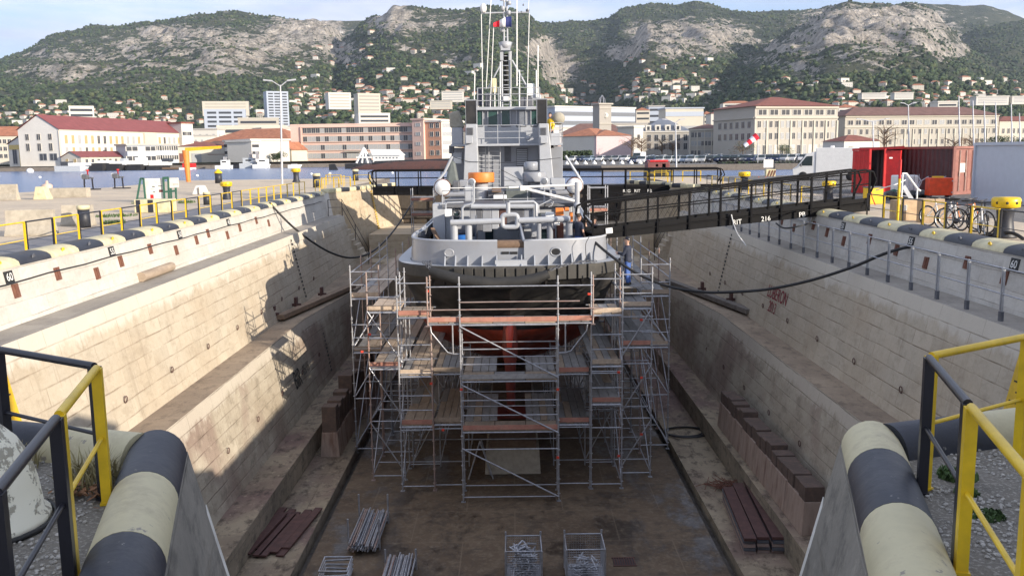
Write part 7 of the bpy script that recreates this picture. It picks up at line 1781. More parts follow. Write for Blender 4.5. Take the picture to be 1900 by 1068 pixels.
bld('beige_block', 'small three storey beige block with flat bays left of the big barracks', 'building', 1279, 290, 1346, 288, 12, 239, 290, 'plaster_beige', ('hip', 1.6, 'roof_brown'), z0=.1, wins=[('f', .04, .98, 10, [.70, .41, .08], .8, 1.5, ('pane', 'shutter_grey'), 'plaster_white')], bands=[('f', u, u+.03, .04, .92, 'plaster_cream', .25, 'pilaster') for u in (.0, .2, .4, .6, .8, .97)]+[('f', 0, 1, .93, .99, 'plaster_cream', .3, 'cornice')])
bb_, A, B, d_, n_, zb, zt_ = bld('naval_barracks', 'big beige five storey barracks with maroon hipped roof above the car park', 'building', 1399, 255, 1552, 262, 24, 197, 293, 'plaster_beige', ('hip', 3.2, 'roof_maroon'), z0=.1, over=.9,
    wins=[('f', .02, .98, 7, [.83], 2.5, 1.45, 'pane', 'plaster_white'), ('f', .02, .98, 14, [.59, .36], .95, 1.75, ('pane', 'pane', 'shutter_grey'), 'plaster_white'), ('f', .02, .98, 14, [.06], 1.0, 2.6, ('shutter_grey', 'plaster_white', 'pane'), 'plaster_white'), ('l', .1, .95, 6, [.36, .59], 1.6, 1.7, 'pane', 'shutter_grey')],
    bands=[('f', u-.009, u+.009, .02, .72, 'plaster_cream', .3, 'pilaster') for u in (.005, .145, .287, .43, .572, .714, .857, .995)]+[('f', 0, 1, .765, .79, 'plaster_cream', .4, 'string_course'), ('f', 0, 1, .96, .995, 'plaster_cream', .5, 'cornice'), ('l', 0, 1, .765, .79, 'plaster_beige', .4, 'string_course')])
bld('barracks_wing', 'lower grey shaded wing stretching back left of the big barracks', 'building', 1348, 330, 1398, 300, 14, 228, 291, 'plaster_beige', ('hip', 1.4, 'roof_brown'), z0=.1, wins=[('f', .3, .9, 4, [.3, .55], 1.1, 1.8, 'pane', 'shutter_grey')])
bld('long_barracks', 'very long beige three storey barracks with brown hipped roof behind the containers', 'building', 1566, 290, 1850, 300, 15, 215, 291, 'plaster_beige', ('hip', 3., 'roof_brown'), z0=.1, over=.8,
    wins=[('f', .01, .99, 20, [.77], 1.7, 1.4, ('pane', 'shutter_grey', 'pane'), 'plaster_white'), ('f', .01, .99, 26, [.53], .85, 1.6, ('pane', 'pane', 'shutter_grey'), 'plaster_white'), ('f', .01, .99, 26, [.27], .85, 1.6, ('pane', 'shutter_grey', 'pane'), 'plaster_white')],
    bands=[('f', u-.004, u+.004, .04, .66, 'plaster_cream', .25, 'pilaster') for u in [.22+.0545*k for k in range(14)]]+[('f', 0, 1, .70, .72, 'plaster_cream', .35, 'string_course'), ('f', 0, 1, .965, .99, 'plaster_cream', .4, 'cornice')])
bld('low_barracks', 'lower cream barracks continuing to the right picture edge', 'building', 1852, 302, 1990, 308, 14, 225, 291, 'plaster_cream', ('hip', 1.8, 'roof_maroon'), z0=.1, wins=[('f', .02, .98, 14, [.62, .34], .9, 1.6, 'pane', 'plaster_white')])
bld('white_cottage', 'small white building with maroon roof behind the delivery van', 'house', 1566, 215, 1632, 218, 8, 262, 288, 'plaster_white', ('hip', 1.5, 'roof_maroon'), z0=.1, bands=[('f', .4, .95, .1, .5, 'glass_grey', .05, 'window_band')])
bld('white_terrace', 'white building with maroon roof peeping over the beige block', 'building', 1318, 455, 1396, 455, 12, 211, 245, 'plaster_white', ('hip', 2.2, 'roof_maroon'), z0=5, wins=[('f', .03, .97, 7, [.62, .3], 1.1, 1.6, ('shutter_grey', 'pane'), 'plaster_white')])
bld('balcony_block', 'cream block with long blue balconies above the slate roof', 'building', 1234, 430, 1304, 432, 12, 202, 250, 'plaster_cream', ('flat', .6, 'plaster_blue'), z0=4, bands=[('f', 0, 1, .80, .92, 'plaster_blue', .2, 'window_band'), ('f', .05, .95, .45, .55, 'shutter_grey', .1, 'window_band'), ('f', .05, .95, .15, .25, 'shutter_grey', .1, 'window_band')])
for k, (a, b_, D, yt, yb, wl, rf, lab) in enumerate([(1180, 1205, 520, 205, 235, 'plaster_cream', 'roof_tile', 'small cream house with tiled roof right of the modern offices'), (1203, 1232, 560, 198, 232, 'plaster_blue', 'roof_flat', 'pale blue white block between clock tower and balcony block'), (1306, 1320, 480, 212, 240, 'plaster_cream', 'roof_tile', 'narrow cream house beside the white maroon roofed building'), (1340, 1395, 640, 192, 215, 'plaster_white', 'roof_tile', 'white town block just above the barracks wing'), (1553, 1590, 430, 200, 235, 'plaster_white', 'roof_tile', 'white block with sunlit gable between the two barracks'), (1588, 1610, 480, 208, 235, 'plaster_cream', 'roof_maroon', 'cream house with maroon roof behind the long barracks left end'), (1736, 1772, 520, 190, 220, 'plaster_white', 'plaster_white', 'white notched wall rising above the long barracks roof'), (1806, 1866, 760, 180, 192, 'plaster_white', 'plaster_white', 'long white balcony residence above the long barracks'), (1872, 1940, 760, 180, 190, 'plaster_white', 'plaster_white', 'long white residence at the right picture edge below the hill'), (1496, 1535, 1150, 158, 166, 'plaster_white', 'plaster_white', 'white hillside residence above the big barracks roof'), (1655, 1690, 900, 173, 182, 'plaster_white', 'plaster_white', 'white stepped residence above the long barracks'), (1595, 1640, 850, 174, 181, 'plaster_white', 'plaster_white', 'low white residence left of the stepped one'), (822, 862, 1000, 170, 187, 'plaster_white', 'plaster_beige', 'white apartment block beside the ship mast on the left'), (800, 840, 900, 188, 200, 'plaster_cream', 'plaster_beige', 'cream apartment block lower left of the ship mast')]):
    tall = D > 700; zb_ = zat((a+b_)/2, yb, D)
    bld('town_block', lab, 'building', a, D, b_, D, 10, yt, yb, wl, ('hip', 1.8, rf) if rf.startswith('roof_t') or rf == 'roof_maroon' else ('flat', .7, rf), z0=zb_, bands=[('f', .06, .94, (j+.3)/(3 if not tall else 4), (j+.65)/(3 if not tall else 4), 'shutter_grey' if tall else 'pane', .1, 'window_band') for j in range(3 if not tall else 4)])
# ---------------------------------------------------------------- houses on the slopes and roofs of the town
def house_mesh(nm, wall, roof, w, dp, h, rh, flat=False):
    mb = MB(); mb.box(-w/2, w/2, -dp/2, dp/2, -4, h); mb.mi = 1
    if flat: mb.box(-w/2-.3, w/2+.3, -dp/2-.3, dp/2+.3, h+.01, h+.7)
    else:
        o_ = .5; hp = dp*.4; mb.add([(-w/2-o_, -dp/2-o_, h+.01), (w/2+o_, -dp/2-o_, h+.01), (w/2+o_, dp/2+o_, h+.01), (-w/2-o_, dp/2+o_, h+.01), (-w/2+hp, 0, h+rh), (w/2-hp, 0, h+rh)], [(0, 1, 5, 4), (2, 3, 4, 5), (1, 2, 5), (3, 0, 4), (0, 3, 2, 1)])
    mb.mi = 2; n = max(2, int(w/3.2))
    for zz in [1.0+2.9*k for k in range(max(1, int(h/3)))]:
        for i in range(n): x = -w/2+w*(i+.5)/n; mb.box(x-.55, x+.55, -dp/2-.06, -dp/2+.05, zz, zz+1.3)
        for i in range(2): y = -dp/2+dp*(i+.5)/2; mb.box(w/2-.05, w/2+.06, y-.5, y+.5, zz, zz+1.3)
    o = mb.build(nm, [M[wall], M[roof], M['shutter_grey' if wall != 'plaster_beige' else 'pane']]); return o
hp_ = [house_mesh('hillside_house', 'plaster_cream', 'roof_tile', 13, 10, 6, 2.4), house_mesh('hillside_house', 'plaster_white', 'roof_tile', 10, 9, 6.5, 2.2), house_mesh('hillside_house', 'plaster_cream', 'roof_tile', 18, 10, 6, 2.5), house_mesh('hillside_house', 'plaster_white', 'roof_flat', 17, 9, 8, 0, True), house_mesh('hillside_house', 'plaster_beige', 'roof_tile', 11, 9, 8.5, 2.4), house_mesh('hillside_house', 'plaster_white', 'roof_tile', 9, 8, 4, 2.)]
hu = set(); rh_ = random.Random(77)
CL = [((-20, 130, 192, 236), 30, 'pale house among dark trees on the lower left slope', 'houses on the lower left slope'), ((150, 330, 180, 232), 34, 'sunlit house on the slope above the red roofed hall', 'houses above the red roofed hall'),
      ((330, 500, 190, 232), 10, 'house beside the apartment slabs left of the white blue tower', 'houses by the apartment slabs'), ((540, 690, 108, 225), 62, 'cream house on the wooded slope above the pink offices', 'houses above the pink offices'), ((690, 890, 118, 222), 70, 'cream house on the wooded slope left of the ship mast', 'houses left of the ship mast'), ((560, 800, 62, 112), 12, 'lonely house high on the central hill', 'houses high on the central hill'),
      ((985, 1110, 150, 198), 20, 'house on the slope right of the ship mast', 'houses right of the ship mast'), ((1150, 1330, 112, 192), 48, 'house below the central white cliff', 'houses below the central cliff'), ((1390, 1520, 146, 178), 7, 'white house among trees above the big barracks', 'houses above the big barracks'), ((1530, 1720, 150, 200), 34, 'pale house under the right hand cliff hill', 'houses under the right cliff hill'), ((1700, 1910, 142, 205), 34, 'pale house near the right edge above the long barracks', 'houses above the long barracks')]
spots = []
for (x0, x1, y0, y1), n, lab, grp in CL:
    k = 0; tries = 0
    while k < n and tries < n*14:
        tries += 1; px = rh_.uniform(x0, x1); py = rh_.uniform(y0, y1) if rh_.random() < .4 else rh_.uniform(lerp(y0, y1, .5), y1)
        if any(abs(px-a) < 9 and abs(py-b_) < 4.5 for a, b_ in spots): continue
        p = land(px, py)
        if p is None: continue
        sc = interp(p.y, [(500, .55), (900, .72), (2400, 1.05)]); i = rh_.choice((0, 0, 1, 1, 2, 2, 3, 4, 5))
        if i not in hu: o = hp_[i]; hu.add(i)
        else: o = hp_[i].copy(); COL.objects.link(o)
        o.location = p; o.rotation_euler = (0, 0, rh_.uniform(-.7, .9)); o.scale = (sc, sc, sc); tag(o, lab, 'house', grp); spots.append((px, py)); k += 1
# roofs of the old town between the quays and the slopes
tp = [house_mesh('town_house', 'plaster_cream', 'roof_tile', 16, 12, 11, 2.6), house_mesh('town_house', 'plaster_white', 'roof_flat', 20, 12, 13, 0, True), house_mesh('town_house', 'plaster_beige', 'roof_brown', 18, 12, 10, 2.8), house_mesh('town_house', 'plaster_cream', 'roof_maroon', 14, 11, 9, 2.4)]
tu = set(); ct_ = 0; sp2 = []
while ct_ < 190:
    D = rh_.uniform(370, 760); px = rh_.uniform(-40, 1940); X = (px-950)/1672*D
    if any(abs(X-a) < 15 and abs(D-b_) < 13 for a, b_ in sp2): continue
    if 860 < px < 1030: ct_ += .2; continue
    z = terrain(px, D); i = rh_.randrange(4)
    if i not in tu: o = tp[i]; tu.add(i)
    else: o = tp[i].copy(); COL.objects.link(o)
    s_ = rh_.uniform(.75, 1.05); o.location = (X, D, z-1); o.rotation_euler = (0, 0, rh_.uniform(-.5, .7)); o.scale = (s_, s_, s_*rh_.uniform(.7, 1.1))
    side_ = 'left' if px < 870 else 'right'
    tag(o, f'old town house with {"flat pale" if i == 1 else "tiled"} roof among the roofs {"left" if side_ == "left" else "right"} of the ship', 'house', f'old town houses {side_} of the ship'); sp2.append((X, D)); ct_ += 1
# ---------------------------------------------------------------- trees near the town
def tree(name, label, px, D, ybase, ytop, w, cols, seed, sparse=False, flat=False, z0=None):
    b_ = G(px, D); zb = z0 if z0 is not None else max(.1, zat(px, ybase, D)); H = zat(px, ytop, D)-zb; e = EM(name, label, 'tree', (b_.x, b_.y, zb)); rr = random.Random(seed)
    mb = MB(); mb.tube([(b_.x, b_.y, zb-.3), (b_.x+.1, b_.y, zb+H*.35), (b_.x, b_.y, zb+H*.8)], .2, 7, rs=[.035*H, .025*H, .008*H])
    tips = []
    for k in range(9 if not sparse else 22):
        a = rr.uniform(0, 2*PI); z = zb+H*rr.uniform(.25, .7); q = V((b_.x+math.cos(a)*w/2*rr.uniform(.5, .95), b_.y+math.sin(a)*w/2*.8, z+H*rr.uniform(.1, .3))); tips.append(q); m_ = V((b_.x, b_.y, z)).lerp(q, .5)+V((0, 0, H*.05)); mb.tube([(b_.x, b_.y, z), m_, q], .01*H, 5, rs=[.014*H, .009*H, .004*H])
    mb.build('trunk', M['timber'], e)
    mb = MB(); n = 1500 if not sparse else 1300
    for i in range(n):
        if sparse:
            t_ = rr.choice(tips); c = V((b_.x, b_.y, zb+H*.45)).lerp(t_, rr.uniform(.5, 1.1))+V((rr.gauss(0, w*.08), rr.gauss(0, w*.08), rr.gauss(0, H*.07)))
        else:
            k = rr.randrange(14); r2 = random.Random(seed*31+k); a = r2.uniform(0, 2*PI); rad = r2.uniform(0, w*.36); cz = zb+H*(r2.uniform(.38, .85) if not flat else r2.uniform(.66, .86)); c = V((b_.x+math.cos(a)*rad, b_.y+math.sin(a)*rad*.8, cz)); v = V((rr.gauss(0, 1), rr.gauss(0, 1), rr.gauss(0, 1))).normalized()*(w*.17*rr.uniform(.75, 1.1)); v.z *= (.8 if not flat else .45); c = c+v
        s_ = H*(.022 if not sparse else .014)*rr.uniform(.6, 1.5); d1 = V((rr.gauss(0, 1), rr.gauss(0, 1), rr.gauss(0, 1))).normalized()*s_; d2 = d1.orthogonal().normalized()*s_*(.8 if not sparse else .35)
        mb.mi = rr.randrange(len(cols)); mb.add([c-d1, c-d2, c+d1, c+d2], [(0, 1, 2, 3)])
    mb.build('crown', [M[k] for k in cols], e)
for k, c in (('twig_a', (.15, .10, .065)), ('twig_b', (.20, .13, .08)), ('twig_c', (.28, .16, .07)), ('green_a', (.05, .075, .025)), ('green_b', (.09, .11, .035)), ('green_c', (.03, .05, .022))): M[k] = leaf(k, c)
tree('plane_tree', 'bare brown plane tree right of the pink house', 1172, 270, 292, 247, 9, ('twig_a', 'twig_b'), 1, True)
tree('plane_tree', 'bare brown plane tree against the slate roofed building', 1190, 275, 292, 250, 8, ('twig_b', 'twig_a'), 2, True)
tree('plane_tree', 'thin bare tree in front of the slate building middle', 1228, 280, 292, 252, 7, ('twig_a',), 3, True)
tree('plane_tree', 'bare dark tree at the right of the slate building', 1248, 285, 292, 256, 6, ('twig_a',), 4, True)
tree('plane_tree', 'tall bare brown tree before the left end of the long barracks', 1640, 235, 290, 228, 10, ('twig_a', 'twig_b'), 5, True)
tree('autumn_tree', 'russet autumn tree before the right half of the long barracks', 1770, 225, 290, 250, 8, ('twig_c', 'twig_b'), 6, True)
tree('autumn_tree', 'bigger russet autumn tree next to the tall bare masts', 1803, 228, 290, 246, 9, ('twig_c', 'twig_b'), 7, True)
tree('umbrella_pine', 'dark flat topped pine above the white container', 1858, 215, 290, 251, 10, ('green_c', 'green_a'), 8, False, True)
tree('autumn_tree', 'russet tree under the flat topped pine', 1862, 205, 290, 262, 8, ('twig_c', 'twig_a'), 9, True)
tree('umbrella_pine', 'dark pine at the right picture edge', 1905, 215, 290, 254, 8, ('green_c', 'green_a'), 10, False, True)
tree('round_tree', 'small round bright green tree before the big barracks', 1456, 232, 292, 269, 6, ('green_b', 'green_a'), 11)
tree('dark_shrub_tree', 'dark bare shrubby tree at the shaded barracks corner', 1378, 235, 292, 262, 7, ('twig_a', 'green_c'), 12)
tree('round_tree', 'green shrub between the white cottage and the van', 1578, 180, 294, 272, 4, ('green_b', 'green_a'), 13)
tree('dark_tree', 'dark evergreen beside the pink offices left end', 520, 272, 306, 279, 5, ('green_c', 'green_a'), 14, z0=.3)
tree('dark_tree', 'smaller dark evergreen by the orange roofed store', 506, 270, 306, 284, 3, ('green_c',), 15, z0=.3)
def hedge(label, pxa, pxb, D, ytop, ybase, cols, seed):
    rr = random.Random(seed); a, b_ = G(pxa, D), G(pxb, D); zb = .05; zt_ = zat(pxa, ytop, D); mb = MB()
    for i in range(900):
        t_ = rr.random(); c = a.lerp(b_, t_)+V((rr.gauss(0, .25), rr.gauss(0, .5), 0)); c.z = lerp(zb, zt_*(1+.15*noise.noise((t_*14, 0, seed))), rr.random()**.8); d1 = V((rr.gauss(0, 1), rr.gauss(0, 1), rr.gauss(0, 1))).normalized()*.28; d2 = d1.orthogonal().normalized()*.25
        mb.mi = rr.randrange(len(cols)); mb.add([c-d1, c-d2, c+d1, c+d2], [(0, 1, 2, 3)])
    mb.build('hedge', [M[k] for k in cols], label=label, cat='hedge')
hedge('dark green hedge to the left of the pink house', 1040, 1078, 262, 281, 292, ('green_c', 'green_a'), 1)
hedge('clipped dark bush right in front of the pink house wing', 1079, 1097, 255, 280, 292, ('green_c',), 2)
hedge('long black hedge along the front of the parked cars', 1336, 1414, 163, 302, 310, ('hull_black', 'green_c'), 3)
hedge('long black hedge between the white sign and the van', 1437, 1515, 163, 302, 310, ('hull_black', 'green_c'), 4)
# ---------------------------------------------------------------- cars
def car_mesh(paint):
    e = EM('parked_car', 'x', 'car'); mb = MB()
    prof = [(-2.1, .28), (2.05, .28), (2.12, .55), (2.0, .78), (1.15, .92), (.55, 1.42), (-1.1, 1.46), (-1.75, 1.0), (-2.1, .92)]; n = len(prof)
    mb.add([(x, -.84 if z < 1 else -.64, z) for x, z in prof]+[(x, .84 if z < 1 else .64, z) for x, z in prof], [tuple(range(n)), tuple(range(n, 2*n))[::-1]]+[((i+1) % n, i, n+i, n+(i+1) % n) for i in range(n)])
    mb.build('body', paint, None, bev=.06).parent = e
    mb = MB(); mb.add([(1.13, -.74, .95), (1.13, .74, .95), (.58, .62, 1.39), (.58, -.62, 1.39)], [(0, 1, 2, 3)]); mb.v = [(x+.03, y, z+.03) for x, y, z in mb.v]; mb.build('windscreen', M['glass_dark'], None).parent = e
    for s in (-1, 1):
        mb = MB(); mb.add([(.95, s*.83, .97), (-1.6, s*.83, .99), (-1.08, s*.68, 1.4), (.5, s*.68, 1.37)], [(0, 1, 2, 3)]); mb.build('side_window', M['glass_dark'], None).parent = e
        for wx in (-1.3, 1.3): mb = MB(); mb.lathe([(0, -.1), (.25, -.1), (.31, -.06), (.31, .06), (.25, .1), (0, .1)], (wx, s*.78, .31), 14, 'y'); mb.build('wheel', M['tyre'], None).parent = e
        mb = MB(); mb.obox((2.08, s*.6, .66), (.08, .32, .14)); mb.build('headlight', M['white'], None).parent = e
    return e
cc = {'white': (.7, .7, .7), 'silver': (.42, .44, .46), 'black': (.02, .02, .022), 'dark blue': (.02, .035, .09), 'pale blue': (.25, .32, .42), 'grey': (.18, .19, .20)}
cpr = {k: car_mesh(mat('car_'+k.replace(' ', '_'), c, .25, .1, var=.03)) for k, c in cc.items()}; cu_ = set(); rc = random.Random(8)
slots = [(1180+i*15.5, 178, 0) for i in range(21)]+[(1186+i*15.5, 192, 1) for i in range(21)]+[(1062+i*17, 222, 2) for i in range(8)]+[(1205+i*26, 226, 2) for i in range(6)]
for i, (px, D, row) in enumerate(slots):
    k = rc.choice(('white', 'silver', 'black', 'dark blue', 'pale blue', 'grey', 'silver', 'black')) if row < 2 or i % 3 else 'white'; p = G(px+rc.uniform(-3, 3), D+rc.uniform(-1, 1), .03); rz = -2.1+rc.uniform(-.12, .12)
    lab = f'{k} car parked in the {("front", "second", "far back")[row]} row of the car park'; g_ = f'cars in the {("front", "second", "far back")[row]} row'
    if k not in cu_: o = cpr[k]; o.location = p; o.rotation_euler = (0, 0, rz); cu_.add(k)
    else: o = copy_tree(cpr[k], loc=p, rz=rz)
    o['label'] = lab; o['group'] = g_
for k in cpr:
    if k not in cu_:
        for ch in list(cpr[k].children): bpy.data.objects.remove(ch)
        bpy.data.objects.remove(cpr[k])
e = EM('white_van', 'white van parked in front of the bare trees', 'van', G(1186, 205, .03), -2.0); mb = MB(); mb.box(-2.2, 1.2, -.95, .95, .35, 2.2); mb.hull8([(1.2, -.95, .35), (2.2, -.95, .35), (2.2, .95, .35), (1.2, .95, .35)], [(1.2, -.95, 2.15), (1.45, -.9, 2.1), (1.45, .9, 2.1), (1.2, .95, 2.15)]); mb.build('body', M['white'], None, bev=.06).parent = e
mb = MB(); mb.add([(2.0, -.8, 1.25), (2.0, .8, 1.25), (1.5, .8, 2.0), (1.5, -.8, 2.0)], [(0, 1, 2, 3)]); mb.v = [(x+.1, y, z) for x, y, z in mb.v]; mb.build('windscreen', M['glass_dark'], None).parent = e
for s in (-1, 1):
    for wx in (-1.5, 1.4): mb = MB(); mb.lathe([(0, -.1), (.33, -.1), (.33, .1), (0, .1)], (wx, s*.9, .34), 14, 'y'); mb.build('wheel', M['tyre'], None).parent = e
e = EM('sign_board', 'blank white board standing on the quay among the parked cars', 'sign', G(1426, 155, 0)); mb = MB(); rb(mb, 1417, 296, 1435, 311, 155, .15); mb.build('board', M['white_paint'], e); mb = MB(); rb(mb, 1419, 311, 1421, 318, 155, .1); rb(mb, 1431, 311, 1433, 318, 155, .1); mb.build('leg', M['ship_dark'], e)
e = EM('striped_crate', 'crate with yellow and brown diagonal stripes below the white board', 'crate', G(1427, 86, 0)); mb = MB(); rb(mb, 1422, 314, 1439, 331, 86, .6, z0=0); mb.build('box_body', M['cream'], e)
for k in range(3): mb = MB(); a, b_ = P(1424+k*5, 329, y=85.97), P(1429+k*5, 316, y=85.97); mb.bar(a, b_, .02, .13); mb.build('stripe', M['rust'], e)
e = EM('orange_barrier', 'orange and white barrier on the quay beside the striped crate', 'barrier', G(1412, 84, 0)); mb = MB(); rb(mb, 1405, 330, 1424, 333, 84, .1); rb(mb, 1405, 336, 1424, 338, 84, .1); mb.build('rail', M['orange_red'], e); mb = MB(); rb(mb, 1407, 328, 1408.5, 341, 84, .1, z0=0); rb(mb, 1420, 328, 1421.5, 341, 84, .1, z0=0); mb.build('post', M['orange_red'], e)
for i in range(10): px = 1052+i*17; p = G(px, 178-i*.5, .05); mb = MB(); mb.lathe([(.5, 0), (.42, .22), (.3, .42), (.12, .55), (.08, .75), (0, .77)], p, 12); mb.build('white_buoy', M['white'], label='white conical buoy in the row along the far quay edge', cat='buoy', group='white buoys on the far quay')
# ---------------------------------------------------------------- boats
def boat(label, px0, px1, D, ywl, ydeck, hull, house=(), rake=1., name='boat', cat='boat', beam=5):
    a, b_ = G(px0, D), G(px1, D); zd = zat(px0, ydeck, D); e = EM(name, label, cat, ((a.x+b_.x)/2, D, WATER_Z)); L = (b_-a).length; x0, x1 = a.x, b_.x
    bt = []; 
    def secs(z, k): return [(x0+(0 if k else rake*.4), D, z), (x0+L*.06, D-beam/2, z), (x1-L*.2, D-beam/2, z), (x1-(0 if k else rake), D, z), (x1-L*.2, D+beam/2, z), (x0+L*.06, D+beam/2, z)]
    lo, hi = secs(WATER_Z-.3, 0), secs(zd, 1); mb = MB(); mb.add(lo+hi, [tuple(range(6))[::-1], tuple(range(6, 12))]+[(i, (i+1) % 6, 6+(i+1) % 6, 6+i) for i in range(6)]); mb.build('hull', M[hull], e)
    for r_ in house: mb = MB(); rb(mb, *r_[:4], D-beam*.3, beam*.6, z0=None if r_[3] != ydeck else zd); mb.build(r_[5] if len(r_) > 5 else 'cabin', M[r_[4]], e, bev=.05)
    return e
boat('grey workboat barge with white deckhouse moored under the long hall', 104, 168, 242, 316, 308, 'navy_grey', ((112, 300, 126, 308, 'pane', 'window_band'), (126, 302, 166, 308, 'steel_white')))
boat('black hulled barge with white bow moored second from the left', 166, 204, 244, 316, 303, 'hull_black', ((180, 298, 200, 303, 'steel_white'),))
boat('barge with white topsides and black bottom in the middle of the row', 200, 234, 245, 316, 304, 'hull_black', ((202, 299, 232, 306, 'steel_white'), (222, 294, 230, 299, 'navy_grey')))
boat('longer white and black barge under the blue white offices', 236, 274, 247, 316, 305, 'hull_black', ((238, 299, 272, 307, 'steel_white'), (250, 292, 266, 299, 'steel_white')))
boat('low black pontoon right of the barges', 274, 316, 248, 316, 308, 'hull_black', ((276, 300, 312, 307, 'steel_white'), (300, 294, 314, 300, 'pane', 'window_band')))
boat('flat dark raft floating left of the orange crane', 285, 338, 246, 317, 314, 'hull_black', ((300, 311, 330, 314, 'timber', 'planking'),))
boat('small red workboat beside the orange crane mast', 335, 362, 247, 316, 311, 'steel_white', ((338, 303, 357, 311, 'red_paint'),))
boat('white patrol launch with wheelhouse right of the orange crane', 401, 432, 250, 314, 307, 'steel_white', ((409, 297, 421, 307, 'steel_white'), (411, 299, 420, 302, 'glass_dark', 'window_band'), (414, 291, 415, 297, 'galv', 'mast')))
boat('grey naval launch with cluttered superstructure before the white office', 446, 476, 256, 312, 303, 'navy_grey', ((450, 293, 470, 303, 'navy_grey'), (455, 296, 466, 299, 'glass_dark', 'window_band'), (462, 284, 463, 293, 'galv', 'mast')))
boat('second grey white launch with a tall radar mast beside it', 470, 502, 254, 312, 305, 'steel_white', ((477, 295, 494, 305, 'steel_white'), (480, 297, 492, 300, 'glass_dark', 'window_band'), (474, 281, 475, 295, 'galv', 'mast')))
boat('small white dinghy moored at the pink offices corner', 533, 560, 250, 310, 306, 'white', ((540, 304.5, 550, 306, 'steel_white'),), beam=2)
for px, py, lab in ((56, 320, 'white mooring buoy near the left far shore'), (74, 330, 'tiny white buoy on the open water at left'), (366, 327, 'tiny white buoy right of the orange crane mast'), (578, 324, 'tiny white buoy before the pink offices'), (612, 323, 'tiny white buoy near the submarine fin'), (728, 322, 'tiny white buoy below the submarine')):
    p = P(px, py, z=WATER_Z); mb = MB(); r = .28 if px != 56 else .9; mb.ball((p.x, p.y, WATER_Z+r*.4), r, 10, 6, .8); mb.build('mooring_buoy', M['white'], label=lab, cat='buoy')
e = EM('submarine', 'black submarine hull with rusty waterline lying off the pink offices', 'submarine', G(740, 205, WATER_Z)); a, b_ = G(645, 212), G(905, 205)
pts = [a.lerp(b_, t_) for t_ in (0, .04, .12, .3, .6, 1)]; zz = [-.4, -.1, .05, .25, .35, .35]; rs3 = [.25, .8, 1.35, 1.8, 2., 2.]
mb = MB(); mb.tube([V((p.x, p.y, WATER_Z+z-.2)) for p, z in zip(pts, zz)], 1, 16, rs=rs3); mb.build('pressure_hull', mat('sub_rust', (.10, .045, .035), .7, dirt=(.03, .03, .03), dirt_amt=.8, dirt_scale=.5), e)
mb = MB(); p = a.lerp(b_, .18); mb.hull8([p+V((0, -.9, WATER_Z+1.35)), b_+V((0, -1.2, WATER_Z+1.9)), b_+V((0, 1.2, WATER_Z+1.9)), p+V((0, .9, WATER_Z+1.35))], [p+V((.6, -.5, WATER_Z+1.95)), b_+V((0, -.7, WATER_Z+2.6)), b_+V((0, .7, WATER_Z+2.6)), p+V((.6, .5, WATER_Z+1.95))]); mb.build('deck_casing', M['hull_black'], e)
q = G(612, 212); mb = MB(); mb.hull8([q+V((-.3, -.2, WATER_Z-.2)), q+V((1.9, -.2, WATER_Z-.2)), q+V((1.9, .2, WATER_Z-.2)), q+V((-.3, .2, WATER_Z-.2))], [q+V((-.3, -.15, .35)), q+V((1.1, -.15, .35)), q+V((1.1, .15, .35)), q+V((-.3, .15, .35))]); mb.build('rudder_fin', M['hull_black'], e)
e = EM('floating_shed', 'white shed with a glazed pyramid porch floating behind the submarine', 'shed', G(705, 232, 0)); D = 230
boat_ = MB(); rb(boat_, 640, 303, 760, 311, D-3, 16, z0=WATER_Z-.3); boat_.build('pontoon', M['hull_black'], e)
mb = MB(); rb(mb, 692, 288, 742, 303, D, 10); mb.build('wall', M['steel_white'], e)
a, b_ = P(691, 288, y=D), P(743, 288, y=D); c, d_ = P(686, 277, y=D+5), P(741, 277.5, y=D+5); mb = MB(); mb.add([a+V((0, -.4, 0)), b_+V((0, -.4, 0)), d_, c, a+V((0, 11, 0)), b_+V((0, 11, 0))], [(0, 1, 2, 3), (4, 3, 2, 5), (0, 3, 4), (1, 5, 2)]); mb.build('roof', M['white'], e)
mb = MB()
for i in range(7): rb(mb, 697+i*6.3, 291.5, 700+i*6.3, 294, D-.06, .1)
mb.build('window_row', M['glass_grey'], e)
ap = P(675, 274, y=D+2); mb = MB()
for px in (661, 672, 683, 692): mb.bar(ap, P(px, 303, y=D-1 if px != 692 else D+4), .35, .3)
mb.bar(P(661, 292, y=D-.5), P(690, 292, y=D-.5), .3); mb.build('pyramid_frame', M['white'], e)
mb = MB(); mb.add([ap+V((0, .6, -1)), P(663, 302, y=D), P(690, 302, y=D)], [(0, 1, 2)]); mb.build('glazing', M['glass_grey'], e)
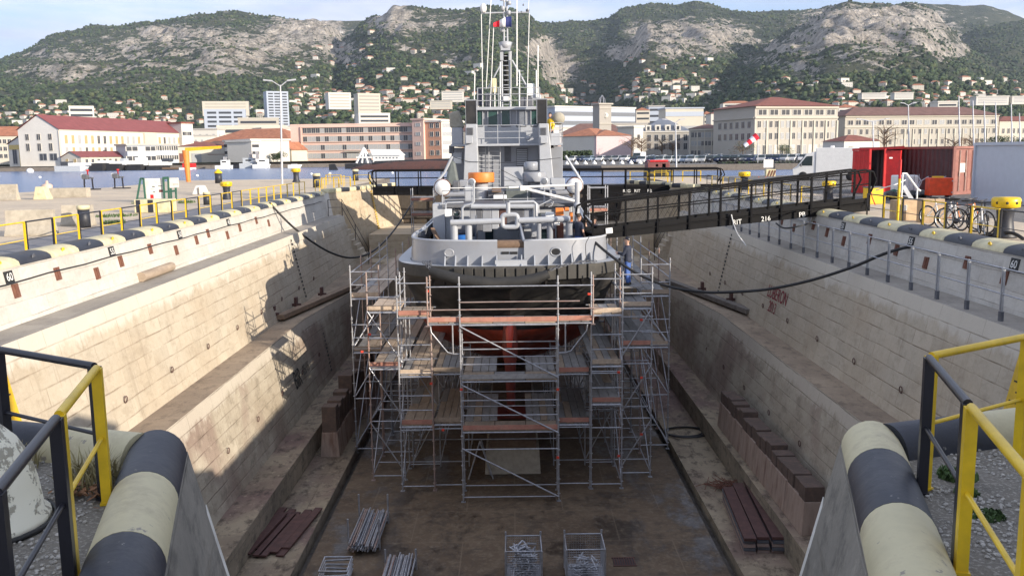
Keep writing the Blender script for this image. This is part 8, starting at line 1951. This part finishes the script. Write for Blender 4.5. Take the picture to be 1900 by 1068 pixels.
boat('dark red tug deckhouse moored beyond the footbridge', 1196, 1246, 128, 318, 313, 'hull_black', ((1202, 301, 1243, 313, 'maroon'), (1216, 304, 1222, 310, 'pane', 'window'), (1228, 303, 1236, 312, 'hull_black', 'doorway'), (1206, 297, 1240, 300.5, 'red_paint', 'roof')), name='tug_boat')
# ---------------------------------------------------------------- the workshop behind the camera: unseen, added to cast shade over the platforms
e = EM('shade_block', 'added unseen workshop standing behind and right of the camera', 'building', (20, -8, 0)); mb = MB(); mb.box(10.5, 14.4, -22, -.3, 0, 8.6); mb.build('wall', M['plaster_beige'], e); mb = MB(); mb.box(10.2, 14.7, -22.3, -.1, 8.603, 8.9); mb.build('roof', M['roof_flat'], e)
mb = MB()
for i in range(5): mb.box(10.42, 10.495, -20+4*i, -18+4*i, 2, 5)
mb.build('window_row', M['pane'], e); mb = MB(); mb.box(10.42, 10.495, -1.6, .2, 0, 2.6); mb.build('door', M['maroon'], e)

e = EM('shade_box', 'grey unseen box added on the right quay to shade the platform', 'cabin', (9.6, 3.4, 0)); mb = MB(); mb.box(8.4, 10.8, .2, 6.6, .1, 2.65); mb.build('wall', M['panel_white'], e); mb = MB(); mb.box(8.3, 10.9, .1, 6.7, 2.653, 2.75); mb.build('roof', M['roof_flat'], e)  # out of view, added to keep the sun off the right platform
mb = MB(); mb.box(8.33, 8.395, 2, 3, .15, 2.15); mb.build('door', M['ship_grey'], e); mb = MB(); mb.box(8.34, 8.395, 4, 5.4, 1.0, 2.0); mb.build('window', M['pane'], e)
# ---------------------------------------------------------------- sea air
mb = MB(); mb.box(-4200, 4200, -70, 4700, -11, 720)
m, nt, b = newmat('haze'); nt.nodes.remove(b); pv = nt.nodes.new('ShaderNodeVolumePrincipled'); pv.inputs['Color'].default_value = (.70, .82, 1, 1); pv.inputs['Density'].default_value = 5.5e-5; pv.inputs['Anisotropy'].default_value = .2
nt.links.new(pv.outputs[0], nt.nodes['Material Output'].inputs['Volume'])
mb.build('haze', m, kind='stuff', label='thin blue sea haze lying over the harbour and hills', cat='haze')
